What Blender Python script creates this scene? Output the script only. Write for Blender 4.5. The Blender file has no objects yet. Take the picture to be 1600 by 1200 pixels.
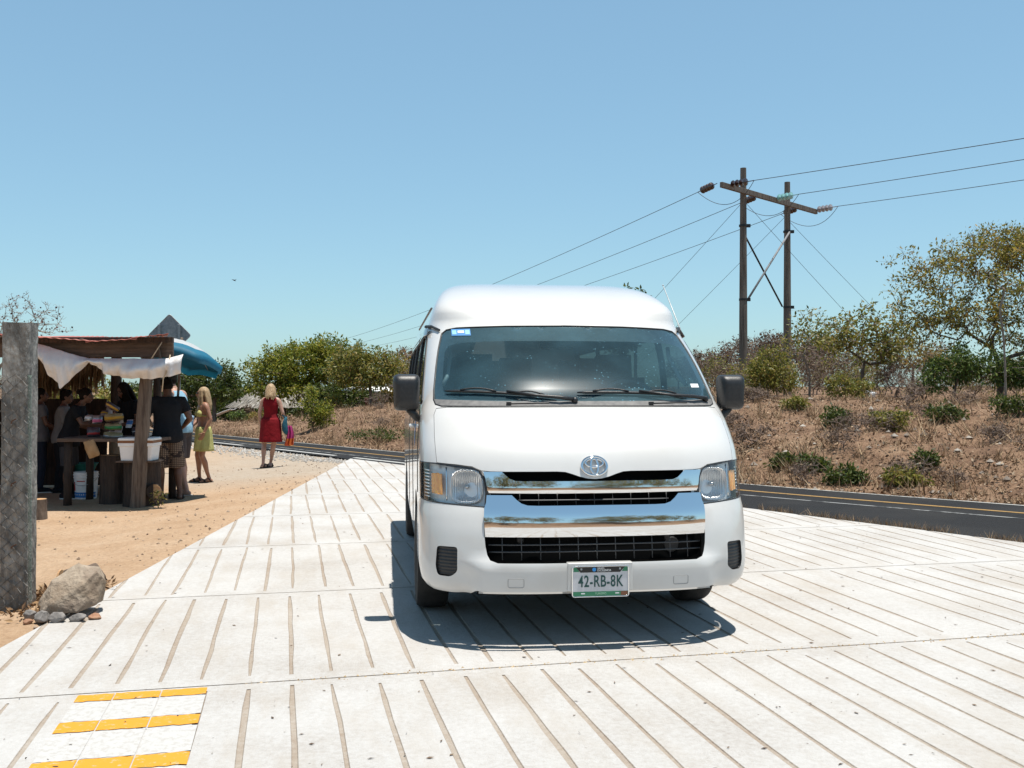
import bpy, bmesh, math, random
import numpy as np
from mathutils import Vector, Matrix, Euler
from mathutils.geometry import delaunay_2d_cdt

# ------------------------------------------------------------------ camera, sky, sun, exposure
scene = bpy.context.scene
COL = scene.collection
CAM_H = 1.43
FPX = 1555.0                       # focal length in pixels of a 1600 px wide frame
HOR = 606.0
cam_d = bpy.data.cameras.new("camera")
cam_d.sensor_width = 36.0
cam_d.lens = 36.0 * FPX / 1600.0
cam_d.shift_y = (HOR - 600.0) / 1600.0
cam_d.clip_start = 0.05
cam_d.clip_end = 5000.0
cam = bpy.data.objects.new("camera", cam_d)
cam.location = (0, 0, CAM_H)
cam.rotation_euler = (math.radians(90), 0, 0)
COL.objects.link(cam)
scene.camera = cam

SUN_DIR = Vector((0.125, -0.035, 1.0)).normalized()      # towards the sun
SUN_EL = math.asin(SUN_DIR.z)
SUN_AZ = math.atan2(SUN_DIR.x, SUN_DIR.y)
world = bpy.data.worlds.new("World")
scene.world = world
world.use_nodes = True
nt = world.node_tree
bg = nt.nodes["Background"]
sky = nt.nodes.new("ShaderNodeTexSky")
sky.sky_type = 'NISHITA'
sky.sun_disc = False
sky.sun_elevation = SUN_EL
sky.sun_rotation = SUN_AZ
sky.altitude = 50
sky.air_density = 1.0
sky.dust_density = 0.6
sky.ozone_density = 3.0
sky_g = nt.nodes.new("ShaderNodeGamma")               # hazy, flatter gradient of a humid coast
sky_g.inputs[1].default_value = 0.58
sky_t = nt.nodes.new("ShaderNodeMix")
sky_t.data_type = 'RGBA'; sky_t.blend_type = 'MULTIPLY'
sky_t.inputs[0].default_value = 1.0
sky_t.inputs[7].default_value = (1.55, 2.11, 2.27, 1)
nt.links.new(sky.outputs[0], sky_g.inputs[0])
nt.links.new(sky_g.outputs[0], sky_t.inputs[6])
# the blue deepens well above the hazy horizon
sky_tc = nt.nodes.new("ShaderNodeTexCoord")
sky_sep = nt.nodes.new("ShaderNodeSeparateXYZ")
sky_mr = nt.nodes.new("ShaderNodeMapRange")
sky_mr.interpolation_type = 'SMOOTHSTEP'
for i_, v_ in ((1, 0.62), (2, 0.97), (3, 1.0), (4, 0.36)): sky_mr.inputs[i_].default_value = v_
sky_d = nt.nodes.new("ShaderNodeMix")
sky_d.data_type = 'RGBA'; sky_d.blend_type = 'MULTIPLY'; sky_d.inputs[0].default_value = 1.0
nt.links.new(sky_tc.outputs["Generated"], sky_sep.inputs[0])
nt.links.new(sky_sep.outputs[2], sky_mr.inputs[0])
nt.links.new(sky_t.outputs[2], sky_d.inputs[6])
nt.links.new(sky_mr.outputs[0], sky_d.inputs[7])
nt.links.new(sky_d.outputs[2], bg.inputs[0])
bg.inputs[1].default_value = 0.095
sun_d = bpy.data.lights.new("sun", 'SUN')
sun_d.energy = 5.0
sun_d.angle = math.radians(0.53)
sun_d.color = (1.0, 0.955, 0.88)
sun = bpy.data.objects.new("sun", sun_d)
sun.rotation_euler = SUN_DIR.to_track_quat('Z', 'Y').to_euler()
sun.location = (5, 0, 30)
COL.objects.link(sun)
scene.view_settings.view_transform = 'Standard'
scene.view_settings.look = 'None'
scene.view_settings.exposure = 0.45
scene.view_settings.gamma = 1.0
scene.render.engine = 'CYCLES'
scene.cycles.max_bounces = 10
scene.cycles.transparent_max_bounces = 16
scene.cycles.use_denoising = True
scene.cycles.sample_clamp_indirect = 6.0

rng = random.Random(11)
R = math.radians

# ------------------------------------------------------------------ helpers
def tag(o, label=None, cat=None, group=None, kind=None):
    if label: o["label"] = label
    if cat: o["category"] = cat
    if group: o["group"] = group
    if kind: o["kind"] = kind
    return o

def link(o, parent=None):
    COL.objects.link(o)
    if parent is not None:
        o.parent = parent
    return o

def empty(name, loc=(0, 0, 0), rz=0.0):
    o = bpy.data.objects.new(name, None)
    o.location = loc
    o.rotation_euler = (0, 0, rz)
    o.empty_display_size = 0.2
    return link(o)

def mesh_obj(name, verts, faces, mats, parent=None, smooth=False, midx=None):
    me = bpy.data.meshes.new(name)
    me.from_pydata([tuple(v) for v in verts], [], faces)
    for m in (mats if isinstance(mats, (list, tuple)) else [mats]):
        me.materials.append(m)
    if midx is not None:
        me.polygons.foreach_set("material_index", midx)
    if smooth:
        me.polygons.foreach_set("use_smooth", [True] * len(me.polygons))
    me.update()
    o = bpy.data.objects.new(name, me)
    return link(o, parent)

class MB:
    """collects shapes, builds ONE mesh object"""
    def __init__(self):
        self.v = []; self.f = []; self.m = []; self.cur = 0
    def add(self, verts, faces):
        b = len(self.v)
        self.v.extend([tuple(x) for x in verts])
        for f in faces:
            self.f.append(tuple(i + b for i in f)); self.m.append(self.cur)
    def box(self, c, s, rot=None, taper=1.0):
        x, y, z = s[0] / 2, s[1] / 2, s[2] / 2
        pts = [Vector(p) for p in ((-x, -y, -z), (x, -y, -z), (x, y, -z), (-x, y, -z),
               (-x * taper, -y * taper, z), (x * taper, -y * taper, z), (x * taper, y * taper, z), (-x * taper, y * taper, z))]
        if rot is not None:
            M = rot if isinstance(rot, Matrix) else Euler(rot).to_matrix()
            pts = [M @ p for p in pts]
        c = Vector(c)
        self.add([p + c for p in pts], [(3, 2, 1, 0), (4, 5, 6, 7), (0, 1, 5, 4), (1, 2, 6, 5), (2, 3, 7, 6), (3, 0, 4, 7)])
        return self
    def tube(self, path, radii, n=8, closed=False, cap=True):
        P = [Vector(p) for p in path]
        if not hasattr(radii, '__len__'): radii = [radii] * len(P)
        vs = []; fs = []
        up = None
        N = len(P)
        for i in range(N):
            if closed:
                t = (P[(i + 1) % N] - P[i - 1])
            else:
                t = P[min(i + 1, N - 1)] - P[max(i - 1, 0)]
            if t.length < 1e-9: t = Vector((0, 0, 1))
            t.normalize()
            if up is None:
                a = Vector((0, 0, 1)) if abs(t.z) < 0.9 else Vector((1, 0, 0))
                up = (a - t * a.dot(t)).normalized()
            else:
                up = up - t * up.dot(t)
                if up.length < 1e-6:
                    up = t.orthogonal()
                up.normalize()
            s = t.cross(up)
            for k in range(n):
                a = 2 * math.pi * k / n
                vs.append(P[i] + (up * math.cos(a) + s * math.sin(a)) * radii[i])
        rings = N if closed else N - 1
        for i in range(rings):
            j = (i + 1) % N
            for k in range(n):
                k2 = (k + 1) % n
                fs.append((i * n + k, i * n + k2, j * n + k2, j * n + k))
        if cap and not closed:
            fs.append(tuple(range(n - 1, -1, -1)))
            fs.append(tuple((N - 1) * n + k for k in range(n)))
        self.add(vs, fs)
        return self
    def rings(self, rings, cap=True):
        """rings: list of lists of points with the same count"""
        n = len(rings[0]); vs = [p for r in rings for p in r]; fs = []
        for i in range(len(rings) - 1):
            for k in range(n):
                k2 = (k + 1) % n
                fs.append((i * n + k, i * n + k2, (i + 1) * n + k2, (i + 1) * n + k))
        if cap:
            fs.append(tuple(range(n - 1, -1, -1)))
            fs.append(tuple((len(rings) - 1) * n + k for k in range(n)))
        self.add(vs, fs)
        return self
    def lathe(self, prof, c=(0, 0, 0), n=24, axis='Z', cap=True):
        rr = []
        for r, h in prof:
            ring = []
            for k in range(n):
                a = 2 * math.pi * k / n
                x, y = r * math.cos(a), r * math.sin(a)
                p = (x, y, h) if axis == 'Z' else ((h, x, y) if axis == 'X' else (y, h, x))
                ring.append((p[0] + c[0], p[1] + c[1], p[2] + c[2]))
            rr.append(ring)
        return self.rings(rr, cap)
    def ball(self, c, r, nu=12, nv=8, rot=None):
        if not hasattr(r, '__len__'): r = (r, r, r)
        M = rot if rot is not None else Matrix.Identity(3)
        c = Vector(c)
        vs = [c + M @ Vector((0, 0, -r[2]))]
        for j in range(1, nv):
            t = -math.pi / 2 + math.pi * j / nv
            for k in range(nu):
                a = 2 * math.pi * k / nu
                vs.append(c + M @ Vector((r[0] * math.cos(t) * math.cos(a), r[1] * math.cos(t) * math.sin(a), r[2] * math.sin(t))))
        vs.append(c + M @ Vector((0, 0, r[2])))
        fs = []
        for k in range(nu):
            k2 = (k + 1) % nu
            fs.append((0, 1 + k2, 1 + k))
            for j in range(nv - 2):
                a = 1 + j * nu
                fs.append((a + k, a + k2, a + nu + k2, a + nu + k))
            b = 1 + (nv - 2) * nu
            fs.append((b + k, b + k2, len(vs) - 1))
        self.add(vs, fs)
        return self
    def build(self, name, mats, parent=None, smooth=False, bevel=0.0, auto=None):
        mats = mats if isinstance(mats, (list, tuple)) else [mats]
        o = mesh_obj(name, self.v, self.f, mats, parent, smooth, self.m)
        if bevel > 0:
            b = o.modifiers.new("bevel", 'BEVEL'); b.width = bevel; b.segments = 3; b.limit_method = 'ANGLE'; b.angle_limit = R(40)
        if auto is not None:
            o.data.set_sharp_from_angle(angle=R(auto))
        return o

def apply_mods(o):
    dg = bpy.context.evaluated_depsgraph_get()
    ev = o.evaluated_get(dg)
    me = bpy.data.meshes.new_from_object(ev)
    old = o.data
    o.modifiers.clear()
    o.data = me
    me.name = o.name
    bpy.data.meshes.remove(old)
    return o

def children(o):
    return [c for c in bpy.data.objects if c.parent is o]

def copy_tree(o, parent=None):
    c = o.copy()
    link(c)
    c.parent = parent
    for ch in children(o):
        copy_tree(ch, c)
    return c

# ------------------------------------------------------------------ materials
def new_mat(name):
    m = bpy.data.materials.new(name)
    m.use_nodes = True
    n = m.node_tree
    return m, n, n.nodes["Principled BSDF"], n.nodes["Material Output"]

def setin(b, **kw):
    for k, v in kw.items():
        b.inputs[k.replace('_', ' ')].default_value = v

def rgba(c): return (c[0], c[1], c[2], 1.0)

def pm(name, c, c2=None, rough=0.6, scale=8.0, detail=6.0, bump=0.0, bscale=None, metal=0.0, coat=0.0, spec=0.5, stretch=(1, 1, 1), lo=0.35, hi=0.65, c3=None, s3=1.5, f3=0.5):
    """principled material with one or two noise-mixed base colours and a bump"""
    m, n, b, out = new_mat(name)
    setin(b, Roughness=rough, Metallic=metal)
    b.inputs["Coat Weight"].default_value = coat
    b.inputs["Coat Roughness"].default_value = 0.04
    b.inputs["Specular IOR Level"].default_value = spec
    tc = n.nodes.new("ShaderNodeTexCoord")
    mp = n.nodes.new("ShaderNodeMapping"); mp.inputs["Scale"].default_value = stretch
    n.links.new(tc.outputs["Object"], mp.inputs[0])
    if c2 is None:
        b.inputs["Base Color"].default_value = rgba(c)
    else:
        no = n.nodes.new("ShaderNodeTexNoise"); no.inputs["Scale"].default_value = scale; no.inputs["Detail"].default_value = detail
        no.inputs["Roughness"].default_value = 0.6
        n.links.new(mp.outputs[0], no.inputs["Vector"])
        cr = n.nodes.new("ShaderNodeValToRGB")
        cr.color_ramp.elements[0].position = lo; cr.color_ramp.elements[0].color = rgba(c)
        cr.color_ramp.elements[1].position = hi; cr.color_ramp.elements[1].color = rgba(c2)
        n.links.new(no.outputs["Fac"], cr.inputs[0])
        last = cr.outputs[0]
        if c3 is not None:
            n3 = n.nodes.new("ShaderNodeTexNoise"); n3.inputs["Scale"].default_value = s3; n3.inputs["Detail"].default_value = 5
            n.links.new(mp.outputs[0], n3.inputs["Vector"])
            r3 = n.nodes.new("ShaderNodeMapRange"); r3.inputs[1].default_value = 0.48; r3.inputs[2].default_value = 0.66; r3.inputs[4].default_value = f3
            n.links.new(n3.outputs["Fac"], r3.inputs[0])
            mx = n.nodes.new("ShaderNodeMix"); mx.data_type = 'RGBA'
            n.links.new(r3.outputs[0], mx.inputs[0]); n.links.new(last, mx.inputs[6]); mx.inputs[7].default_value = rgba(c3)
            last = mx.outputs[2]
        n.links.new(last, b.inputs["Base Color"])
    if bump > 0:
        nb = n.nodes.new("ShaderNodeTexNoise"); nb.inputs["Scale"].default_value = bscale or scale * 4; nb.inputs["Detail"].default_value = 8
        n.links.new(mp.outputs[0], nb.inputs["Vector"])
        bp = n.nodes.new("ShaderNodeBump"); bp.inputs["Strength"].default_value = 1.0; bp.inputs["Distance"].default_value = bump
        n.links.new(nb.outputs["Fac"], bp.inputs["Height"])
        n.links.new(bp.outputs[0], b.inputs["Normal"])
    return m

def leaf_mat(name, cols, trans=0.35, rough=0.45, sat_noise=True):
    """leaf colours vary from leaf to leaf; some light passes through"""
    m, n, b, out = new_mat(name)
    geo = n.nodes.new("ShaderNodeNewGeometry")
    cr = n.nodes.new("ShaderNodeValToRGB")
    el = cr.color_ramp.elements
    el[0].color = rgba(cols[0]); el[0].position = 0.0
    el[1].color = rgba(cols[-1]); el[1].position = 1.0
    for i, c in enumerate(cols[1:-1]):
        e = el.new((i + 1) / (len(cols) - 1)); e.color = rgba(c)
    n.links.new(geo.outputs["Random Per Island"], cr.inputs[0])
    n.links.new(cr.outputs[0], b.inputs["Base Color"])
    setin(b, Roughness=rough)
    b.inputs["Specular IOR Level"].default_value = 0.35
    tr = n.nodes.new("ShaderNodeBsdfTranslucent")
    n.links.new(cr.outputs[0], tr.inputs[0])
    mx = n.nodes.new("ShaderNodeMixShader"); mx.inputs[0].default_value = trans
    n.links.new(b.outputs[0], mx.inputs[1]); n.links.new(tr.outputs[0], mx.inputs[2])
    n.links.new(mx.outputs[0], out.inputs[0])
    return m

def glass_mat(name, tint, dust=0.0, dust_col=(0.6, 0.62, 0.62), rough=0.0, rough2=0.0, w2=0.0, specks=False):
    """thin pane: tinted see-through, mirror by Fresnel, a film of dust"""
    m, n, b, out = new_mat(name)
    n.nodes.remove(b)
    tr = n.nodes.new("ShaderNodeBsdfTransparent"); tr.inputs[0].default_value = rgba(tint)
    gl = n.nodes.new("ShaderNodeBsdfGlossy"); gl.inputs["Roughness"].default_value = rough
    fr = n.nodes.new("ShaderNodeFresnel")
    gq = n.nodes.new("ShaderNodeNewGeometry"); io = n.nodes.new("ShaderNodeMapRange")     # a thin pane mirrors alike on both sides
    io.inputs[3].default_value = 1.62; io.inputs[4].default_value = 1 / 1.62
    n.links.new(gq.outputs["Backfacing"], io.inputs[0]); n.links.new(io.outputs[0], fr.inputs[0])
    mx = n.nodes.new("ShaderNodeMixShader")
    n.links.new(fr.outputs[0], mx.inputs[0]); n.links.new(tr.outputs[0], mx.inputs[1]); n.links.new(gl.outputs[0], mx.inputs[2])
    last = mx.outputs[0]
    if w2 > 0:
        g2 = n.nodes.new("ShaderNodeBsdfGlossy"); g2.inputs["Roughness"].default_value = rough2
        m2 = n.nodes.new("ShaderNodeMixShader"); m2.inputs[0].default_value = w2
        n.links.new(last, m2.inputs[1]); n.links.new(g2.outputs[0], m2.inputs[2]); last = m2.outputs[0]
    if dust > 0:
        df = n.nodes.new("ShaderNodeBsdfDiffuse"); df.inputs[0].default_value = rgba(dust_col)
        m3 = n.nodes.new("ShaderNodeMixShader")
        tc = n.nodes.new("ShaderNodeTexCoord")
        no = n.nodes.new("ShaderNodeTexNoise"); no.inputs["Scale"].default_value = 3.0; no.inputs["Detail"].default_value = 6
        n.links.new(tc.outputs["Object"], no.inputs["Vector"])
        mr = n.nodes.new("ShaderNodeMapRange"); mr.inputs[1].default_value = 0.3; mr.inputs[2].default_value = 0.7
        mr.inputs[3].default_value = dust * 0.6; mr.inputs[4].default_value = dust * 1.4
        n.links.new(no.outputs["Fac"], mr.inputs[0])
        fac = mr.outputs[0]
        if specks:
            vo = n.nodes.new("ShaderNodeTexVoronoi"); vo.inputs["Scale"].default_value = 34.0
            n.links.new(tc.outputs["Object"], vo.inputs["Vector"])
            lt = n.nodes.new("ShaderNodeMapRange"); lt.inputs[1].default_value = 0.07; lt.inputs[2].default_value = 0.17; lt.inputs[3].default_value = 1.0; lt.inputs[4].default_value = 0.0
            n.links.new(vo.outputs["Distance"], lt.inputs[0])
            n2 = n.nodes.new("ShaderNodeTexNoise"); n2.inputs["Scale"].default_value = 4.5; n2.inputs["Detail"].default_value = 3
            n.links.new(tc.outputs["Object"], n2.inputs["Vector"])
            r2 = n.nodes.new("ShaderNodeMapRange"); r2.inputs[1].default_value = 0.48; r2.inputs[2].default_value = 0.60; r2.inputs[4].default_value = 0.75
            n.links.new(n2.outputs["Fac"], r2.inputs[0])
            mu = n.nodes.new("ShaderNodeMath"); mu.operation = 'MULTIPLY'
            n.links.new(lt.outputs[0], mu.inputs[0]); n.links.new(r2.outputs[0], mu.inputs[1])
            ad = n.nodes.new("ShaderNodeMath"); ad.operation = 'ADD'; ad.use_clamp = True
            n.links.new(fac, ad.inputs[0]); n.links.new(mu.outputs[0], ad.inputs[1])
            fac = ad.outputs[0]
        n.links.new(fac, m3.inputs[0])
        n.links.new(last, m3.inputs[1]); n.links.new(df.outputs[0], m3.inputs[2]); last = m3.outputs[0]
    n.links.new(last, out.inputs[0])
    return m

M = {}
M['wood_grey'] = pm('weathered_wood', (0.075, 0.050, 0.036), (0.20, 0.15, 0.112), 0.85, 5, bump=0.01, bscale=18, stretch=(5, 5, 0.5))
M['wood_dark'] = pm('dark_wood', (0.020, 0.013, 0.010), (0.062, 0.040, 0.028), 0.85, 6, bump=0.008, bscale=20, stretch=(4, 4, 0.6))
M['wood_board'] = pm('board_wood', (0.065, 0.042, 0.030), (0.135, 0.092, 0.068), 0.8, 5, bump=0.004, bscale=25, stretch=(0.6, 4, 5))
M['bark'] = pm('bark', (0.07, 0.05, 0.038), (0.17, 0.13, 0.10), 0.9, 9, bump=0.012, bscale=22, stretch=(2, 2, 0.6))
M['bark_pale'] = pm('pale_bark', (0.14, 0.11, 0.085), (0.28, 0.235, 0.19), 0.9, 9, bump=0.01, bscale=22, stretch=(2, 2, 0.6))
M['twig'] = pm('twig', (0.12, 0.085, 0.07), (0.25, 0.19, 0.16), 0.9, 6)
M['cut_wood'] = pm('cut_wood', (0.38, 0.20, 0.09), (0.52, 0.33, 0.17), 0.8, 30)
M['rust_metal'] = pm('roof_sheet_red', (0.34, 0.085, 0.06), (0.50, 0.17, 0.13), 0.55, 3, c3=(0.25, 0.12, 0.08), s3=6)
M['black_plastic'] = pm('black_plastic', (0.012, 0.012, 0.013), (0.02, 0.02, 0.021), 0.42, 60, bump=0.0006, bscale=500)
M['black_trim'] = pm('black_trim', (0.008, 0.008, 0.009), None, 0.5)
M['rubber'] = pm('tyre_rubber', (0.016, 0.016, 0.016), (0.035, 0.033, 0.03), 0.85, 14, bump=0.002, bscale=80)
M['steel'] = pm('galvanised_steel', (0.30, 0.32, 0.33), (0.42, 0.44, 0.45), 0.5, 40, metal=0.7)
M['wire'] = pm('cable', (0.05, 0.05, 0.055), None, 0.6, metal=0.3)
M['rope'] = pm('rope', (0.42, 0.33, 0.22), (0.55, 0.45, 0.33), 0.9, 60)
M['white_plastic'] = pm('white_plastic', (0.74, 0.74, 0.74), (0.80, 0.80, 0.79), 0.45, 10)
M['stone'] = pm('stone', (0.22, 0.165, 0.115), (0.40, 0.33, 0.255), 0.9, 7, bump=0.018, bscale=30, c3=(0.16, 0.11, 0.08), s3=4.0, f3=0.7)
M['stone_grey'] = pm('grey_stone', (0.13, 0.12, 0.112), (0.25, 0.23, 0.215), 0.9, 12, bump=0.006, bscale=40)
M['stone_red'] = pm('reddish_stone', (0.24, 0.11, 0.06), (0.34, 0.20, 0.125), 0.9, 12, bump=0.006, bscale=40)
M['thatch'] = pm('thatch', (0.12, 0.10, 0.08), (0.28, 0.25, 0.21), 0.95, 14, bump=0.03, bscale=30, stretch=(1, 1, 0.5))
# ------------------------------------------------------------------ terrain
FAR = [(-80, 120), (-30, 57.5), (-9.5, 32.2), (-2.57, 23.55), (3.6, 15.75), (6.65, 12.93), (20, 0.4), (60, -37), (300, -260)]
FX = np.array([p[0] for p in FAR], float); FY = np.array([p[1] for p in FAR], float)
def road_d(x, y):
    """metres beyond the far edge of the road (negative on this side)"""
    return (y - np.interp(x, FX, FY)) * 0.67
def sstep(a, b, x):
    t = np.clip((x - a) / (b - a), 0, 1)
    return t * t * (3 - 2 * t)
def noise2(x, y):
    return (np.sin(x * 0.9 + 1.3 * np.sin(y * 0.37)) * np.cos(y * 0.8 + 1.1 * np.sin(x * 0.5 + 2.0)) * 0.5
            + np.sin(x * 2.3 + y * 1.1 + 0.7) * np.cos(y * 2.6 - x * 0.7) * 0.3 + np.sin(x * 5.1 - y * 3.3) * np.cos(y * 5.7 + x * 2.2) * 0.2)
AX = np.array([-40, -12, -7.85, -6.2, -3.9, 0, 4, 9, 20, 60], float)
AZ = np.array([0.05, 0.12, 0.36, 0.62, 0.86, 1.05, 1.12, 1.05, 1.05, 1.1], float)
EDGE_X0, EDGE_Y0, EDGE_K = -2.80, 5.0, -0.031           # left edge of the concrete: x = X0 + K (y - Y0)
def edge_x(y): return EDGE_X0 + EDGE_K * (y - EDGE_Y0)
def H(x, y):
    x = np.asarray(x, float); y = np.asarray(y, float)
    d = road_d(x, y)
    left = edge_x(y) - x                                  # metres left of the concrete
    low = -0.03 - 0.13 * sstep(0.0, 2.0, left) + 0.012 * noise2(x * 2.2, y * 2.2) * sstep(0.1, 0.8, left)
    low = np.where(left < 0.02, np.maximum(-0.03 + left * 0.6, -0.25), low)
    nearroad = sstep(-4.0, -2.2, d)
    low = low * (1 - nearroad) + (-0.14) * nearroad
    # soil heaped round the foot of the concrete post
    low = low + 0.07 * np.exp(-(((x + 2.98) / 0.42) ** 2 + ((y - 6.75) / 0.55) ** 2)) * (left > 0.0)
    A = np.interp(x, AX, AZ)
    dd = d + 0.5 * noise2(x * 0.6, y * 0.6)
    bank = -0.13 + (A + 0.13) * (0.55 * sstep(0.2, 3.6, dd) + 0.45 * sstep(3.0, 7.5, dd)) + (0.10 * noise2(x * 1.3, y * 1.3) + 0.05 * noise2(x * 3.1 + 5, y * 3.1)) * sstep(0.4, 1.5, d)
    bank = bank + 0.0055 * np.clip(d - 12, 0, 90)
    bank = bank - 0.10 * np.clip(d - 3.5, 0, 11) * sstep(-6.5, -11, x)          # the land falls away towards the hut
    z = np.where(d > 0, bank, low)
    back = sstep(-8.5, -15, y) * (1 - sstep(-200, -400, y))
    z = z + np.where(d < -3, 2.7 * back + 0.25 * noise2(x * 0.7, y * 0.7) * back, 0)
    return z
def Hs(x, y): return float(H(x, y))

def gp(px, py):
    """where the line of sight through a pixel of the photograph meets the terrain"""
    dx, dz = (px - 800) / FPX, -(py - HOR) / FPX
    y = 3.0
    while y < 400:
        if CAM_H + dz * y <= Hs(dx * y, y): break
        y *= 1.004
    return Vector((dx * y, y, Hs(dx * y, y)))
def at(px, py, y):
    return Vector(((px - 800) / FPX * y, y, CAM_H - (py - HOR) / FPX * y))

def axis_coords(fine0, fine1, step, far0, far1):
    a = list(np.arange(fine0, fine1, step))
    s = step; x = fine1
    while x < far1: a.append(x); s *= 1.25; x += s
    a.append(far1)
    s = step; x = fine0 - step
    while x > far0: a.insert(0, x); s *= 1.25; x -= s
    a.insert(0, far0)
    return np.array(a)
gx = axis_coords(-20, 26, 0.3, -900, 900); gy = axis_coords(-2, 44, 0.3, -600, 2500)
XX, YY = np.meshgrid(gx, gy)
ZZ = H(XX, YY)
nxg, nyg = len(gx), len(gy)
gv = np.stack([XX.ravel(), YY.ravel(), ZZ.ravel()], 1)
gf = [(j * nxg + i, j * nxg + i + 1, (j + 1) * nxg + i + 1, (j + 1) * nxg + i) for j in range(nyg - 1) for i in range(nxg - 1)]

def ground_material():
    m, n, b, out = new_mat("ground_soil")
    L = n.links.new
    tc = n.nodes.new("ShaderNodeTexCoord")
    at_ = n.nodes.new("ShaderNodeAttribute"); at_.attribute_name = "bank"
    at2 = n.nodes.new("ShaderNodeAttribute"); at2.attribute_name = "pale"
    def noise(s, d=8, r=0.6, dist=0.0):
        x = n.nodes.new("ShaderNodeTexNoise"); x.inputs["Scale"].default_value = s; x.inputs["Detail"].default_value = d
        x.inputs["Roughness"].default_value = r; x.inputs["Distortion"].default_value = dist
        L(tc.outputs["Object"], x.inputs["Vector"]); return x.outputs["Fac"]
    def ramp(f, stops):
        r = n.nodes.new("ShaderNodeValToRGB"); e = r.color_ramp.elements
        e[0].position, e[0].color = stops[0][0], rgba(stops[0][1]); e[1].position, e[1].color = stops[-1][0], rgba(stops[-1][1])
        for p, c in stops[1:-1]:
            q = e.new(p); q.color = rgba(c)
        L(f, r.inputs[0]); return r.outputs[0]
    def mix(f, a, c):
        x = n.nodes.new("ShaderNodeMix"); x.data_type = 'RGBA'
        L(f, x.inputs[0]); L(a, x.inputs[6]); L(c, x.inputs[7]); return x.outputs[2]
    dirt = ramp(noise(1.3), [(0.3, (0.264, 0.173, 0.102)), (0.5, (0.317, 0.221, 0.142)), (0.7, (0.363, 0.271, 0.188))])
    fine = ramp(noise(26, 6), [(0.34, (0.198, 0.132, 0.083)), (0.52, (0.310, 0.221, 0.145)), (0.7, (0.383, 0.297, 0.211))])
    f = n.nodes.new("ShaderNodeValue"); f.outputs[0].default_value = 0.42
    dirt = mix(f.outputs[0], dirt, fine)
    bc = n.nodes.new("ShaderNodeMix"); bc.data_type = 'RGBA'; bc.blend_type = 'MULTIPLY'; bc.inputs[0].default_value = 1.0
    L(dirt, bc.inputs[6]); bc.inputs[7].default_value = (1.33, 1.29, 1.27, 1); dirt = bc.outputs[2]
    pale = ramp(noise(9), [(0.3, (0.330, 0.277, 0.218)), (0.7, (0.396, 0.356, 0.304))])
    dirt = mix(at2.outputs["Fac"], dirt, pale)
    bank = ramp(noise(1.7, 12, 0.75), [(0.30, (0.055, 0.033, 0.020)), (0.44, (0.165, 0.098, 0.058)), (0.54, (0.285, 0.18, 0.110)), (0.70, (0.40, 0.285, 0.185))])
    bank2 = ramp(noise(34, 6, 0.7), [(0.36, (0.040, 0.024, 0.017)), (0.55, (0.165, 0.10, 0.068)), (0.68, (0.33, 0.245, 0.185))])
    f2 = n.nodes.new("ShaderNodeValue"); f2.outputs[0].default_value = 0.5
    bank = mix(f2.outputs[0], bank, bank2)
    col = mix(at_.outputs["Fac"], dirt, bank)
    L(col, b.inputs["Base Color"])
    setin(b, Roughness=0.95); b.inputs["Specular IOR Level"].default_value = 0.15
    n1 = noise(7, 10, 0.65, 0.4); n2 = noise(60, 5)
    ad = n.nodes.new("ShaderNodeMath"); ad.operation = 'MULTIPLY_ADD'; ad.inputs[1].default_value = 0.25
    L(n2, ad.inputs[0]); L(n1, ad.inputs[2])
    bp = n.nodes.new("ShaderNodeBump"); bp.inputs["Distance"].default_value = 0.055; bp.inputs["Strength"].default_value = 1.0
    L(ad.outputs[0], bp.inputs["Height"]); L(bp.outputs[0], b.inputs["Normal"])
    return m
ground = mesh_obj("ground", gv, gf, ground_material(), None, True)
tag(ground, kind="structure")
dgrid = road_d(XX, YY).ravel()
bk = np.where(dgrid > 0, 1.0, 0.0) * 1.0
bk = np.maximum(bk, sstep(-8.5, -10.5, YY.ravel()))
atr = ground.data.attributes.new("bank", 'FLOAT', 'POINT'); atr.data.foreach_set("value", bk.astype(np.float32))
pl = np.clip(sstep(14.5, 18, YY.ravel()) * (dgrid < 0) * sstep(-9, -5, XX.ravel()) + 0.25 * noise2(XX.ravel(), YY.ravel()) * (YY.ravel() > 12), 0, 1)
pl = pl * 0.75
atr = ground.data.attributes.new("pale", 'FLOAT', 'POINT'); atr.data.foreach_set("value", pl.astype(np.float32))

# the sea, glimpsed low between the trees
seam = pm('sea_water', (0.03, 0.13, 0.20), (0.05, 0.18, 0.26), 0.25, 0.02)
sea = mesh_obj("sea", [(150, 700, -30), (2600, 700, -30), (2600, 2600, -30), (150, 2600, -30)], [(0, 1, 2, 3)], seam)
tag(sea, kind="structure")

# ------------------------------------------------------------------ road
def offset_line(pts, off):
    out = []
    for i, p in enumerate(pts):
        a = Vector(pts[max(i - 1, 0)]); c = Vector(pts[min(i + 1, len(pts) - 1)])
        t = (c - a).normalized(); nrm = Vector((t.y, -t.x))
        if nrm.y > 0: nrm = -nrm
        out.append(Vector(p) + nrm * off)
    return out
def resample(pts, step):
    out = []
    for a, b in zip(pts[:-1], pts[1:]):
        a, b = Vector(a), Vector(b); k = max(1, int((b - a).length / step))
        out += [a.lerp(b, i / k) for i in range(k)]
    return out + [Vector(pts[-1])]
def smooth_line(pts, it=40):
    P = [Vector(p) for p in pts]
    for _ in range(it):
        P = [P[0]] + [(P[i - 1] + P[i] * 2 + P[i + 1]) / 4 for i in range(1, len(P) - 1)] + [P[-1]]
    return P
FARL = smooth_line(resample([p for p in FAR if -31 < p[0] < 61], 0.8), 12)
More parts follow.
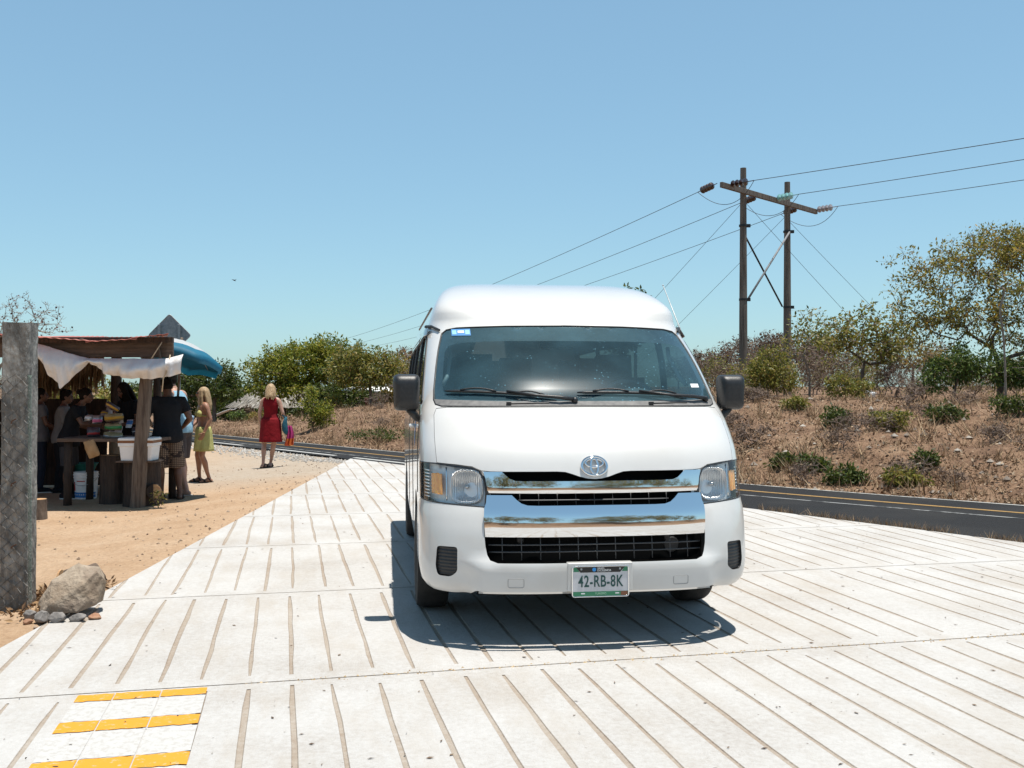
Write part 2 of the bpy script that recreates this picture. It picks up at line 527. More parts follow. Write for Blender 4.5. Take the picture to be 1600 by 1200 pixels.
def strip(name, o0, o1, z, m, kind="structure", s0=None, s1=None, jit=0.0, dash=None):
    A = offset_line(FARL, o0); B = [offset_line(FARL, o1(p.x))[i] for i, p in enumerate(FARL)] if callable(o1) else offset_line(FARL, o1)
    vs = []; fs = []; run = 0.0
    rr = random.Random(5)
    for i in range(len(A)):
        j0 = rr.uniform(-jit, jit); j1 = rr.uniform(-jit, jit)
        n_ = (B[i] - A[i]).normalized()
        a = A[i] + n_ * j0; b_ = B[i] + n_ * j1
        vs += [(a.x, a.y, z), (b_.x, b_.y, z)]
        if i:
            run += (A[i] - A[i - 1]).length
            ok = True
            if dash: ok = dash(run, A[i].x)
            if ok: fs.append((2 * i - 2, 2 * i - 1, 2 * i + 1, 2 * i))
    o = mesh_obj(name, vs, fs, m)
    return tag(o, kind=kind)
asph = pm('asphalt', (0.012, 0.012, 0.013), (0.026, 0.0255, 0.026), 0.85, 40, bump=0.006, bscale=160, spec=.15, c3=(0.045, 0.043, 0.041), s3=0.5, f3=0.5)
def worn_paint(name, c, under, amt=0.5, scale=14):
    m, n, b, out = new_mat(name)
    tc = n.nodes.new("ShaderNodeTexCoord"); no = n.nodes.new("ShaderNodeTexNoise")
    no.inputs["Scale"].default_value = scale; no.inputs["Detail"].default_value = 10; no.inputs["Roughness"].default_value = 0.7
    n.links.new(tc.outputs["Object"], no.inputs["Vector"])
    cr = n.nodes.new("ShaderNodeValToRGB"); cr.color_ramp.elements[0].position = amt - 0.06; cr.color_ramp.elements[0].color = rgba(under)
    cr.color_ramp.elements[1].position = amt + 0.02; cr.color_ramp.elements[1].color = rgba(c)
    n.links.new(no.outputs["Fac"], cr.inputs[0]); n.links.new(cr.outputs[0], b.inputs["Base Color"])
    setin(b, Roughness=0.7)
    return m
RZ = -0.10
strip("road", -0.05, lambda x: 2.0 + 1.9 * float(sstep(-2.5, 3.0, x)), RZ, asph, jit=0.04)
strip("road_line_yellow", 0.80, 0.90, RZ + 0.004, worn_paint('road_yellow', (0.286, 0.163, 0.041), (0.082, 0.061, 0.034), 0.42))
strip("road_line_white_far", -0.03, 0.05, RZ + 0.004, worn_paint('road_white', (0.340, 0.333, 0.313), (0.082, 0.075, 0.068), 0.47))
strip("road_line_white_worn", 1.38, 1.44, RZ + 0.004, worn_paint('road_white_worn', (0.245, 0.245, 0.238), (0.037, 0.037, 0.037), 0.52, 5))
strip("road_line_white_near", 1.72, 1.84, RZ + 0.004, worn_paint('road_white_near', (0.422, 0.415, 0.394), (0.068, 0.068, 0.068), 0.40), dash=lambda r, x: x < 3 and (r % 4.5) < 3.2)

# ------------------------------------------------------------------ grooved concrete apron
GX, GT = Vector((0.9756, 0.2195)), Vector((-0.2195, 0.9756))
def st(s, t): return GX * s + GT * t
def conc_mat(name, stops, bump, bsc):
    m, n, b, out = new_mat(name)
    L = n.links.new
    tc = n.nodes.new("ShaderNodeTexCoord")
    def noise(s, d=8, r=0.6):
        x = n.nodes.new("ShaderNodeTexNoise"); x.inputs["Scale"].default_value = s; x.inputs["Detail"].default_value = d; x.inputs["Roughness"].default_value = r
        L(tc.outputs["Object"], x.inputs["Vector"]); return x.outputs["Fac"]
    r = n.nodes.new("ShaderNodeValToRGB"); e = r.color_ramp.elements
    e[0].position, e[0].color = stops[0][0], rgba(stops[0][1]); e[1].position, e[1].color = stops[-1][0], rgba(stops[-1][1])
    for p, c in stops[1:-1]:
        q = e.new(p); q.color = rgba(c)
    a = n.nodes.new("ShaderNodeMath"); a.operation = 'MULTIPLY_ADD'; a.inputs[1].default_value = 0.45
    L(noise(0.9, 10, 0.65), a.inputs[0])
    a2 = n.nodes.new("ShaderNodeMath"); a2.operation = 'MULTIPLY'; a2.inputs[1].default_value = 0.55
    L(noise(30, 12, 0.82), a2.inputs[0]); L(a2.outputs[0], a.inputs[2]); L(a.outputs[0], r.inputs[0])
    # dusty stains drawn out along the grooves
    mp = n.nodes.new("ShaderNodeMapping"); mp.vector_type = 'TEXTURE'; mp.inputs["Rotation"].default_value = (0, 0, math.atan2(0.2195, 0.9756)); mp.inputs["Scale"].default_value = (1.0, 3.2, 1.0)
    L(tc.outputs["Object"], mp.inputs[0])
    sn = n.nodes.new("ShaderNodeTexNoise"); sn.inputs["Scale"].default_value = 3.2; sn.inputs["Detail"].default_value = 9; sn.inputs["Roughness"].default_value = 0.68
    L(mp.outputs[0], sn.inputs["Vector"])
    sr = n.nodes.new("ShaderNodeMapRange"); sr.inputs[1].default_value = 0.47; sr.inputs[2].default_value = 0.74; sr.inputs[4].default_value = 0.55
    L(sn.outputs["Fac"], sr.inputs[0])
    sx = n.nodes.new("ShaderNodeMix"); sx.data_type = 'RGBA'; L(sr.outputs[0], sx.inputs[0]); L(r.outputs[0], sx.inputs[6]); sx.inputs[7].default_value = (0.35, 0.30, 0.245, 1)
    class _r: outputs = [sx.outputs[2]]
    r = _r
    # small dark pits and specks
    sp = n.nodes.new("ShaderNodeTexVoronoi"); sp.inputs["Scale"].default_value = 17
    L(tc.outputs["Object"], sp.inputs["Vector"])
    mr = n.nodes.new("ShaderNodeMapRange"); mr.inputs[1].default_value = 0.05; mr.inputs[2].default_value = 0.11; mr.inputs[3].default_value = 1; mr.inputs[4].default_value = 0
    L(sp.outputs["Distance"], mr.inputs[0])
    ms = n.nodes.new("ShaderNodeMapRange"); ms.inputs[1].default_value = 0.56; ms.inputs[2].default_value = 0.66
    L(noise(6, 4), ms.inputs[0])
    mm = n.nodes.new("ShaderNodeMath"); mm.operation = 'MULTIPLY'; L(mr.outputs[0], mm.inputs[0]); L(ms.outputs[0], mm.inputs[1])
    mx = n.nodes.new("ShaderNodeMix"); mx.data_type = 'RGBA'; L(mm.outputs[0], mx.inputs[0]); L(r.outputs[0], mx.inputs[6]); mx.inputs[7].default_value = (0.15, 0.13, 0.11, 1)
    L(mx.outputs[2], b.inputs["Base Color"])
    setin(b, Roughness=0.88); b.inputs["Specular IOR Level"].default_value = 0.25
    bp = n.nodes.new("ShaderNodeBump"); bp.inputs["Distance"].default_value = bump; bp.inputs["Strength"].default_value = 1
    L(noise(bsc, 6, 0.7), bp.inputs["Height"]); L(bp.outputs[0], b.inputs["Normal"])
    return m
conc_top = conc_mat('concrete', [(0.33, (0.285, 0.258, 0.232)), (0.43, (0.385, 0.363, 0.340)), (0.51, (0.442, 0.428, 0.411)), (0.62, (0.492, 0.482, 0.470))], 0.007, 70)
conc_gr = conc_mat('groove_dirt', [(0.30, (0.19, 0.135, 0.095)), (0.40, (0.275, 0.215, 0.165)), (0.52, (0.35, 0.30, 0.25)), (0.66, (0.43, 0.395, 0.355))], 0.008, 90)
def build_concrete():
    rr = random.Random(3)
    P = 0.2065; PH = 0.03
    J = [4.98 + 2.15 * k for k in range(-6, 10)]
    k0, k1 = -34, 62
    DEP = -0.0045
    mb = MB()
    for ji in range(len(J) - 1):
        t0, t1 = J[ji] + 0.007, J[ji + 1] - 0.007
        gs0 = t0 + 0.10; ge0 = t1 - 0.09
        NS = 7
        # groove lines
        Ls = []; Rs = []; T = []; Wd = []
        sh = rr.uniform(-0.02, 0.02)
        for k in range(k0, k1 + 1):
            base = PH + P * k + sh + rr.uniform(-0.012, 0.012)
            w = rr.uniform(0.0095, 0.0145)
            tilt = rr.uniform(-0.018, 0.018)
            gs = gs0 + rr.uniform(-0.03, 0.05); ge = ge0 - rr.uniform(-0.03, 0.06)
            tt = [gs + (ge - gs) * i / NS for i in range(NS + 1)]
            l = []; r_ = []
            wob = 0.0
            for i in range(NS + 1):
                wob += rr.uniform(-0.004, 0.004)
                c = base + tilt * (i / NS - 0.5) + wob
                e = 0.7 if i in (0, NS) else 1.0
                l.append(c - w * e + rr.uniform(-0.003, 0.003)); r_.append(c + w * e + rr.uniform(-0.003, 0.003))
            Ls.append(l); Rs.append(r_); T.append(tt)
        def p(s, t, z=0.0):
            q = st(s, t); return (q.x, q.y, z)
        for k in range(len(Ls)):
            l, r_, tt = Ls[k], Rs[k], T[k]
            # groove floor and walls
            if rr.random() > 0.015:
                vs = []; fs = []
                for i in range(NS + 1):
                    vs += [p(l[i], tt[i], 0), p(l[i] + 0.004, tt[i], DEP), p(r_[i] - 0.004, tt[i], DEP), p(r_[i], tt[i], 0)]
                for i in range(NS):
                    a = i * 4; c = a + 4
                    fs += [(a + 1, a + 2, c + 2, c + 1)]
                mb.cur = 1; mb.add(vs, fs + [(0, 3, 2, 1), (4 * NS, 4 * NS + 1, 4 * NS + 2, 4 * NS + 3)])
                mb.add(vs, [(i * 4, i * 4 + 1, i * 4 + 5, i * 4 + 4) for i in range(NS)] + [(i * 4 + 2, i * 4 + 3, i * 4 + 7, i * 4 + 6) for i in range(NS)])
            else:
                mb.cur = 0
                vs = []; fs = []
                for i in range(NS + 1): vs += [p(l[i], tt[i]), p(r_[i], tt[i])]
                mb.add(vs, [(2 * i, 2 * i + 1, 2 * i + 3, 2 * i + 2) for i in range(NS)])
            mb.cur = 0
            # concrete in front of and behind the groove
            mb.add([p(l[0], t0), p(r_[0], t0), p(r_[0], tt[0]), p(l[0], tt[0])], [(0, 1, 2, 3)])
            mb.add([p(l[-1], tt[-1]), p(r_[-1], tt[-1]), p(r_[-1], t1), p(l[-1], t1)], [(0, 1, 2, 3)])
            # rib to the next groove
            if k + 1 < len(Ls):
                l2, tt2 = Ls[k + 1], T[k + 1]
                vs = [p(r_[0], t0)] + [p(r_[i], tt[i]) for i in range(NS + 1)] + [p(r_[-1], t1)]
                vs2 = [p(l2[0], t0)] + [p(l2[i], tt2[i]) for i in range(NS + 1)] + [p(l2[-1], t1)]
                n_ = len(vs)
                mb.add(vs + vs2, [(i, n_ + i, n_ + i + 1, i + 1) for i in range(n_ - 1)])
        # the joint after this row
        sA, sB = Ls[0][0], Rs[-1][0]
        mb.cur = 1
        jn = 120; vs = []
        for i in range(jn + 1):
            s = sA + (sB - sA) * i / jn
            vs += [p(s, t1, 0), p(s, t1 + 0.003, -0.02), p(s, t1 + 0.011, -0.02), p(s, t1 + 0.014, 0)]
        fs = []
        for i in range(jn):
            a = 4 * i
            fs += [(a, a + 4, a + 5, a + 1), (a + 1, a + 5, a + 6, a + 2), (a + 2, a + 6, a + 7, a + 3)]
        mb.add(vs, fs)
    o = mb.build("concrete_pavement", [conc_top, conc_gr])
    bm = bmesh.new(); bm.from_mesh(o.data)
    def cut(co, no):
        g = bm.verts[:] + bm.edges[:] + bm.faces[:]
        bmesh.ops.bisect_plane(bm, geom=g, plane_co=co, plane_no=no, clear_outer=True)
    kx = Vector((EDGE_K, 1, 0)).normalized()
    cut((EDGE_X0, EDGE_Y0, 0), Vector((-kx.y, kx.x, 0)))
    rl = Vector((-6.73, 9.21, 0)).normalized()
    cut((-2.0, 18.4, 0), Vector((rl.y, -rl.x, 0)))
    cut((0, -7.0, 0), Vector((0, -1, 0)))
    bm.to_mesh(o.data); bm.free()
    tag(o, kind="structure")
    # broken edges of the slab: its sides
    e = MB()
    def side(a, b_, n_):
        for i in range(n_):
            p0 = Vector(a).lerp(Vector(b_), i / n_); p1 = Vector(a).lerp(Vector(b_), (i + 1) / n_)
            e.add([(p0.x, p0.y, -0.001), (p1.x, p1.y, -0.001), (p1.x, p1.y, -0.3), (p0.x, p0.y, -0.3)], [(0, 1, 2, 3)])
    corner_y = 20.05
    side((edge_x(-7), -7), (edge_x(corner_y), corner_y), 60)
    side((edge_x(corner_y), corner_y), (16.5, -7.0), 80)
    q = e.build("concrete_edge", conc_top); tag(q, kind="structure")
    return o
build_concrete()
def cracks():
    rr = random.Random(14)
    for (s0, t0, s1, t1) in ((1.9, 6.2, 2.75, 6.55), (3.2, 7.4, 4.1, 8.6)):
        n_ = 26; vs = []; a = st(s0, t0); b_ = st(s1, t1); d_ = (b_ - a).normalized(); nn = Vector((-d_.y, d_.x)); off = 0
        for i in range(n_ + 1):
            off += rr.uniform(-.012, .012); q = a.lerp(b_, i / n_) + nn * off; w = rr.uniform(.0012, .0032) * math.sin(math.pi * (i + .5) / (n_ + 1)) + .0006
            vs += [((q - nn * w).x, (q - nn * w).y, .0025), ((q + nn * w).x, (q + nn * w).y, .0025)]
        o = mesh_obj("pavement_crack", vs, [(2 * i, 2 * i + 1, 2 * i + 3, 2 * i + 2) for i in range(n_)], conc_gr); tag(o, kind="structure")
cracks()

# painted bars on the slab: yellow and white, broken at the grooves
yel = worn_paint('paint_yellow', (0.58, 0.25, 0.010), (0.43, 0.33, 0.20), 0.415, 30)
wht = worn_paint('paint_white', (0.435, 0.425, 0.41), (0.38, 0.36, 0.335), 0.48, 30)
def paint(name, bars, m, z):
    mb = MB(); rr = random.Random(8)
    for (t0, t1) in bars:
        for (s0, s1) in ((-0.950, -0.790), (-0.784, -0.583), (-0.577, -0.375)):
            n_ = 8; vs = []
            for i in range(n_ + 1):
                s = s0 + (s1 - s0) * i / n_
                a = st(s, t0 + rr.uniform(-0.006, 0.006)); b_ = st(s, t1 + rr.uniform(-0.006, 0.006))
                vs += [(a.x, a.y, z), (b_.x, b_.y, z)]
            mb.add(vs, [(2 * i, 2 * i + 2, 2 * i + 3, 2 * i + 1) for i in range(n_)])
    o = mb.build(name, m); tag(o, kind="structure")
paint("painted_bar_yellow", [(4.845, 4.945), (4.425, 4.555), (3.955, 4.09), (3.5, 3.62)], yel, 0.0032)
paint("painted_bar_white", [(4.565, 4.835), (4.10, 4.415), (3.63, 3.945)], wht, 0.0018)
# ------------------------------------------------------------------ the white minibus
# body surface: local u across (right in the photo), v backwards from the nose, z up
VZ = np.array([.20, .30, .45, .62, .75, .95, 1.05, 1.2, 1.30, 1.34, 1.5, 1.65, 1.84, 1.95, 2.05, 2.12, 2.18, 2.22, 2.25, 2.262])
V0 = np.array([.06, .0, -.01, .01, .05, .10, .14, .265, .39, .455, .63, .815, 1.08, 1.22, 1.42, 1.62, 1.88, 2.15, 2.5, 2.9])
WZ = np.array([.20, .30, .45, .62, .75, .95, 1.05, 1.2, 1.30, 1.34, 1.84, 1.98, 2.06, 2.11, 2.16, 2.20, 2.235, 2.255, 2.262])
WW = np.array([.90, .94, .962, .962, .964, .965, .964, .957, .95, .945, .875, .835, .80, .77, .725, .665, .55, .38, .20])
def pchip(xs, ys):
    h = np.diff(xs); dl = np.diff(ys) / h
    m = np.zeros_like(ys)
    for i in range(1, len(xs) - 1):
        if dl[i - 1] * dl[i] > 0:
            w1, w2 = 2 * h[i] + h[i - 1], h[i] + 2 * h[i - 1]
            m[i] = (w1 + w2) / (w1 / dl[i - 1] + w2 / dl[i])
    m[0], m[-1] = dl[0], dl[-1]
    def f(x):
        x = min(max(x, xs[0]), xs[-1])
        i = min(max(int(np.searchsorted(xs, x)) - 1, 0), len(h) - 1)
        t = (x - xs[i]) / h[i]
        return ((1 + 2 * t) * (1 - t) ** 2 * ys[i] + t * (1 - t) ** 2 * h[i] * m[i] + t * t * (3 - 2 * t) * ys[i + 1] + t * t * (t - 1) * h[i] * m[i + 1])
    return f
v0f = pchip(VZ, V0); wf = pchip(WZ, WW)
VC, VN, VBACK, LQ = 0.5, 3.0, 5.30, 4.3
_ph = np.linspace(0, math.pi / 2, 4001)
_u = np.sin(_ph) ** (2 / VN); _v = VC * (1 - np.cos(_ph) ** (2 / VN))
_s = np.concatenate([[0], np.cumsum(np.hypot(np.diff(_u), np.diff(_v)))])
Q1 = float(_s[-1])
def surf(q, z):
    a = abs(q); sg = 1 if q >= 0 else -1
    v0, w = v0f(z), wf(z)
    if a <= Q1:
        if z <= 1.86:
            u = w * float(np.interp(a, _s, _u)); v = v0 + float(np.interp(a, _s, _v))
        else:                                            # the raised roof is boxier in plan
            ph = float(np.interp(a, _s, _ph)); t = min((z - 1.86) / .16, 1.0); n_ = VN + 3.2 * t * t * (3 - 2 * t)
            u = w * math.sin(ph) ** (2 / n_); v = v0 + VC * (1 - max(math.cos(ph), 0) ** (2 / n_))
    else:
        u = w; v = v0 + VC + (a - Q1) / LQ * (VBACK - v0 - VC)
    return Vector((sg * u, v, z))
def qU(u, z):
    w = wf(z); r = min(abs(u) / w, 1.0)
    return math.copysign(float(np.interp(r, _u, _s)), u)
def qV(v, z, sg=1):
    v0 = v0f(z)
    if v >= v0 + VC: return sg * (Q1 + LQ * (v - v0 - VC) / (VBACK - v0 - VC))
    return sg * float(np.interp(max(v - v0, 0), _v, _s))
def snorm(q, z):
    e = 0.004
    a = surf(q + e, z) - surf(q - e, z); b = surf(q, min(z + e, 2.262)) - surf(q, z - e)
    n_ = a.cross(b)
    if n_.length < 1e-12: return Vector((0, -1, 0))
    return n_.normalized()
def inpoly(px, py, poly):
    inside = np.zeros(px.shape, bool)
    x = np.array([p[0] for p in poly]); y = np.array([p[1] for p in poly])
    j = len(x) - 1
    for i in range(len(x)):
        c = ((y[i] > py) != (y[j] > py)) & (px < (x[j] - x[i]) * (py - y[i]) / (y[j] - y[i] + 1e-15) + x[i])
        inside ^= c
        j = i
    return inside
def redge(poly, step):
    out = []
    for i in range(len(poly)):
        a, b = poly[i], poly[(i + 1) % len(poly)]
        k = max(1, int(math.hypot(b[0] - a[0], b[1] - a[1]) / step))
        out += [(a[0] + (b[0] - a[0]) * t / k, a[1] + (b[1] - a[1]) * t / k) for t in range(k)]
    return out
def rounded(poly, r, n_=5):
    out = []
    for i in range(len(poly)):
        p = Vector(poly[i]); a = Vector(poly[i - 1]); b = Vector(poly[(i + 1) % len(poly)])
        ra = min(r, (a - p).length * 0.45); rb = min(r, (b - p).length * 0.45)
        p0 = p + (a - p).normalized() * ra; p1 = p + (b - p).normalized() * rb
        for k in range(n_ + 1):
            t = k / n_
            q = p0 * (1 - t) ** 2 + p * 2 * t * (1 - t) + p1 * t * t
            out.append((q.x, q.y))
    return out
def mirror(half):
    """half outline from the top centre to the bottom centre -> the whole outline"""
    return half + [(-q, z) for q, z in reversed(half) if abs(q) > 1e-6]
def flipq(poly): return [(-q, z) for q, z in reversed(poly)]
def UZ(pts, sg=1): return [(sg * qU(u, z), z) for u, z in pts]
def offset_poly(poly, d):
    """grow (d > 0) or shrink a polygon"""
    A = sum(poly[i - 1][0] * poly[i][1] - poly[i][0] * poly[i - 1][1] for i in range(len(poly)))
    s = 1 if A > 0 else -1
    out = []
    for i in range(len(poly)):
        p = Vector(poly[i]); a = Vector(poly[i - 1]); b = Vector(poly[(i + 1) % len(poly)])
        t = (b - a)
        if t.length < 1e-9: out.append(poly[i]); continue
        t.normalize()
        out.append((p.x + t.y * d * s, p.y - t.x * d * s))
    return out
def sheet(name, outline, mat, parent, holes=(), step=0.04, off=0.0, thick=0.0, inner=None, mapf=None, smooth=True, stepz=None):
    """a curved sheet lying on the body surface inside an outline (q, z)"""
    o_ = redge(outline, step); hs = [redge(h, step) for h in holes]
    sz = stepz or step
    qs = [p[0] for p in o_]; zs = [p[1] for p in o_]
    gq = np.arange(min(qs) + step / 2, max(qs), step); gz = np.arange(min(zs) + sz / 2, max(zs), sz)
    QQ, Zz = np.meshgrid(gq, gz); QQ = QQ.ravel(); Zz = Zz.ravel()
    keep = inpoly(QQ, Zz, o_)
    for h in hs: keep &= ~inpoly(QQ, Zz, h)
    for loop in [o_] + hs:
        L_ = np.array(loop)
        for k in range(0, len(QQ), 4000):
            dd = (QQ[k:k + 4000, None] - L_[None, :, 0]) ** 2 + (Zz[k:k + 4000, None] - L_[None, :, 1]) ** 2
            keep[k:k + 4000] &= dd.min(1) > (0.45 * min(step, sz)) ** 2
    pts = []; edges = []
    for loop in [o_] + hs:
        b = len(pts); pts += loop
        edges += [(b + i, b + (i + 1) % len(loop)) for i in range(len(loop))]
    pts += list(zip(QQ[keep].tolist(), Zz[keep].tolist()))
    r = delaunay_2d_cdt([Vector(p) for p in pts], edges, [], 0, 1e-7)
    V, F = r[0], r[2]
    cx = np.array([sum(V[i].x for i in f) / 3 for f in F]); cz = np.array([sum(V[i].y for i in f) / 3 for f in F])
    ok = inpoly(cx, cz, o_)
    for h in hs: ok &= ~inpoly(cx, cz, h)
    F = [f for f, k in zip(F, ok) if k]
    mp = mapf or (lambda q, z: surf(q, z) + snorm(q, z) * (off(q, z) if callable(off) else off))
    P3 = [mp(v.x, v.y) for v in V]
    FF = []
    for f in F:
        a = V[f[1]] - V[f[0]]; b = V[f[2]] - V[f[0]]
        FF.append(tuple(f) if a.x * b.y - a.y * b.x > 0 else (f[0], f[2], f[1]))
    used = sorted({i for f in FF for i in f}); ix = {i: k for k, i in enumerate(used)}
    ob = mesh_obj(name, [P3[i] for i in used], [tuple(ix[i] for i in f) for f in FF], [mat] + ([inner] if inner else []), parent, smooth)
    if thick > 0:
        s = ob.modifiers.new("solid", 'SOLIDIFY'); s.thickness = thick; s.offset = -1
        if inner: s.material_offset = 1; s.material_offset_rim = 1
        e = ob.modifiers.new("crisp", 'EDGE_SPLIT'); e.split_angle = R(42)
    return ob

M['paint'] = pm('white_paint', (0.60, 0.595, 0.58), (0.565, 0.557, 0.54), 0.42, 1.3, coat=1.0, detail=8, c3=(0.50, 0.475, 0.44), s3=2.3, f3=.22)
M['bumper_paint'] = pm('bumper_paint', (0.585, 0.58, 0.565), (0.55, 0.545, 0.525), 0.42, 2.0, coat=0.8, detail=8, c3=(0.44, 0.41, 0.37), s3=3.5, f3=.35)
M['cabin'] = pm('cabin_lining', (0.030, 0.036, 0.040), None, 0.9)
M['dash'] = pm('dashboard', (0.045, 0.058, 0.065), (0.06, 0.075, 0.082), 0.75, 30)
M['seat'] = pm('seat_cloth', (0.030, 0.040, 0.048), (0.045, 0.055, 0.064), 0.95, 40)
M['chrome'] = pm('chrome', (0.80, 0.81, 0.82), None, 0.045, metal=1.0)
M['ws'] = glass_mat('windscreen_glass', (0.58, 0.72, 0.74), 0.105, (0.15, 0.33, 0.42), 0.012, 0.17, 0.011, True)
M['wglass'] = glass_mat('tinted_glass', (0.16, 0.19, 0.19), 0.04, (0.5, 0.52, 0.5), 0.01)
M['lens'] = glass_mat('headlamp_lens', (0.97, 0.98, 0.98), 0.03, (0.7, 0.7, 0.7), 0.01)
M['frit'] = pm('black_frit', (0.030, 0.033, 0.037), (0.055, 0.058, 0.062), 0.32, 30, coat=1.0)
M['cowl'] = pm('dusty_cowl', (0.10, 0.10, 0.10), (0.17, 0.165, 0.16), 0.7, 25)
M['amber'] = pm('amber_lens', (0.80, 0.27, 0.02), (0.95, 0.45, 0.04), 0.25, 60, coat=1.0)
M['brown_trim'] = pm('brown_trim', (0.14, 0.10, 0.075), None, 0.6)
M['black_grille'] = pm('grille_black', (0.003, 0.003, 0.003), None, 0.8, spec=.1)
M['alloy'] = pm('wheel_rim', (0.42, 0.43, 0.44), (0.5, 0.51, 0.52), 0.35, 6, metal=0.8)
def reflector_mat():
    m, n, b, out = new_mat('fluted_reflector')
    setin(b, Metallic=0.9, Roughness=0.30); b.inputs["Base Color"].default_value = (0.82, 0.83, 0.84, 1)
    tc = n.nodes.new("ShaderNodeTexCoord"); wv = n.nodes.new("ShaderNodeTexWave")
    wv.wave_type = 'BANDS'; wv.bands_direction = 'X'; wv.inputs["Scale"].default_value = 26; wv.inputs["Distortion"].default_value = 1.5; wv.inputs["Detail"].default_value = 2
    n.links.new(tc.outputs["Object"], wv.inputs["Vector"])
    bp = n.nodes.new("ShaderNodeBump"); bp.inputs["Distance"].default_value = 0.006
    n.links.new(wv.outputs["Fac"], bp.inputs["Height"]); n.links.new(bp.outputs[0], b.inputs["Normal"])
    return m
M['reflector'] = reflector_mat()

def text_obj(name, s, size, mat, parent, loc, sx=1.0, sp=1.0, extrude=0.0008, bold=0.0, align='CENTER', rot=(math.pi / 2, 0, 0)):
    cu = bpy.data.curves.new(name, 'FONT')
    cu.body = s; cu.size = size; cu.align_x = align; cu.align_y = 'CENTER'; cu.extrude = extrude; cu.offset = bold; cu.space_character = sp
    t = bpy.data.objects.new(name, cu); COL.objects.link(t)
    me = bpy.data.meshes.new_from_object(t.evaluated_get(bpy.context.evaluated_depsgraph_get()))
    bpy.data.objects.remove(t); bpy.data.curves.remove(cu)
    me.transform(Matrix.Diagonal((sx, 1, 1, 1)))
    me.materials.clear(); me.materials.append(mat)
    o = bpy.data.objects.new(name, me); link(o, parent)
    o.location = loc; o.rotation_euler = rot
    return o

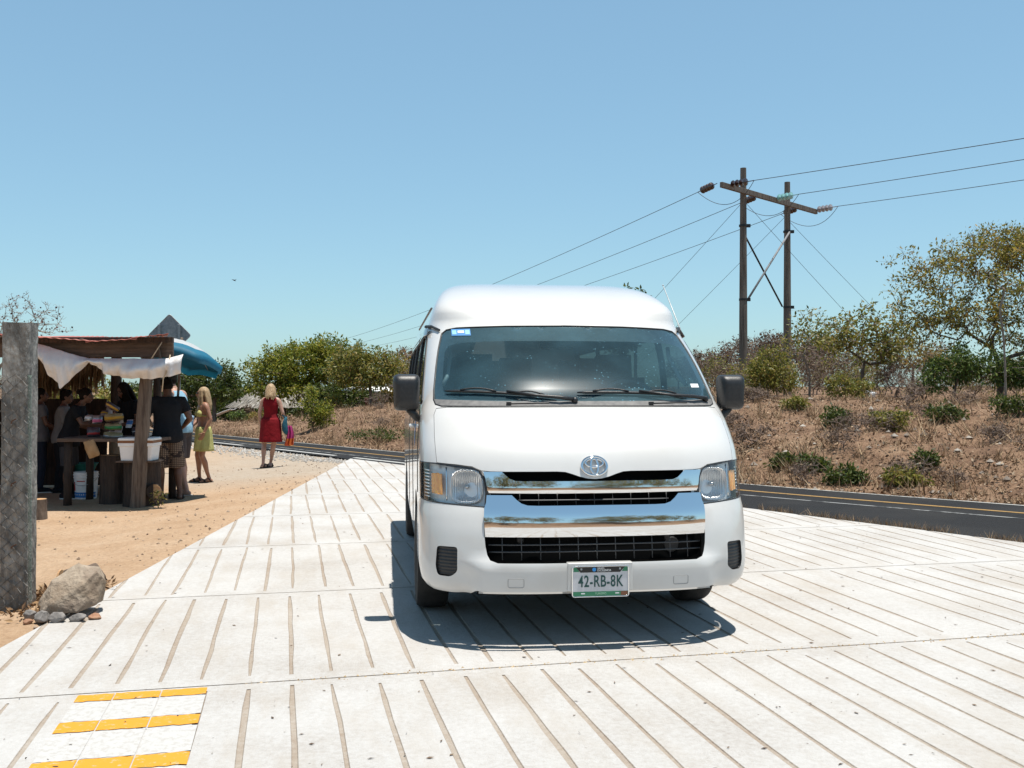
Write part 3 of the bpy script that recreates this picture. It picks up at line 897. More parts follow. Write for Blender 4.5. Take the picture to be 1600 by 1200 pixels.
def build_van():
    van = empty("minibus", (0.475, 5.48, 0.0), R(7.2))
    tag(van, "white high-roof minibus with chrome grille parked on the grooved concrete", "minibus")
    # ---- outlines in (q, z)
    ws = mirror(UZ([(0, 1.838), (.385, 1.834), (.70, 1.824), (.765, 1.812), (.797, 1.785), (.825, 1.68), (.848, 1.56), (.868, 1.42), (.872, 1.36), (.862, 1.33), (.83, 1.320), (.6, 1.32), (.39, 1.321), (0, 1.322)]))
    hood = mirror(UZ([(0, 1.315), (.39, 1.314), (.80, 1.313), (.862, 1.305), (.876, 1.27), (.880, 1.15), (.872, 1.006), (.77, 1.000), (.68, .990), (.63, .968), (.58, .964), (.5, .963), (.21, .963), (.165, .960), (.125, .948), (.085, .934), (.04, .923), (0, .920)]))
    hl_half = [(.980, .994), (.962, .999), (.868, 1.001), (.755, .994), (.675, .984), (.632, .964), (.600, .918), (.590, .85), (.600, .775), (.63, .771), (.775, .780), (.93, .788), (.978, .797), (.985, .85)]
    def hl(sg):
        pts = []
        for u, z in hl_half:
            q = qU(min(u, wf(z) * 0.9999), z)
            if u > .975: q = qV(v0f(z) + .40, z)
            pts.append((sg * q, z))
        return pts
    hlR = hl(1); hlL = [(q, z) for q, z in reversed(hl(-1))]
    grille = mirror(UZ([(0, .917), (.04, .920), (.085, .931), (.125, .945), (.165, .957), (.21, .960), (.5, .960), (.58, .961), (.612, .950), (.592, .905), (.583, .85), (.592, .775), (.614, .765), (.620, .70), (.620, .615), (.615, .56), (.606, .515), (.59, .492), (.55, .479), (.3, .478), (0, .478)]))
    def sidepoly(pts, sg): return [(qV(v, z, sg), z) for v, z in pts]
    def arch(vc, sg, r=.415, zc=.35):
        p = [(vc + r * math.cos(a), zc + r * math.sin(a)) for a in np.linspace(-.2, math.pi + .2, 26)]
        return sidepoly(p, sg)
    zb = .30
    bump_h = UZ([(0, .3245), (.655, .3245), (.672, .318), (.70, .292), (.9, .292)]) + [(qV(.30, .30), .30), (qV(.55, .31), .31), (qV(.765, .33), .33), (qV(.765, .40), .40), (qV(.80, .53), .53), (qV(.78, .60), .60), (qV(.62, .74), .74), (qV(.43, .790), .790)] + UZ([(.930, .784), (.775, .776), (.63, .767), (.55, .766), (.3, .766), (0, .766)])
    bumper_o = mirror(bump_h)
    # ---- body shell
    top = 2.262
    QM = Q1 + LQ
    bodyo = [(q, zb) for q in np.linspace(-QM, QM, 60)] + [(q, top) for q in np.linspace(QM, -QM, 60)]
    holes = [offset_poly(ws, .0), offset_poly(hood, .0035), offset_poly(hlR, .003), offset_poly(hlL, .003)]
    bump_big = offset_poly(bumper_o, .0035)
    # bumper and grille share one hole down to the sill
    holes_b = [h for h in holes]
    front_hole = mirror([(0, 0.25), (qV(.765, .30), 0.25), (qV(.768, .33), .33), (qV(.768, .40), .40), (qV(.804, .53), .53), (qV(.784, .604), .604), (qV(.622, .745), .745), (qV(.43, .794), .794)] + UZ([(.93, .7835), (.775, .7755), (.632, .7665), (.6165, .7665), (.595, .776), (.586, .85), (.595, .905), (.615, .951), (.58, .9645), (.5, .9635), (.21, .9635), (.165, .9605), (.125, .9485), (.085, .9345), (.04, .9235), (0, .9205)]))
    wins = []
    for sg in (1, -1):
        w1 = rounded([(.80, 1.335), (1.93, 1.30), (1.93, 1.795), (1.52, 1.795), (1.32, 1.755)], .04)
        w2 = rounded([(2.03, 1.29), (3.05, 1.29), (3.05, 1.795), (2.03, 1.795)], .06)
        w3 = rounded([(3.13, 1.29), (4.10, 1.29), (4.10, 1.795), (3.13, 1.795)], .06)
        w4 = rounded([(4.18, 1.29), (5.12, 1.29), (5.12, 1.78), (4.18, 1.795)], .06)
        wins += [sidepoly(w, sg) for w in (w1, w2, w3, w4)]
    arches = [arch(1.17, s) for s in (1, -1)] + [arch(4.32, s) for s in (1, -1)]
    # cut the body region by subtracting everything (the bottom edge stays open at the arches)
    body = sheet("body", bodyo, M['paint'], van, holes=[], step=0.05, stepz=0.035) if False else None
    allh = holes_b + wins
    # classify holes that cross the border by building the outline around them
    def body_outline():
        pts = []
        # start at the rear left bottom, go along the bottom to the rear right
        def arch_pts(vc, sg, fwd):
            a0 = math.asin((zb - .35) / .415)
            aa = np.linspace(a0, math.pi - a0, 24)
            p = [(qV(vc + .415 * math.cos(a), .35 + .415 * math.sin(a), sg), .35 + .415 * math.sin(a)) for a in aa]
            return p if fwd else p[::-1]
        half = []                                           # right half: from the front centre back
        fh = front_hole[:len(front_hole) // 2 + 1]
        up = [p for p in fh if p[1] >= .30 and p[0] >= -1e-9]
        # up runs from the bumper's rear edge over the top to the centre: reverse to go outwards
        half = up[::-1]
        apts = arch_pts(1.17, 1, False)                     # from the front foot over the top to the rear foot
        apts = [p for p in apts if p[0] > qV(.80, p[1]) and (p[1] > .53 or p[0] > qV(1.1, p[1]))]
        half = [p for p in half if p[1] > .60 or p[0] < .5]
        half += apts
        half += arch_pts(4.32, 1, False)
        half += [(QM, zb), (QM, top)]
        full = half + [(-q, z) for q, z in reversed(half) if abs(q) > 1e-6]
        return full
    bo = body_outline()
    body = sheet("body", bo, M['paint'], van, holes=allh, step=0.045, thick=0.012, inner=M['cabin'], stepz=0.035)
    # rear wall and roof seam
    mb = MB()
    zz = np.linspace(zb, top, 40)
    Lr = [surf(-QM, z) for z in zz]; Rr = [surf(QM, z) for z in zz]
    vs = []
    for a, b in zip(Lr, Rr):
        for k in range(5):
            p = a.lerp(b, k / 4); p.y += 0.03 * math.sin(math.pi * k / 4)
            vs.append(p)
    mb.add(vs, [(i * 5 + k, i * 5 + k + 1, i * 5 + k + 6, i * 5 + k + 5) for i in range(len(zz) - 1) for k in range(4)])
    ring = [surf(q, top) for q in np.linspace(-QM, QM, 50)]
    mb.add(ring, [tuple(range(50))])
    mb.build("rear_panel", M['paint'], van)
    # ---- hood, bumper
    sheet("hood", hood, M['paint'], van, step=0.035, thick=0.012, inner=M['black_trim'])
    def boff(q, z):
        u = abs(surf(q, z).x)
        o = 0.008 * float(sstep(.775, .735, z))
        o += 0.032 * float(sstep(.505, .462, z)) * float(sstep(.76, .60, u))
        o -= 0.016 * float(sstep(.46, .40, z)) * float(sstep(.35, .33, z) * 0 + 1) * float(sstep(.62, .70, u)) * float(sstep(.80, .72, u))
        o -= 0.02 * float(sstep(.33, .29, z))
        return o
    gl_low = mirror(UZ([(0, .775), (.58, .775), (.616, .76), (.6205, .70), (.6205, .615), (.616, .56), (.607, .515), (.59, .490), (.55, .477), (.3, .476), (0, .476)]))
    fog_half = rounded([(.766, .553), (.872, .551), (.880, .44), (.868, .390), (.80, .390), (.768, .420)], .018)
    fogR = UZ(fog_half); fogL = flipq(fogR)
    bo2 = mirror(bump_h[:-6] + UZ([(.930, .784), (.775, .776), (.632, .767), (.6185, .764), (.6225, .70), (.6225, .615), (.618, .56), (.609, .515), (.592, .488), (.55, .475), (.3, .474), (0, .474)]))
    bo2 = [(q, z) for q, z in bo2]
    bumper = sheet("bumper", bo2, M['bumper_paint'], van, holes=[fogR, fogL], step=0.03, off=boff, thick=0.012, inner=M['black_trim'])
    # little square covers of the towing eyes, lip and dark slot below
    for u0 in (-.455, .455):
        ln = redge(rounded([(u0 - .042, .349), (u0 + .042, .349), (u0 + .042, .397), (u0 - .042, .397)], .012), .01)
        mb = MB(); mb.tube([surf(qU(u, z), z) + snorm(qU(u, z), z) * (boff(qU(u, z), z) + .0005) for u, z in ln], .0018, 5, closed=True)
        mb.build("tow_cover", pm('seam_grey', (0.30, 0.30, 0.30), None, 0.6) if 'seam' not in M else M['seam'], bumper)
    mb = MB()
    for (za, ob, zc, oc) in ((.322, -.004, .303, .004), (.303, .004, .296, -.03)):
        us = np.linspace(-.655, .655, 41)
        A = [surf(qU(u, za), za) + snorm(qU(u, za), za) * ob for u in us]; B = [surf(qU(u, zc), zc) + snorm(qU(u, zc), zc) * oc for u in us]
        mb.add(A + B, [(i, i + 1, 41 + i + 1, 41 + i) for i in range(40)][::1])
    mb.build("lower_lip", M['bumper_paint'], van, smooth=True)
    us = np.linspace(-.66, .66, 31); mb = MB()
    A = [surf(qU(u, .352), .352) + Vector((0, .012, 0)) for u in us]; B = [surf(qU(u, .29), .29) + Vector((0, .03, 0)) for u in us]
    mb.add(A + B, [(i, 31 + i, 31 + i + 1, i + 1) for i in range(30)]); mb.build("lower_slot", M['black_grille'], van)
    # slit between the bumper's bottom edge and the lip
    # ---- fog covers
    for poly, sg in ((fogR, 1), (fogL, -1)):
        fc = sheet("fog_cover", offset_poly(poly, -.001), M['black_plastic'], van, step=0.012, off=lambda q, z: boff(q, z) - .010 - .004 * (0.5 + 0.5 * math.cos(z * 2 * math.pi / .0185)), stepz=0.0045)
    # ---- grille: dark well, chrome bars, mesh bars
    sheet("grille_backing", offset_poly(grille, .012), M['black_grille'], van, step=0.06, mapf=lambda q, z: surf(q, z) + Vector((0, .085, 0)))
    def lin(z, pts):
        return float(np.interp(z, [p[0] for p in pts], [p[1] for p in pts]))
    bar1 = mirror(UZ([(0, .906), (.40, .908), (.448, .910), (.478, .922), (.50, .940), (.518, .957), (.618, .957), (.608, .92), (.600, .86), (.602, .846), (.3, .843), (0, .842)]))
    p1 = pchip(np.array([.835, .845, .858, .905, .96]), np.array([.002, .010, .0135, .0200, .0275]))
    sheet("grille_bar", bar1, M['chrome'], van, step=0.022, stepz=0.012, off=lambda q, z: p1(z) - .004, thick=0.012)
    bar2 = mirror(UZ([(0, .773), (.33, .773), (.385, .775), (.418, .786), (.445, .808), (.468, .832), (.602, .832), (.606, .79), (.616, .758), (.6195, .70), (.6185, .612), (.3, .6105), (0, .610)]))
    p2 = pchip(np.array([.60, .612, .625, .64, .65, .668, .69, .706, .72, .75, .775, .835]), np.array([.0042, .0022, .0008, .0001, .0, .0005, .0027, .0049, .0076, .0157, .0235, .043]))
    sheet("chrome_bumper_bar", bar2, M['chrome'], van, step=0.022, stepz=0.01, off=lambda q, z: v0f(z) + .001 - p2(z), thick=0.012)
    # thin bars of the openings
    gb = MB()
    def hbar(z, u1, r, dv):
        gb.tube([surf(qU(u, z), z) + Vector((0, dv, 0)) for u in np.linspace(-u1, u1, 31)], r, 5)
    def vbar(u, za, zc, r, dv):
        gb.tube([surf(qU(u, z), z) + Vector((0, dv, 0)) for z in np.linspace(za, zc, 4)], r, 5)
    hbar(.803, .43, .004, .035)
    for k in range(-4, 5): vbar(k * .105, .775, .838, .0022, .04)
    for z in (.565, .527): hbar(z, .60, .0042, .030)
    for k in range(-5, 6): vbar(k * .105, .482, .612, .003, .036)
    gb.build("grille_mesh", pm('grille_bar_grey', (0.07, 0.07, 0.072), None, 0.4), van, smooth=True)
    for u in (-.42, .42):
        gs = MB(); gs.ball((u, .10, .585), (.022, .01, .022), 10, 6); gs.build("grille_clip", M['black_plastic'], van, smooth=True)
    gs = MB()
    gs.lathe([(.0, 0), (.04, 0), (.05, .02), (.03, .03)], (.44, .09, .545), 16, 'Y')
    gs.build("horn", M['black_plastic'], van)
    # ---- headlights
    for sg, poly in ((1, hlR), (-1, hlL)):
        h = sheet("headlight", offset_poly(poly, -.001), pm('lamp_housing', (0.80, 0.81, 0.82), None, 0.35, metal=0.25) if 'housing' not in M else M['housing'], van, step=0.03,
                  mapf=lambda q, z: surf(q, z) - snorm(q, z) * .055)
        sheet("lens", offset_poly(poly, -.002), M['lens'], h, step=0.022, off=.001)
        # black inner edge and clear rim
        bez = MB()
        rim = redge(poly, .02)
        for (o1, o2, r0) in ((0, 0, .004),):
            bez.tube([surf(q, z) - snorm(q, z) * .002 for q, z in rim], r0, 5, closed=True)
        inner = UZ([(.640, .966), (.610, .916), (.600, .85), (.610, .778)], sg)
        bez.tube([surf(q, z) - snorm(q, z) * .004 for q, z in inner], [.009, .013, .014, .010], 8)
        bez.build("bezel", M['black_plastic'], h, smooth=True)
        # bowl
        cu, cz = .715, .878
        rb = MB()
        prof = [(.088, .012), (.084, .0), (.07, .026), (.05, .042), (.03, .050), (.014, .053)]
        base = surf(qU(sg * cu, cz), cz)
        nrm = Vector((sg * .22, -1, .10)).normalized()
        rot = nrm.to_track_quat('Z', 'Y').to_matrix()
        rr_ = []
        for r_, d_ in prof:
            rr_.append([base + rot @ Vector((1.05 * r_ * math.copysign(abs(math.cos(a)) ** .62, math.cos(a)), 1.10 * r_ * math.copysign(abs(math.sin(a)) ** .62, math.sin(a)), -.006 - d_)) for a in np.linspace(0, 2 * math.pi, 33)[:-1]])
        rb.rings(rr_, cap=False)
        rb.build("reflector", M['reflector'], h, smooth=True)
        bb = MB()
        bb.ball(base + rot @ Vector((0, 0, -.035)), (.016, .016, .016), 12, 8)
        bb.tube([base + rot @ Vector((0, 0, -.06)), base + rot @ Vector((0, 0, -.02))], .010, 10)
        bb.build("bulb", pm('bulb_metal', (0.6, 0.6, 0.6), None, 0.2, metal=0.9), h, smooth=True)
        # amber signal, clear ribs beside it
        am = rounded([(sg * qU(.860, .950), .948), (sg * qU(.918, .950), .945), (sg * qU(.918, .83), .835), (sg * qU(.860, .83), .828)], .01)
        sheet("turn_signal", am if sg > 0 else am[::-1], M['amber'], h, step=0.012, stepz=0.02,
              mapf=lambda q, z: surf(q, z) - snorm(q, z) * (.022 + .003 * math.cos(q * 2 * math.pi / .018)), thick=.006)
        rb2 = MB()
        for k in range(9):
            z = .81 + k * .0185
            rb2.tube([surf(sg * (qU(.930, z) + (qV(v0f(z) + .38, z) - qU(.930, z)) * t), z) - snorm(sg * qU(.95, z), z) * .02 for t in np.linspace(0, 1, 6)], .005, 6)
        vb2 = MB(); vb2.tube([surf(sg * qU(.832, z), z) - snorm(sg * qU(.832, z), z) * .02 for z in np.linspace(.80, .985, 8)], .0045, 6)
        vb2.build("divider", M['chrome'], h, smooth=True)
        rb2.build("side_reflector", M['chrome'], h, smooth=True)
    # ---- windscreen, cowl, frit
    wso = offset_poly(ws, -.004)
    zin = mirror(UZ([(0, 1.735), (.45, 1.733), (.70, 1.722), (.765, 1.70), (.79, 1.66), (.806, 1.56), (.818, 1.46), (.815, 1.41), (.79, 1.378), (.72, 1.366), (.4, 1.357), (0, 1.355)]))
    sheet("windscreen_border", wso, M['frit'], van, holes=[zin], step=0.03, off=-.004)
    wsg = sheet("windscreen", offset_poly(ws, -.006), M['ws'], van, step=0.04, off=-.001)
    sheet("cowl", mirror(UZ([(0, 1.349), (.5, 1.349), (.84, 1.358), (.868, 1.36), (.862, 1.331), (.83, 1.3205), (.39, 1.3205), (0, 1.321)])), M['cowl'], van, step=0.04, off=.003)
    mb = MB(); mb.tube([surf(q, z) - snorm(q, z) * .001 for q, z in redge(ws, .03)], .0055, 6, closed=True)
    mb.build("windscreen_seal", M['black_trim'], van, smooth=True)
    # stickers
    wz = pm('sticker_white', (0.75, 0.77, 0.78), None, 0.5); bz = pm('sticker_blue', (0.06, 0.22, 0.48), None, 0.5); lz = pm('sticker_pale_blue', (0.25, 0.50, 0.70), None, 0.5)
    s1 = sheet("windscreen_sticker", UZ([(-.735, 1.815), (-.735, 1.768), (-.615, 1.768), (-.615, 1.815)]), bz, van, step=.03, off=.0015)
    sheet("sticker_field", UZ([(-.695, 1.802), (-.695, 1.786), (-.655, 1.786), (-.655, 1.802)]), wz, s1, step=.03, off=.003)
    sheet("sticker_field", UZ([(-.730, 1.806), (-.730, 1.776), (-.703, 1.776), (-.703, 1.806)]), lz, s1, step=.03, off=.003)
    sheet("sticker_field", UZ([(-.648, 1.806), (-.648, 1.776), (-.620, 1.776), (-.620, 1.806)]), lz, s1, step=.03, off=.003)
    sheet("windscreen_sticker", UZ([(.735, 1.455), (.735, 1.432), (.795, 1.432), (.795, 1.455)]), wz, van, step=.03, off=.0015)
    # ---- wipers
    def wpt(u, z, o): 
        q = qU(u, z); return surf(q, z) + snorm(q, z) * o
    for (ub, zb_, ut, zt, up, zp) in ((-.06, 1.352, -.80, 1.402, -.045, 1.345), (.77, 1.365, -.02, 1.392, .80, 1.350)):
        w = MB()
        bl = [wpt(ub + (ut - ub) * t, zb_ + (zt - zb_) * t + .010 * math.sin(math.pi * t), .014) for t in np.linspace(.12, 1, 14)]
        w.tube(bl, [.004] + [.0085] * 12 + [.004], 6)
        for t0, t1 in ((.22, .45), (.60, .88)):
            w.tube([wpt(ub + (ut - ub) * t, zb_ + (zt - zb_) * t + .010 * math.sin(math.pi * t) + .014 * math.sin(math.pi * (t - t0) / (t1 - t0)), .026) for t in np.linspace(t0, t1, 8)], .005, 6)
        blade = w.build("wiper", M['black_plastic'], van, smooth=True)
        a = MB()
        mid = .52
        pm_ = wpt(ub + (ut - ub) * mid, zb_ + (zt - zb_) * mid + .012, .03)
        a.tube([wpt(up, zp, .02), wpt(up + (ut - up) * .12, zp + .002, .034), wpt(up + (ut - up) * .3, zp + (zt - zp) * .25, .034), pm_], [.013, .011, .008, .006], 8)
        a.ball(wpt(up, zp, .014), (.02, .02, .02), 10, 6)
        a.build("wiper_arm", M['black_plastic'], blade, smooth=True)
    for u in (-.44, .42):
        noz = MB(); noz.box(wpt(u, 1.330, .010), (.028, .02, .016)); noz.tube([wpt(u, 1.331, .008), wpt(u + .12, 1.334, .007), wpt(u + .24, 1.335, .006)], .004, 5)
        noz.build("washer_nozzle", M['black_plastic'], van)
    # ---- emblem (three ovals)
    em = MB()
    def epath(cu, cz, ru, rz, n_=40): return [surf(qU(cu + ru * math.cos(a), cz + rz * math.sin(a)), cz + rz * math.sin(a)) + Vector((0, -.010, 0)) for a in np.linspace(0, 2 * math.pi, n_ + 1)[:-1]]
    em.tube(epath(0, .991, .071, .051, 48), .0085, 8, closed=True)
    em.tube(epath(0, 1.008, .050, .022, 40), .0070, 8, closed=True)
    em.tube(epath(0, .990, .021, .043, 40), .0070, 8, closed=True)
    em.build("emblem", M['chrome'], van, smooth=True)
    # ---- number plate
    hm = MB()
    hm.box((0, -.030, .400), (.362, .05, .155)); hold = hm.build("plate_holder", M['bumper_paint'], van, bevel=.006)
    pw = pm('plate_white', (0.50, 0.51, 0.53), (0.58, 0.58, 0.60), 0.45, 9)
    pg = pm('plate_green', (0.03, 0.20, 0.10), None, 0.45); pk = pm('plate_black', (0.01, 0.01, 0.01), None, 0.4)
    pt = pm('plate_ink', (0.008, 0.06, 0.055), None, 0.5); pb = pm('plate_blue', (0.02, 0.25, 0.62), None, 0.4)
    mb = MB(); mb.box((0, -.059, .3765), (.310, .004, .163)); plate = mb.build("number_plate", pw, van, bevel=.0015)
    y = -.0612
    mb = MB(); mb.tube([(x, y, z) for x, z in redge(rounded([(-.156, .294), (.156, .294), (.156, .459), (-.156, .459)], .014), .02)], .0035, 6, closed=True)
    mb.build("plate_frame", M['chrome'], plate, smooth=True)
    def flat(name, pts, m, yy=y): return mesh_obj(name, [(p[0], yy, p[1]) for p in pts], [tuple(range(len(pts)))], m, plate)
    flat("plate_band", [(-.152, .298), (.152, .298), (.152, .322), (-.152, .322)], pg, y - .0006)
    flat("plate_corner", [(-.150, .430), (-.118, .430), (-.133, .455), (-.150, .455)], pg, y - .0006)
    flat("plate_corner", [(.118, .430), (.150, .430), (.150, .455), (.133, .455)], pg, y - .0006)
    flat("plate_bar", [(-.112, .426), (.108, .426), (.136, .456), (-.138, .456)], pk, y - .0014)
    flat("plate_stamp", [(.112, .299), (.150, .299), (.150, .321), (.112, .321)], pm('plate_brown', (0.16, 0.06, 0.03), (0.24, 0.10, 0.05), 0.6, 200), y - .0014)
    mb = MB(); mb.lathe([(0, 0), (.0105, 0), (.0105, -.001)], (-.036, y - .0018, .4415), 20, 'Y'); mb.build("plate_dot", pb, plate)
    text_obj("plate_text", "GRUPO", .0115, wz, plate, (-.019, y - .003, .4475), align='LEFT')
    text_obj("plate_text", "EXCELENCIA", .0150, wz, plate, (-.019, y - .003, .4360), align='LEFT', sx=.88)
    text_obj("plate_text", "42-RB-8K", .088, pt, plate, (0, y - .001, .3745), sx=.665, sp=1.08, bold=.0012)
    text_obj("plate_text", "TURISMO", .015, pm('plate_pale', (0.35, 0.55, 0.42), None, 0.5), plate, (0, y - .002, .310))
    for u in (-.098, .092):
        flat("plate_slot", rounded([(u - .011, .3085), (u + .011, .3085), (u + .011, .315), (u - .011, .315)], .003), wz, y - .0014)
    for u in (-.107, .107):
        mb = MB(); mb.lathe([(.0025, 0), (.0055, -.001), (.0055, .002)], (u, y - .002, .445), 12, 'Y'); mb.build("plate_screw", M['steel'], plate)
    # ---- mirrors
    for sg in (-1, 1):
        prof = rounded([(-.076, -.112), (.076, -.112), (.083, .09), (.065, .112), (-.065, .112), (-.083, .09)], .032, 5)
        c = Vector((sg * 1.035, .78, 1.402))
        rg = []
        for dy, s in ((-.075, .45), (-.072, .62), (-.060, .82), (-.035, .95), (0, 1.0), (.05, 1.0), (.06, .97)):
            rg.append([c + Vector((x * s, dy, z * s)) for x, z in prof])
        mb = MB(); mb.rings(rg)
        mir = mb.build("side_mirror", M['black_plastic'], van, smooth=True, auto=50)
        mb = MB(); mb.rings([[c + Vector((x * .88, .0615 + d, z * .88)) for x, z in prof] for d in (0, .002)])
        mb.build("mirror_glass", M['chrome'], mir)
        mb = MB()
        mb.tube([c + Vector((-sg * .02, -.01, -.10)), c + Vector((-sg * .06, -.01, -.155)), Vector((sg * .935, .83, 1.235))], [.028, .024, .028], 8)
        mb.build("mirror_arm", M['black_plastic'], mir, smooth=True)
    # ---- side glass, seams, rails, handle
    for sg in (1, -1):
        k = 0 if sg == 1 else 4
        for i in range(4):
            poly = wins[k + i]
            poly = poly if sg > 0 else poly
            gl = sheet("side_window", offset_poly(poly, -.002), M['wglass'], van, step=0.06, off=-.004)
            mb = MB(); mb.tube([surf(q, z) for q, z in redge(poly, .05)], .009, 6, closed=True)
            mb.build("window_seal", M['black_trim'], gl, smooth=True)
        sm = MB()
        def vline(v, z0, z1, r=.003):
            sm.tube([surf(qV(v, z, sg), z) for z in np.linspace(z0, z1, 14)], r, 4)
        vline(.86, .78, 1.29); vline(1.98, .36, 1.84); vline(3.09, .36, 1.84)
        def hline(z, v0_, v1_, r=.003):
            sm.tube([surf(qV(v, z, sg), z) for v in np.linspace(v0_, v1_, 24)], r, 4)
        hline(1.84, 1.36, 5.25); hline(1.20, 3.1, 5.25, .005); hline(.40, 1.62, 3.86)
        sm.build("door_seam", M['black_trim'], van)
        rl = MB()
        rl.tube([surf(qV(v, 2.035 + .02 * (1 if v > 2.4 else 0), sg), 2.045) + Vector((sg * .001, 0, 0)) for v in np.linspace(2.35, 5.2, 12)], .010, 6)
        rl.build("roof_rail", M['brown_trim'], van)
        drip = MB()
        drip.tube([surf(qU(sg * .80, 1.80), 1.80) + Vector((sg * .01, 0, .012)), surf(sg * (abs(qU(.80, 1.80)) + .10), 1.835) + Vector((sg * .014, 0, .008)), surf(sg * (abs(qU(.80, 1.80)) + .24), 1.845) + Vector((sg * .016, 0, .004))], [.008, .010, .012], 6)
        drip.build("drip_moulding", M['black_trim'], van)
        visor = sheet("door_visor", sidepoly(rounded([(1.30, 1.775), (1.93, 1.775), (1.93, 1.825), (1.36, 1.825)], .015), sg), M['frit'], van, step=.05, off=.022, thick=.004)
        hd = MB(); hz = 1.16
        hd.tube([surf(qV(v, hz, sg), hz) + Vector((sg * d, 0, 0)) for v, d in ((1.70, .0), (1.72, .028), (1.88, .03), (1.90, .0))], .011, 6)
        hd.build("door_handle", M['paint'], van, smooth=True)
    sheet("side_sticker", [(qV(1.5 + .055 * math.cos(a), 1.13 + .10 * math.sin(a), -1), 1.13 + .10 * math.sin(a)) for a in np.linspace(0, 2 * math.pi, 24)[:-1]][::-1], pb, van, step=.03, off=.002)
    # antenna on the right pillar
    mb = MB(); b0 = surf(qV(1.36, 1.80), 1.80)
    mb.tube([b0, b0 + Vector((.01, .02, .04)), b0 + Vector((-.075, .16, .36))], [.009, .005, .003], 6); mb.ball(b0 + Vector((-.075, .16, .36)), .006, 8, 6)
    mb.build("antenna", M['steel'], van, smooth=True)
    # ---- wheels
    for vc in (1.17, 4.32):
        for sg in (-1, 1):
            wh = empty("wheel", (sg * .865, vc, .335)); wh.parent = van
            rt = .335
            prof = [(.215, -.085), (.235, -.095), (.29, -.103), (.318, -.098), (.330, -.080), (rt, -.05), (rt, .05), (.330, .080), (.318, .098), (.29, .103), (.235, .095), (.215, .085)]
            ty = MB(); ty.lathe(prof, (0, 0, 0), 48, 'X', cap=False)
            ty.build("tyre", M['rubber'], wh, smooth=True, auto=35)
            rm = MB()
            o = sg * .07
            rm.lathe([(.222, -.085), (.222, .085)], (0, 0, 0), 40, 'X', cap=False)
            rm.lathe([(.222, o * 1.15), (.20, o * 1.2), (.195, o * .8), (.12, o * .55), (.075, o * .9), (.055, o * 1.1), (.0, o * 1.12)], (0, 0, 0), 40, 'X', cap=False)
            for k in range(5):
                a = 2 * math.pi * k / 5
                rm.ball((o * 1.0, .045 * math.cos(a), .045 * math.sin(a)), .010, 8, 6)
            rm.build("rim", M['alloy'], wh, smooth=True, auto=40)
    # ---- underside and wheel wells
    mb = MB()
    mb.box((0, 2.95, .40), (1.45, 4.4, .12)); mb.box((0, .60, .45), (1.3, .8, .25)); mb.box((0, 1.17, .36), (1.5, .10, .10)); mb.box((0, 4.32, .34), (1.5, .12, .12))
    for vc in (1.17, 4.32):
        for sg in (-1, 1):
            mb.box((sg * .70, vc, .62), (.04, .95, .62))
    mb.box((0, 3.0, .50), (1.9, 4.2, .03)); mb.box((0, 1.28, .735), (1.84, 1.1, .03)); mb.box((0, .50, .70), (1.5, .56, .03)); mb.box((0, .42, .69), (1.66, .24, .03))  # hidden front plates added to stop sun leaking through the van
    mb.build("chassis", pm('chassis_black', (0.012, 0.012, 0.012), None, 0.9), van)
    # ---- cabin
    mb = MB()
    n_ = 30; us = np.linspace(-.84, .84, n_ + 1)
    secs = []
    for u in us:
        hump = .085 * math.exp(-((u - .45) / .24) ** 2)
        f = .19 * (abs(u) / .9) ** 2.2
        secs.append([Vector((u, .475 + f * .95, 1.30)), Vector((u, .575 + f * .95, 1.337)), Vector((u, .80 + f * .8, 1.345 + hump * .6)), Vector((u, .95 + f * .5, 1.345 + hump)), Vector((u, 1.06 + f * .3, 1.32 + hump * .9)), Vector((u, 1.12, 1.22)), Vector((u, 1.10, .80)), Vector((u, .60 + f, .80))])
    mb.rings(secs); mb.build("dashboard", M['dash'], van, smooth=True, auto=60)
    mb = MB(); c = Vector((.47, 1.16, 1.31)); Rw = Euler((R(-32), 0, 0)).to_matrix()
    mb.tube([c + Rw @ Vector((.195 * math.cos(a), 0, .195 * math.sin(a))) for a in np.linspace(0, 2 * math.pi, 37)[:-1]], .016, 8, closed=True)
    mb.tube([c + Rw @ Vector((-.19, 0, 0)), c + Rw @ Vector((.19, 0, 0))], .018, 6); mb.tube([c, c + Rw @ Vector((0, 0, -.19))], .018, 6); mb.ball(c, (.06, .03, .06), 12, 8)
    mb.build("steering_wheel", pm('wheel_grey', (0.16, 0.17, 0.18), None, 0.5), van, smooth=True)
    rowsv = [(1.75, (-.52, .0, .52)), (2.65, (-.55, -.1, .55)), (3.5, (-.55, -.1, .55))]
    for v, uu in rowsv:
        for u in uu:
            if v < 2 and u == 0: continue
            st_ = MB()
            st_.box((u, v - .20, .86), (.46, .50, .14)); 
            st_.box((u, v + .08, 1.20), (.44, .14, .60), (R(-10), 0, 0))
            st_.box((u, v + .14, 1.585), (.26, .09, .17), (R(-10), 0, 0))
            st_.tube([(u - .06, v + .12, 1.46), (u - .06, v + .14, 1.56)], .008, 6); st_.tube([(u + .06, v + .12, 1.46), (u + .06, v + .14, 1.56)], .008, 6)
            st_.build("seat", M['seat'], van, bevel=.035)
    mb = MB(); mb.box((0, 1.30, 1.735), (.24, .03, .07)); mb.tube([(0, 1.30, 1.77), (0, 1.25, 1.83)], .012, 6)
    mb.build("rear_view_mirror", M['black_plastic'], van, bevel=.01)
    for sg in (-1, 1):
        mb = MB(); mb.box((sg * .38, 1.32, 1.80), (.52, .02, .15), (R(-48), 0, 0)); mb.build("sun_visor", M['cabin'], van, bevel=.01)
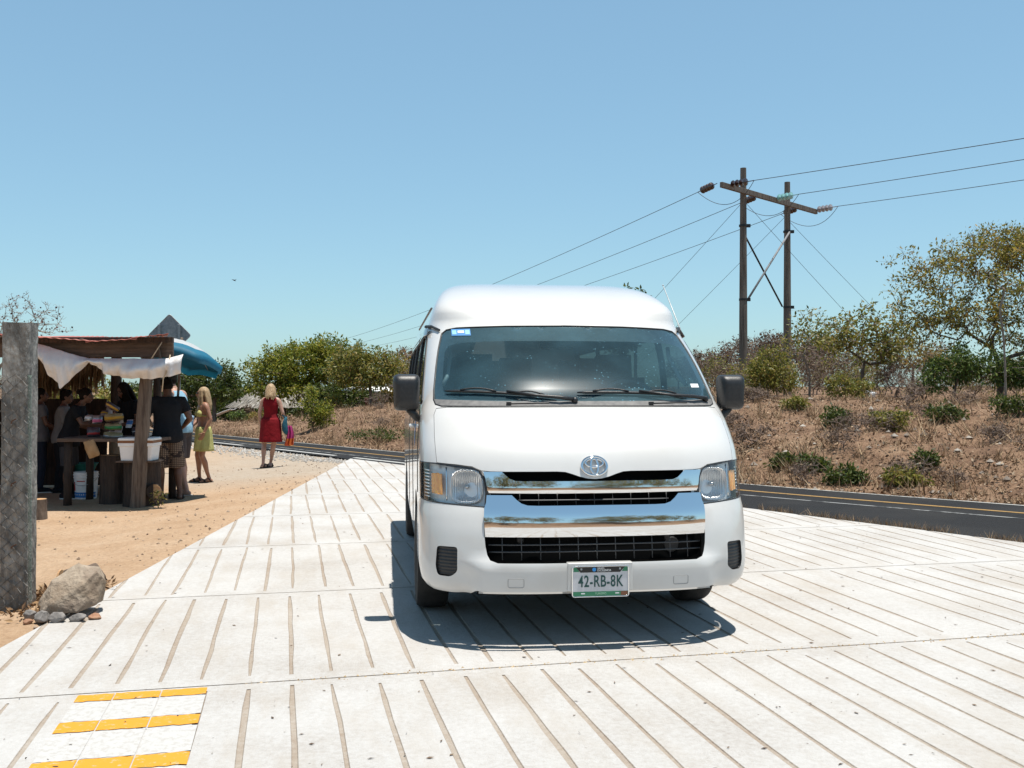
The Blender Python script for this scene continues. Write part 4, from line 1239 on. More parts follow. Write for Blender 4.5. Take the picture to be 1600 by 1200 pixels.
    for sg in (-1, 1):
        mb = MB()
        mb.tube([(sg * .80, .98, 1.45), (sg * .77, 1.03, 1.50), (sg * .74, 1.18, 1.64), (sg * .75, 1.24, 1.70)], .014, 8)
        mb.build("grab_handle", pm('handle_grey', (0.30, 0.32, 0.33), None, 0.5), van, smooth=True)
    mb = MB(); mb.box((0, 2.9, .72), (1.8, 4.4, .04)); mb.build("cabin_floor", M['cabin'], van)
    return van
M['seam'] = pm('seam_grey', (0.30, 0.30, 0.30), None, 0.6)
M['housing'] = pm('lamp_housing', (0.80, 0.81, 0.82), None, 0.35, metal=0.25)
van = build_van()
# ------------------------------------------------------------------ trees, shrubs, dry grass
LEAF = {}
LEAF['mango'] = leaf_mat('leaf_mango', [(0.050, 0.085, 0.010), (0.17, 0.205, 0.022), (0.30, 0.30, 0.04), (0.36, 0.30, 0.06)], 0.42)
LEAF['dark'] = leaf_mat('leaf_dark', [(0.022, 0.038, 0.008), (0.06, 0.085, 0.014), (0.12, 0.145, 0.026)])
LEAF['olive'] = leaf_mat('leaf_olive', [(0.065, 0.080, 0.016), (0.16, 0.175, 0.030), (0.26, 0.24, 0.050), (0.32, 0.22, 0.07)], 0.4)
LEAF['dry'] = leaf_mat('leaf_yellowing', [(0.10, 0.09, 0.02), (0.22, 0.185, 0.04), (0.30, 0.23, 0.055), (0.34, 0.18, 0.05)], 0.4)
LEAF['thin'] = leaf_mat('leaf_thin', [(0.085, 0.095, 0.018), (0.18, 0.175, 0.03), (0.30, 0.26, 0.05), (0.38, 0.23, 0.05)], 0.4)
LEAF['green'] = leaf_mat('leaf_green', [(0.032, 0.060, 0.012), (0.08, 0.125, 0.022), (0.15, 0.19, 0.04)])
LEAF['brown'] = leaf_mat('leaf_brown', [(0.07, 0.045, 0.03), (0.13, 0.085, 0.055), (0.20, 0.14, 0.09)], 0.2, 0.8)
LEAF['pod'] = leaf_mat('seed_pods', [(0.06, 0.02, 0.02), (0.10, 0.035, 0.035)], 0.0, 0.7)

def leaf_cloud(centres, per, spread, size, seed, droop=0.3, aspect=0.42, jitter=0.35, flat=1.0):
    """leaf-sized faces round the twig ends"""
    r = np.random.default_rng(seed)
    C = np.repeat(np.asarray(centres, float), per, axis=0)
    n = len(C)
    d = r.normal(size=(n, 3)) * np.array([1, 1, flat])
    d /= np.linalg.norm(d, axis=1, keepdims=True) + 1e-9
    rad = spread * r.random((n, 1)) ** 0.6
    P = C + d * rad * np.array([1, 1, 0.8])
    ax = d + r.normal(size=(n, 3)) * 0.7
    ax[:, 2] -= droop
    ax /= np.linalg.norm(ax, axis=1, keepdims=True) + 1e-9
    sd = np.cross(ax, r.normal(size=(n, 3))); sd /= np.linalg.norm(sd, axis=1, keepdims=True) + 1e-9
    nn = np.cross(ax, sd)
    L = size * (1 + jitter * r.uniform(-1, 1, (n, 1))); W = L * aspect * 0.5
    a = P; b = P + ax * L * 0.45 + sd * W + nn * L * 0.05; c = P + ax * L; e = P + ax * L * 0.45 - sd * W + nn * L * 0.05
    V = np.stack([a, b, c, e], 1).reshape(-1, 3)
    F = [(4 * i, 4 * i + 1, 4 * i + 2, 4 * i + 3) for i in range(n)]
    return V, F

def blob_points(blobs, n, seed, shell=0.55):
    """points through the volume of several ellipsoids, more of them near the outside"""
    r = np.random.default_rng(seed)
    vol = np.array([b[3] * b[4] * b[5] for b in blobs]); vol = vol / vol.sum()
    out = []
    for b, k in zip(blobs, np.maximum(1, (vol * n).astype(int))):
        d = r.normal(size=(k, 3)); d /= np.linalg.norm(d, axis=1, keepdims=True)
        rr = (shell + (1 - shell) * r.random((k, 1))) * (0.75 + 0.35 * r.random((k, 1)))
        out.append(np.array(b[:3]) + d * rr * np.array(b[3:6]))
    return np.concatenate(out)

def skeleton(start, pts, seed, step=0.35, wig=0.10, rt=0.008, power=0.48, up=0.0, bend=0.35):
    """branches that reach every point from a starting chain; radii grow with what they carry"""
    r = np.random.default_rng(seed)
    nodes = [np.array(p, float) for p in start]; par = [-1] + list(range(len(start) - 1))
    base = nodes[-1]
    order = np.argsort(np.linalg.norm(pts - base, axis=1))
    NA = np.array(nodes); depth = [0.0]
    for i in range(1, len(nodes)): depth.append(depth[-1] + np.linalg.norm(nodes[i] - nodes[i - 1]))
    for i in order:
        p = pts[i]
        NA = np.array(nodes)
        dv = np.linalg.norm(NA - p, axis=1)
        cost = dv + bend * np.array(depth) * 0.35
        j = int(np.argmin(cost))
        k = max(1, int(dv[j] / step)); a = nodes[j]; prev = j
        off = r.normal(size=3) * wig * dv[j]; off[2] += up * dv[j]
        for t in range(1, k + 1):
            f = t / k
            q = a + (p - a) * f + off * math.sin(math.pi * f) * (1 if k > 1 else 0) + r.normal(size=3) * wig * 0.25 * step * (f < 1)
            nodes.append(q); par.append(prev); depth.append(depth[prev] + np.linalg.norm(q - nodes[prev])); prev = len(nodes) - 1
    n = len(nodes); cnt = np.zeros(n); kids = [[] for _ in range(n)]
    for i in range(n - 1, -1, -1):
        if not kids[i]: cnt[i] = 1
        if par[i] >= 0:
            kids[par[i]].append(i); cnt[par[i]] += cnt[i]
    rad = rt * cnt ** power
    return nodes, par, kids, rad

def branch_mesh(nodes, par, kids, rad, mb, rmin=0.004, flare=1.25):
    done = [False] * len(nodes)
    def chain(i, first):
        path = [nodes[par[i]]] if par[i] >= 0 else []
        rr = [min(rad[par[i]], rad[i] * 1.15)] if par[i] >= 0 else []
        cur = i
        while True:
            path.append(nodes[cur]); rr.append(max(rad[cur], rmin)); done[cur] = True
            ks = [k for k in kids[cur] if not done[k]]
            if not ks: break
            ks.sort(key=lambda k: -rad[k]); nxt = ks[0]
            for k in ks[1:]: todo.append(k)
            cur = nxt
        if first and len(rr) > 1: rr[0] *= flare
        if len(path) > 1:
            big = max(rr)
            mb.tube(path, rr, 8 if big > 0.06 else (5 if big > 0.02 else 3), cap=False)
    todo = [0]; first = True
    while todo:
        i = todo.pop()
        if done[i]: continue
        chain(i, first); first = False

def tree(name, label, cat, loc, blobs, npts, seed, leaf, per, spread, size, bark='bark', trunk=None, group=None, rt=0.008, power=0.48,
         step=0.35, wig=0.10, droop=0.3, aspect=0.42, shell=0.5, rz=0.0, scale=1.0, leafy=1.0, flat=1.0, twig_extra=0):
    root = empty(name, loc, rz); root.scale = (scale,) * 3
    tag(root, label, cat, group)
    pts = blob_points(blobs, npts, seed, shell)
    st_ = trunk or [(0, 0, -0.15), (0.02, 0.01, 0.35), (0.0, 0.03, 0.8)]
    nodes, par, kids, rad = skeleton(st_, pts, seed + 1, step, wig, rt, power)
    mb = MB(); branch_mesh(nodes, par, kids, rad, mb)
    if twig_extra:
        r = np.random.default_rng(seed + 5)
        for p in pts:
            for _ in range(twig_extra):
                d = r.normal(size=3); d /= np.linalg.norm(d); d[2] = abs(d[2]) * 0.8
                mb.tube([p, p + d * spread * 0.5 + r.normal(size=3) * 0.03, p + d * spread * 1.1], [rt * .8, rt * .6, rt * .35], 3, cap=False)
    mb.build("trunk", M[bark], root, smooth=True)
    if leaf:
        r = np.random.default_rng(seed + 2)
        sel = pts[r.random(len(pts)) < leafy]
        V, F = leaf_cloud(sel, per, spread, size, seed + 3, droop, aspect, flat=flat)
        mesh_obj("crown", V, F, LEAF[leaf], root)
    return root

def P(px, Y, z=None):
    x = (px - 800) / FPX * Y
    return Vector((x, Y, Hs(x, Y) if z is None else z))
def Z(py, Y): return CAM_H - (py - HOR) / FPX * Y

# --- left: the big mango tree, its neighbours, the tree by the stall
b = P(500, 46); h = Z(518, 46) - b.z
tree("mango_tree", "broad round mango tree with a white painted trunk behind the thatched hut", "tree", b,
     [(-0.9, 0, h * .62, 1.9, 1.7, h * .33), (-2.3, .2, h * .48, 1.3, 1.3, h * .26), (.6, 0, h * .66, 1.3, 1.4, h * .27), (-.2, .2, h * .8, 1.0, 1.0, h * .18), (-1.9, 0, h * .72, .9, .9, h * .16), (1.2, -.2, h * .5, 1.2, 1.2, h * .24), (-3.2, 0, h * .62, .55, .6, h * .16), (-1.2, -.6, h * .36, 1.5, 1.0, h * .2), (1.6, -.4, h * .40, 1.2, 1.0, h * .22), (-2.6, -.4, h * .38, .8, .8, h * .18)],
     440, 21, 'mango', 46, 0.34, 0.155, trunk=[(0, 0, -.1), (0.03, 0, .5), (-.05, 0, 1.0), (-.1, 0, 1.3)], rt=0.012, shell=.45)
sock = MB(); sock.lathe([(.17, 0), (.165, .25), (.16, .58), (.0, .585)], (0.01, 0, .0), 16); so = sock.build("painted_base", pm('lime_wash', (0.62, 0.62, 0.60), (0.5, 0.49, 0.46), 0.9, 8), bpy.data.objects["mango_tree"], smooth=True)
b = P(578, 41); h = Z(533, 41) - b.z
tree("loose_tree", "loose yellow-green tree with leaning thin stems right of the mango tree", "tree", b,
     [(-.6, 0, h * .72, 1.0, 1.0, h * .24), (.4, 0, h * .62, 1.0, 1.0, h * .26), (-1.1, 0, h * .55, .8, .8, h * .2), (1.1, 0, h * .55, .55, .6, h * .2), (-.2, -.4, h * .44, 1.3, .8, h * .2)],
     190, 33, 'olive', 38, 0.30, 0.135, trunk=[(0, 0, -.1), (.03, 0, .6), (-.03, .05, 1.1)], rt=0.009)
b = P(540, 44); h = Z(516, 44) - b.z
tree("spindly_tree", "spindly tree whose leaf tufts stick up between the mango tree and the loose tree", "tree", b,
     [(-1.1, 0, h * .86, .35, .3, h * .12), (-.3, 0, h * .80, .5, .4, h * .12), (.4, 0, h * .78, .4, .4, h * .12), (1.0, 0, h * .74, .45, .4, h * .12), (0, 0, h * .55, 1.2, .9, h * .2)],
     60, 35, 'green', 34, 0.20, 0.13, rt=0.010, trunk=[(0, 0, -.1), (0, 0, 1.0), (.05, 0, 1.6)])
b = P(626, 47); h = Z(540, 47) - b.z
tree("bare_tree", "nearly bare thin tree beside the minibus mirror on the far bank", "tree", b,
     [(0, 0, h * .75, 1.1, .9, h * .28), (.8, 0, h * .6, .7, .7, h * .3)], 90, 37, 'dry', 4, 0.22, 0.16, bark='twig', rt=0.010, twig_extra=2)
b = P(335, 42); h = Z(556, 42) - b.z
tree("leafy_tree", "dark leafy tree behind the blue umbrella and left of the hut", "tree", b,
     [(0, 0, h * .66, 1.2, 1.2, h * .3), (-1.0, 0, h * .6, 1.0, 1.0, h * .3), (.5, 0, h * .52, .9, .9, h * .24), (-1.9, 0, h * .45, .9, .9, h * .3)],
     170, 39, 'dark', 44, 0.30, 0.15, rt=0.011, trunk=[(0, 0, -.1), (0, 0, .7), (0, 0, 1.0)])
b = P(140, 30); h = Z(572, 30) - b.z
tree("shrubby_tree", "low yellow-green bushy tree seen through the gap under the tarpaulin", "tree", b,
     [(0, 0, h * .6, 1.1, 1.0, h * .38), (-1.0, 0, h * .5, .9, .9, h * .36), (.9, 0, h * .45, .8, .8, h * .34)], 130, 41, 'olive', 30, 0.28, 0.15, rt=0.008, trunk=[(0, 0, -.1), (0, 0, .3)])
b = P(462, 33); 
tree("tall_shrub", "upright green shrub right behind the woman in the red dress", "shrub", P(488, 31), [(0, 0, .75, .36, .36, .62), (-.05, 0, 1.15, .2, .2, .4), (.35, 0, .45, .45, .4, .4)], 80, 43, 'mango', 34, 0.15, 0.085, rt=0.006, trunk=[(0, 0, -.1), (0, 0, .2)])
tree("low_bush", "dark bushy growth under the mango tree crown", "shrub", P(545, 43), [(0, 0, .5, 1.6, .7, .55), (-1.2, 0, .6, .8, .6, .6)], 110, 45, 'dark', 28, 0.24, 0.15, rt=0.006, trunk=[(0, 0, -.1), (0, 0, .15)])
for i, (px, Y, s, lab, lf) in enumerate([(372, 50, .8, "low green plant in front of the hut, left of the hut's pole", 'green'), (398, 51, .9, "yellowish croton plant in front of the hut, nearest the woman in red", 'dry'), (384, 52, 1.15, "rust-orange leaved plant at the foot of the hut's pole", 'brown'),
                                          (608, 42, .8, "low dry bush under the drying laundry", 'dry'), (520, 41, .9, "dusty bush left of the white painted trunk", 'olive')]):
    tree("garden_plant", lab, "plant", P(px, Y), [(0, 0, .42 * s, .55 * s, .5 * s, .4 * s)], 34, 60 + i, lf, 22, 0.17, 0.13, rt=0.005, trunk=[(0, 0, -.1), (0, 0, .12)])

# --- bare tree top-left, behind the stall
b = P(-10, 19)
tree("leafless_tree", "leafless grey tree with dark seed pods reaching over the stall roof", "tree", b,
     [(.5, 0, 3.0, .9, .7, .42), (-.6, 0, 2.9, .9, .7, .5), (1.15, 0, 2.72, .55, .5, .16), (0, 0, 2.5, 1.0, .8, .3), (.75, 0, 2.62, .5, .5, .2)], 300, 51, 'pod', 2, 0.10, 0.040, bark='bark_pale', trunk=[(0, 0, -.2), (0, 0, 1.0), (.05, 0, 1.8)], rt=0.0045, step=.22, wig=.16, aspect=.9, twig_extra=3, power=.5)

# --- tree whose tip shows over the van's roof
b = P(993, 34); h = Z(449, 34) - b.z
tree("tall_tree", "tall tree standing behind the minibus, only its leaf tips above the roof", "tree", b,
     [(-.35, 0, h - .12, .16, .15, .13), (.12, 0, h - .2, .12, .15, .15), (0, 0, h * .72, 1.0, .9, h * .2), (-.6, 0, h * .55, .9, .9, h * .2)], 90, 53, 'dark', 30, 0.16, 0.15, rt=0.010, trunk=[(0, 0, -.1), (0, 0, 1.0), (0, 0, 2.0)])

# --- right: bushes round the poles, the middle tree, the big spreading tree
b = P(1200, 31)
tree("thorn_bush", "dense olive-green bush round the foot of the two power poles", "shrub", b,
     [(0, 0, .85, .62, .6, .62), (.45, 0, .7, .5, .5, .55), (-.35, 0, .55, .45, .5, .5), (.1, 0, 1.35, .4, .4, .35)], 150, 71, 'olive', 30, 0.22, 0.10, rt=0.006, trunk=[(0, 0, -.1), (0, 0, .2)])
b = P(1265, 34); h = Z(482, 34) - b.z
tree("airy_tree", "airy tree with thin pale stems between the right-hand pole and the forked tree", "tree", b,
     [(0, 0, h * .78, .85, .8, h * .22), (.5, 0, h * .62, .7, .7, h * .2), (-.5, 0, h * .6, .6, .6, h * .2)], 95, 73, 'olive', 11, 0.26, 0.13, bark='bark_pale', rt=0.0075, twig_extra=1, trunk=[(0, 0, -.1), (0, 0, .5), (0, 0, .9)])
b = P(1345, 32); h = Z(472, 32) - b.z
tree("forked_tree", "forked tree with a thick dark trunk above the white plastic bag", "tree", b,
     [(0, 0, h * .75, 1.0, .9, h * .23), (-.9, 0, h * .66, .7, .7, h * .2), (1.0, 0, h * .62, .9, .8, h * .22), (.3, 0, h * .5, 1.3, .9, h * .18)], 170, 75, 'olive', 15, 0.27, 0.14, rt=0.010, twig_extra=1, trunk=[(0, 0, -.1), (.02, 0, .4), (.05, 0, .75)])
b = P(1425, 36); h = Z(520, 36) - b.z
tree("yellowing_tree", "small yellowing tree between the forked tree and the big spreading tree", "tree", b,
     [(0, 0, h * .7, 1.0, .8, h * .25), (.9, 0, h * .55, .8, .8, h * .25)], 100, 77, 'dry', 12, 0.28, 0.14, rt=0.008, twig_extra=1, trunk=[(0, 0, -.1), (0, 0, .5)])
b = P(1562, 28); h = Z(345, 28) - b.z
tree("spreading_tree", "big spreading tree with thin yellow-green foliage on the right", "tree", b,
     [(-.3, 0, h * .80, 1.7, 1.6, h * .15), (-1.5, 0, h * .70, 1.35, 1.3, h * .16), (1.2, 0, h * .80, 1.8, 1.6, h * .17), (2.6, 0, h * .72, 1.4, 1.4, h * .17), (-2.1, .2, h * .50, .95, 1.0, h * .14), (-1.0, -.4, h * .48, 1.2, 1.2, h * .14), (.6, 0, h * .52, 1.5, 1.4, h * .18), (-1.5, 0, h * .40, .7, .8, h * .10), (-2.4, -.2, h * .40, .7, .7, h * .12), (-.9, -.5, h * .36, .9, .9, h * .10), (.7, -.3, h * .36, 1.1, 1.0, h * .12), (-2.9, 0, h * .60, .5, .6, h * .12), (-2.55, 0, h * .78, .5, .6, h * .07), (.3, 0, h * .92, 1.1, 1.1, h * .08)],
     560, 79, 'thin', 30, 0.30, 0.105, rt=0.0065, power=.5, wig=.13, twig_extra=3, trunk=[(0, 0, -.15), (.03, 0, .5), (.0, 0, .9), (-.05, .05, 1.15)])
b = P(1572, 21)
tree("sapling", "slim leaning sapling with a bare pale stem, in front of the spreading tree", "tree", b,
     [(-.18, 0, 2.7, .35, .3, .3), (.15, 0, 2.5, .3, .3, .3)], 26, 81, 'thin', 7, 0.14, 0.10, bark='bark_pale', rt=0.0072, trunk=[(0, 0, -.1), (-.02, 0, .8), (-.05, 0, 1.4), (-.13, 0, 2.0)])
b = P(1490, 27)
tree("broadleaf_shrub", "bright green shrub with drooping leaf sprays below the spreading tree", "shrub", b,
     [(0, 0, 1.0, .8, .7, .5), (.9, 0, .9, .7, .7, .5), (-.5, 0, .6, .5, .5, .45), (.3, 0, 1.5, .35, .35, .25), (1.9, 0, .8, .8, .7, .5)], 130, 83, 'green', 40, 0.24, 0.125, droop=.8, aspect=.34, rt=0.007, trunk=[(0, 0, -.1), (0, 0, .25)])
b = P(1310, 28)
tree("leafy_sprout", "pale green leafy plant at the edge of the bank below the airy tree", "shrub", b, [(0, 0, .45, .32, .3, .4), (.55, 0, .35, .4, .4, .3), (0, 0, .8, .14, .14, .2)], 50, 85, 'olive', 32, 0.15, 0.095, rt=0.005, trunk=[(0, 0, -.1), (0, 0, .12)])

# --- dry scrub: a few kinds, copied along the top of the bank and far off
def scrub(seed, w, h, leaf=None, per=0, tw=3):
    return ([(0, 0, h * .6, w, w * .8, h * .42), (w * .5, 0, h * .45, w * .7, w * .6, h * .36), (-w * .6, 0, h * .42, w * .6, w * .6, h * .36)])
protos = []
for k, (w, h, lf, per) in enumerate([(1.1, 2.0, 'brown', 5), (1.3, 1.7, 'olive', 9), (1.0, 2.3, None, 0)]):
    lab = ["dry brown scrub with few curled leaves in the thicket on the bank", "dusty olive scrub still in leaf in the thicket on the bank", "leafless grey-brown scrub in the thicket on the bank"][k]
    protos.append(tree("scrub_bush", lab, "scrub", (0, 0, 0), scrub(k, w, h), 120, 91 + k, lf, per, 0.26, 0.13, bark='twig', rt=0.0055, twig_extra=3, trunk=[(0, 0, -.15), (0, 0, .15)], group="scrub along the top of the bank"))
rs = random.Random(4)
spots = []
for px in range(1105, 1700, 30):
    Y = rs.uniform(36, 46); spots.append((px + rs.uniform(-14, 14), Y, rs.uniform(.75, 1.15)))
for px in range(1130, 1700, 27):
    spots.append((px + rs.uniform(-14, 14), rs.uniform(31, 36), rs.uniform(.45, .8)))
for px in range(560, 660, 24):
    spots.append((px + rs.uniform(-8, 8), rs.uniform(50, 60), rs.uniform(.9, 1.3)))
used = set()
for i, (px, Y, s) in enumerate(spots):
    k = i % 3 if i % 5 else 0
    o = protos[k] if k not in used else copy_tree(protos[k])
    used.add(k)
    o.location = P(px, Y); o.rotation_euler = (0, 0, rs.uniform(0, 6.28)); o.scale = (s, s, s * rs.uniform(.9, 1.15))
# hazy brown trees on the rise far behind the right mirror
far_p = tree("far_tree", "bare brown tree on the far skyline", "tree", (0, 0, 0), [(0, 0, 3.0, 2.2, 2.0, 1.3), (1.4, 0, 2.4, 1.4, 1.3, 1.1), (-1.5, 0, 2.3, 1.4, 1.3, 1.1)], 170, 131, 'brown', 7, 0.5, 0.26, bark='twig', rt=0.012, twig_extra=3, trunk=[(0, 0, -.2), (0, 0, .9)], group="bare trees on the far skyline")
for i, (px, Y, s) in enumerate([(1100, 80, .72), (1128, 84, .80), (1150, 78, .92), (1176, 82, 1.05), (1205, 80, 1.1), (1240, 84, 1.15), (1085, 90, .7), (1060, 95, .75), (1280, 86, 1.1), (1320, 80, 1.1), (640, 80, 1.1), (610, 84, .9), (20, 88, .8), (110, 92, .75), (250, 90, .8)]):
    o = far_p if i == 0 else copy_tree(far_p)
    o.location = P(px, Y); o.rotation_euler = (0, 0, i * 1.7); o.scale = (s, s, s)
# trees and bank on the near side of the road, behind the photographer (seen in the chrome)
for i, (x, y, s) in enumerate([(-18 + 3.1 * k + (k * 7 % 3) * .4, -13 - (k * 5 % 4), 1.0 + .12 * (k * 3 % 4)) for k in range(13)]):
    o = copy_tree(protos[1])
    o.location = (x, y, Hs(x, y)); o.rotation_euler = (0, 0, i * 2.1); o.scale = (1.6 * s,) * 3
    o["label"] = "dusty scrub on the rise across from the front of the minibus"; o["group"] = "scrub facing the minibus"

# --- small bushes on the bank
for i, (px, py, w, h, lf, lab) in enumerate([
        (1303, 668, .30, .42, 'dark', "small dark green bush on the bank, straight below the airy tree"),
        (1388, 672, .42, .42, 'olive', "flowering olive bush on the upper bank, below the forked tree"),
        (1224, 733, .26, .26, 'dark', "small dark bush low on the bank, nearest the minibus headlight"),
        (1268, 738, .24, .24, 'dark', "tiny dark green bush beside the smaller bush low on the bank"),
        (1316, 756, .34, .26, 'dark', "flat sprawling dark bush at the roadside foot of the bank"),
        (1412, 760, .32, .32, 'olive', "yellow-green bush at the roadside, right of the sprawling bush"),
        (1445, 735, .14, .3, 'dark', "thin upright weed above the roadside bush"),
        (1575, 650, .40, .40, 'dark', "dark bush behind the slim sapling"),
        (1475, 660, .40, .36, 'dark', "dark bush shading the bank below the leaf sprays"),
        (590, 690, .9, .36, 'dark', "straggling dark green growth over the bank left of the minibus mirror"),
        (1240, 640, .30, .30, 'olive', "olive weed clump at the crest right of the pole bush")]):
    tree("bank_bush", lab, "bush", gp(px, py), [(0, 0, h * .5, w, w * .8, h * .5), (w * .5, 0, h * .4, w * .6, w * .6, h * .45)], 40, 150 + i, lf, 24, 0.10, 0.075, rt=0.004, trunk=[(0, 0, -.05), (0, 0, .06)])

# twiggy dead clumps lying about on the bank
clump = tree("dry_clump", "low clump of dead grey-brown twigs on the slope of the bank", "dead shrub", (0, 0, 0), [(0, 0, .16, .30, .26, .16), (.2, 0, .12, .2, .2, .12)], 60, 171, 'brown', 3, .07, .05, bark='twig', rt=.0028, twig_extra=3, step=.12, trunk=[(0, 0, -.03), (0, 0, .03)], group="dead twig clumps on the bank")
rc = random.Random(8)
for i in range(60):
    o = clump if i == 0 else copy_tree(clump)
    x = rc.uniform(2.2, 12.5) if i < 48 else rc.uniform(-9, 1); y = float(np.interp(x, FX, FY)) + rc.uniform(.4, 7.5) / .67
    o.location = (x, y, Hs(x, y)); o.rotation_euler = (0, 0, rc.uniform(0, 6.28)); q = rc.uniform(.7, 1.8); o.scale = (q, q, q * rc.uniform(.7, 1.2))
# leafy hedge-like shrubs behind the hut, and far trees along the horizon on the left
hb = tree("dark_shrub", "dark bushy shrub standing in the row behind the thatched hut", "shrub", (0, 0, 0), [(0, 0, 1.1, 1.3, 1.1, 1.0), (.9, 0, .8, 1.0, .9, .8)], 120, 173, 'dark', 34, .3, .17, rt=.008, trunk=[(0, 0, -.2), (0, 0, .3)], group="shrubs behind the hut")
for i, (px, Y, q) in enumerate([(300, 66, 1.2), (352, 68, 1.3), (398, 70, 1.4), (440, 68, 1.3), (480, 66, 1.35), (525, 62, 1.1), (60, 62, 1.0), (215, 64, 1.1)]):
    o = hb if i == 0 else copy_tree(hb)
    o.location = P(px, Y); o.rotation_euler = (0, 0, i * 1.3); o.scale = (q, q, q)
for o in (children(hb)): pass

# --- dry grass and litter on the bank (nobody could count it)
def scatter_grass():
    r = np.random.default_rng(77)
    def region(n, x0, x1, dmax, near=1.6):
        x = r.uniform(x0, x1, n * 3); dd = dmax * r.random(n * 3) ** near + 0.12
        y = np.interp(x, FX, FY) + dd / 0.67
        m = (r.random(n * 3) < 0.4 + 0.6 * (noise2(x * 1.1, y * 1.1) > -0.1))
        return x[m][:n], y[m][:n]
    V = []; F = []; b = 0
    xs, ys = [], []
    for args in ((21000, 1.5, 13, 13), (15000, -12, 2, 12), (8000, 5, 30, 20)):
        a, c = region(*args); xs.append(a); ys.append(c)
    x = np.concatenate(xs); y = np.concatenate(ys); z = H(x, y); n = len(x)
    # half of the blades stand in tufts
    tc_ = r.integers(0, n, n // 14); k_ = r.integers(0, len(tc_), n); tu = (r.random(n) < .62) & (np.arange(n) % 7 != 0)
    x = np.where(tu, x[tc_][k_] + r.normal(0, .045, n), x); y = np.where(tu, y[tc_][k_] + r.normal(0, .045, n), y)
    ok_ = road_d(x, y) > .08; x, y, tu = x[ok_], y[ok_], tu[ok_]; z = H(x, y); n = len(x)
    hgt = r.uniform(.05, .22, n) * np.where(tu, 1.25, .8) * (0.6 + 0.9 * (noise2(x * .8 + 3, y * .8) > .15)); w = r.uniform(.006, .014, n)
    a = r.uniform(0, 6.28, n); lean = r.normal(size=(n, 2)) * hgt[:, None] * .75
    p0 = np.stack([x - np.cos(a) * w, y - np.sin(a) * w, z - .02], 1); p1 = np.stack([x + np.cos(a) * w, y + np.sin(a) * w, z - .02], 1)
    p2 = np.stack([x + lean[:, 0], y + lean[:, 1], z + hgt], 1)
    V = np.stack([p0, p1, p2], 1).reshape(-1, 3); F = [(3 * i, 3 * i + 1, 3 * i + 2) for i in range(n)]
    m = leaf_mat('dry_grass_blade', [(0.09, 0.052, 0.030), (0.22, 0.138, 0.080), (0.34, 0.228, 0.135), (0.46, 0.345, 0.22)], 0.2, 0.9)
    g = mesh_obj("dry_grass", V, F, m); tag(g, kind="stuff")
    # leaf litter and twigs lying about
    xs, ys = [], []
    for args in ((25000, 1.5, 14, 13), (16000, -12, 2, 12), (7000, 5, 26, 18)):
        a_, c_ = region(*args); xs.append(a_); ys.append(c_)
    x = np.concatenate(xs); y = np.concatenate(ys); z = H(x, y)
    V, F = leaf_cloud(np.stack([x, y, z + .02], 1), 1, .03, .062, 9, 0.0, .5, flat=.3)
    lm = leaf_mat('leaf_litter', [(0.065, 0.038, 0.024), (0.18, 0.108, 0.064), (0.29, 0.19, 0.118), (0.44, 0.335, 0.23)], 0.0, 0.9)
    g = mesh_obj("leaf_litter", V, F, lm); tag(g, kind="stuff")
    # thin strip of dry weeds between slab and road
    n = 5200
    t = r.random(n); x = -2.0 + 6.9 * t + r.normal(0, .03, n) + .05; y = 18.4 - 9.4 * t + r.normal(0, .05, n) + .10
    x2 = -2.0 + 10 * t; keep = noise2(x * 3, y * 3) > -.35; x, y = x[keep], y[keep]; n = len(x)
    hgt = r.uniform(.02, .075, n); w = r.uniform(.004, .008, n); a = r.uniform(0, 6.28, n); lean = r.normal(size=(n, 2)) * hgt[:, None]
    z = np.full(n, -.10)
    p0 = np.stack([x - np.cos(a) * w, y - np.sin(a) * w, z], 1); p1 = np.stack([x + np.cos(a) * w, y + np.sin(a) * w, z], 1); p2 = np.stack([x + lean[:, 0], y + lean[:, 1], z + .09 + hgt], 1)
    g = mesh_obj("verge_grass", np.stack([p0, p1, p2], 1).reshape(-1, 3), [(3 * i, 3 * i + 1, 3 * i + 2) for i in range(n)], m); tag(g, kind="stuff")
scatter_grass()

def pebbles(name, n, place, smin, smax, m, seed):
    """many little angular stones in one mesh (stuff)"""
    r = np.random.default_rng(seed)
    base = np.array([(1, 0, 0), (0, 1, 0), (-1, 0, 0), (0, -1, 0), (0, 0, .8), (0, 0, -.6)], float)
    fc = [(0, 1, 4), (1, 2, 4), (2, 3, 4), (3, 0, 4), (1, 0, 5), (2, 1, 5), (3, 2, 5), (0, 3, 5)]
    V = []; F = []
    for i in range(n):
        x, y, z = place(r)
        s = smin + (smax - smin) * r.random() ** 3
        a = r.uniform(0, 6.28); c, s_ = math.cos(a), math.sin(a)
        p = base * (s * r.uniform(.6, 1.3, (6, 3)))
        q = np.stack([p[:, 0] * c - p[:, 1] * s_ + x, p[:, 0] * s_ + p[:, 1] * c + y, p[:, 2] + z + s * .25], 1)
        b = len(V); V.extend(q.tolist()); F.extend([(f[0] + b, f[1] + b, f[2] + b) for f in fc])
    o = mesh_obj(name, V, F, m)
    return tag(o, kind="stuff")
gravel_m = leaf_mat('gravel_stone', [(0.20, 0.185, 0.17), (0.34, 0.32, 0.295), (0.50, 0.48, 0.45)], 0.0, 0.9)
GL = offset_line(FARL, 2.45)
def g_place(r):
    i = int(r.integers(0, len(GL))); p = GL[i]
    while not (-16 < p.x < -2.6):
        i = int(r.integers(0, len(GL))); p = GL[i]
    x = p.x + r.normal(0, .35); y = p.y + r.normal(0, .35)
    return x, y, Hs(x, y) + .0
pebbles("gravel", 6000, g_place, .008, .038, gravel_m, 5)
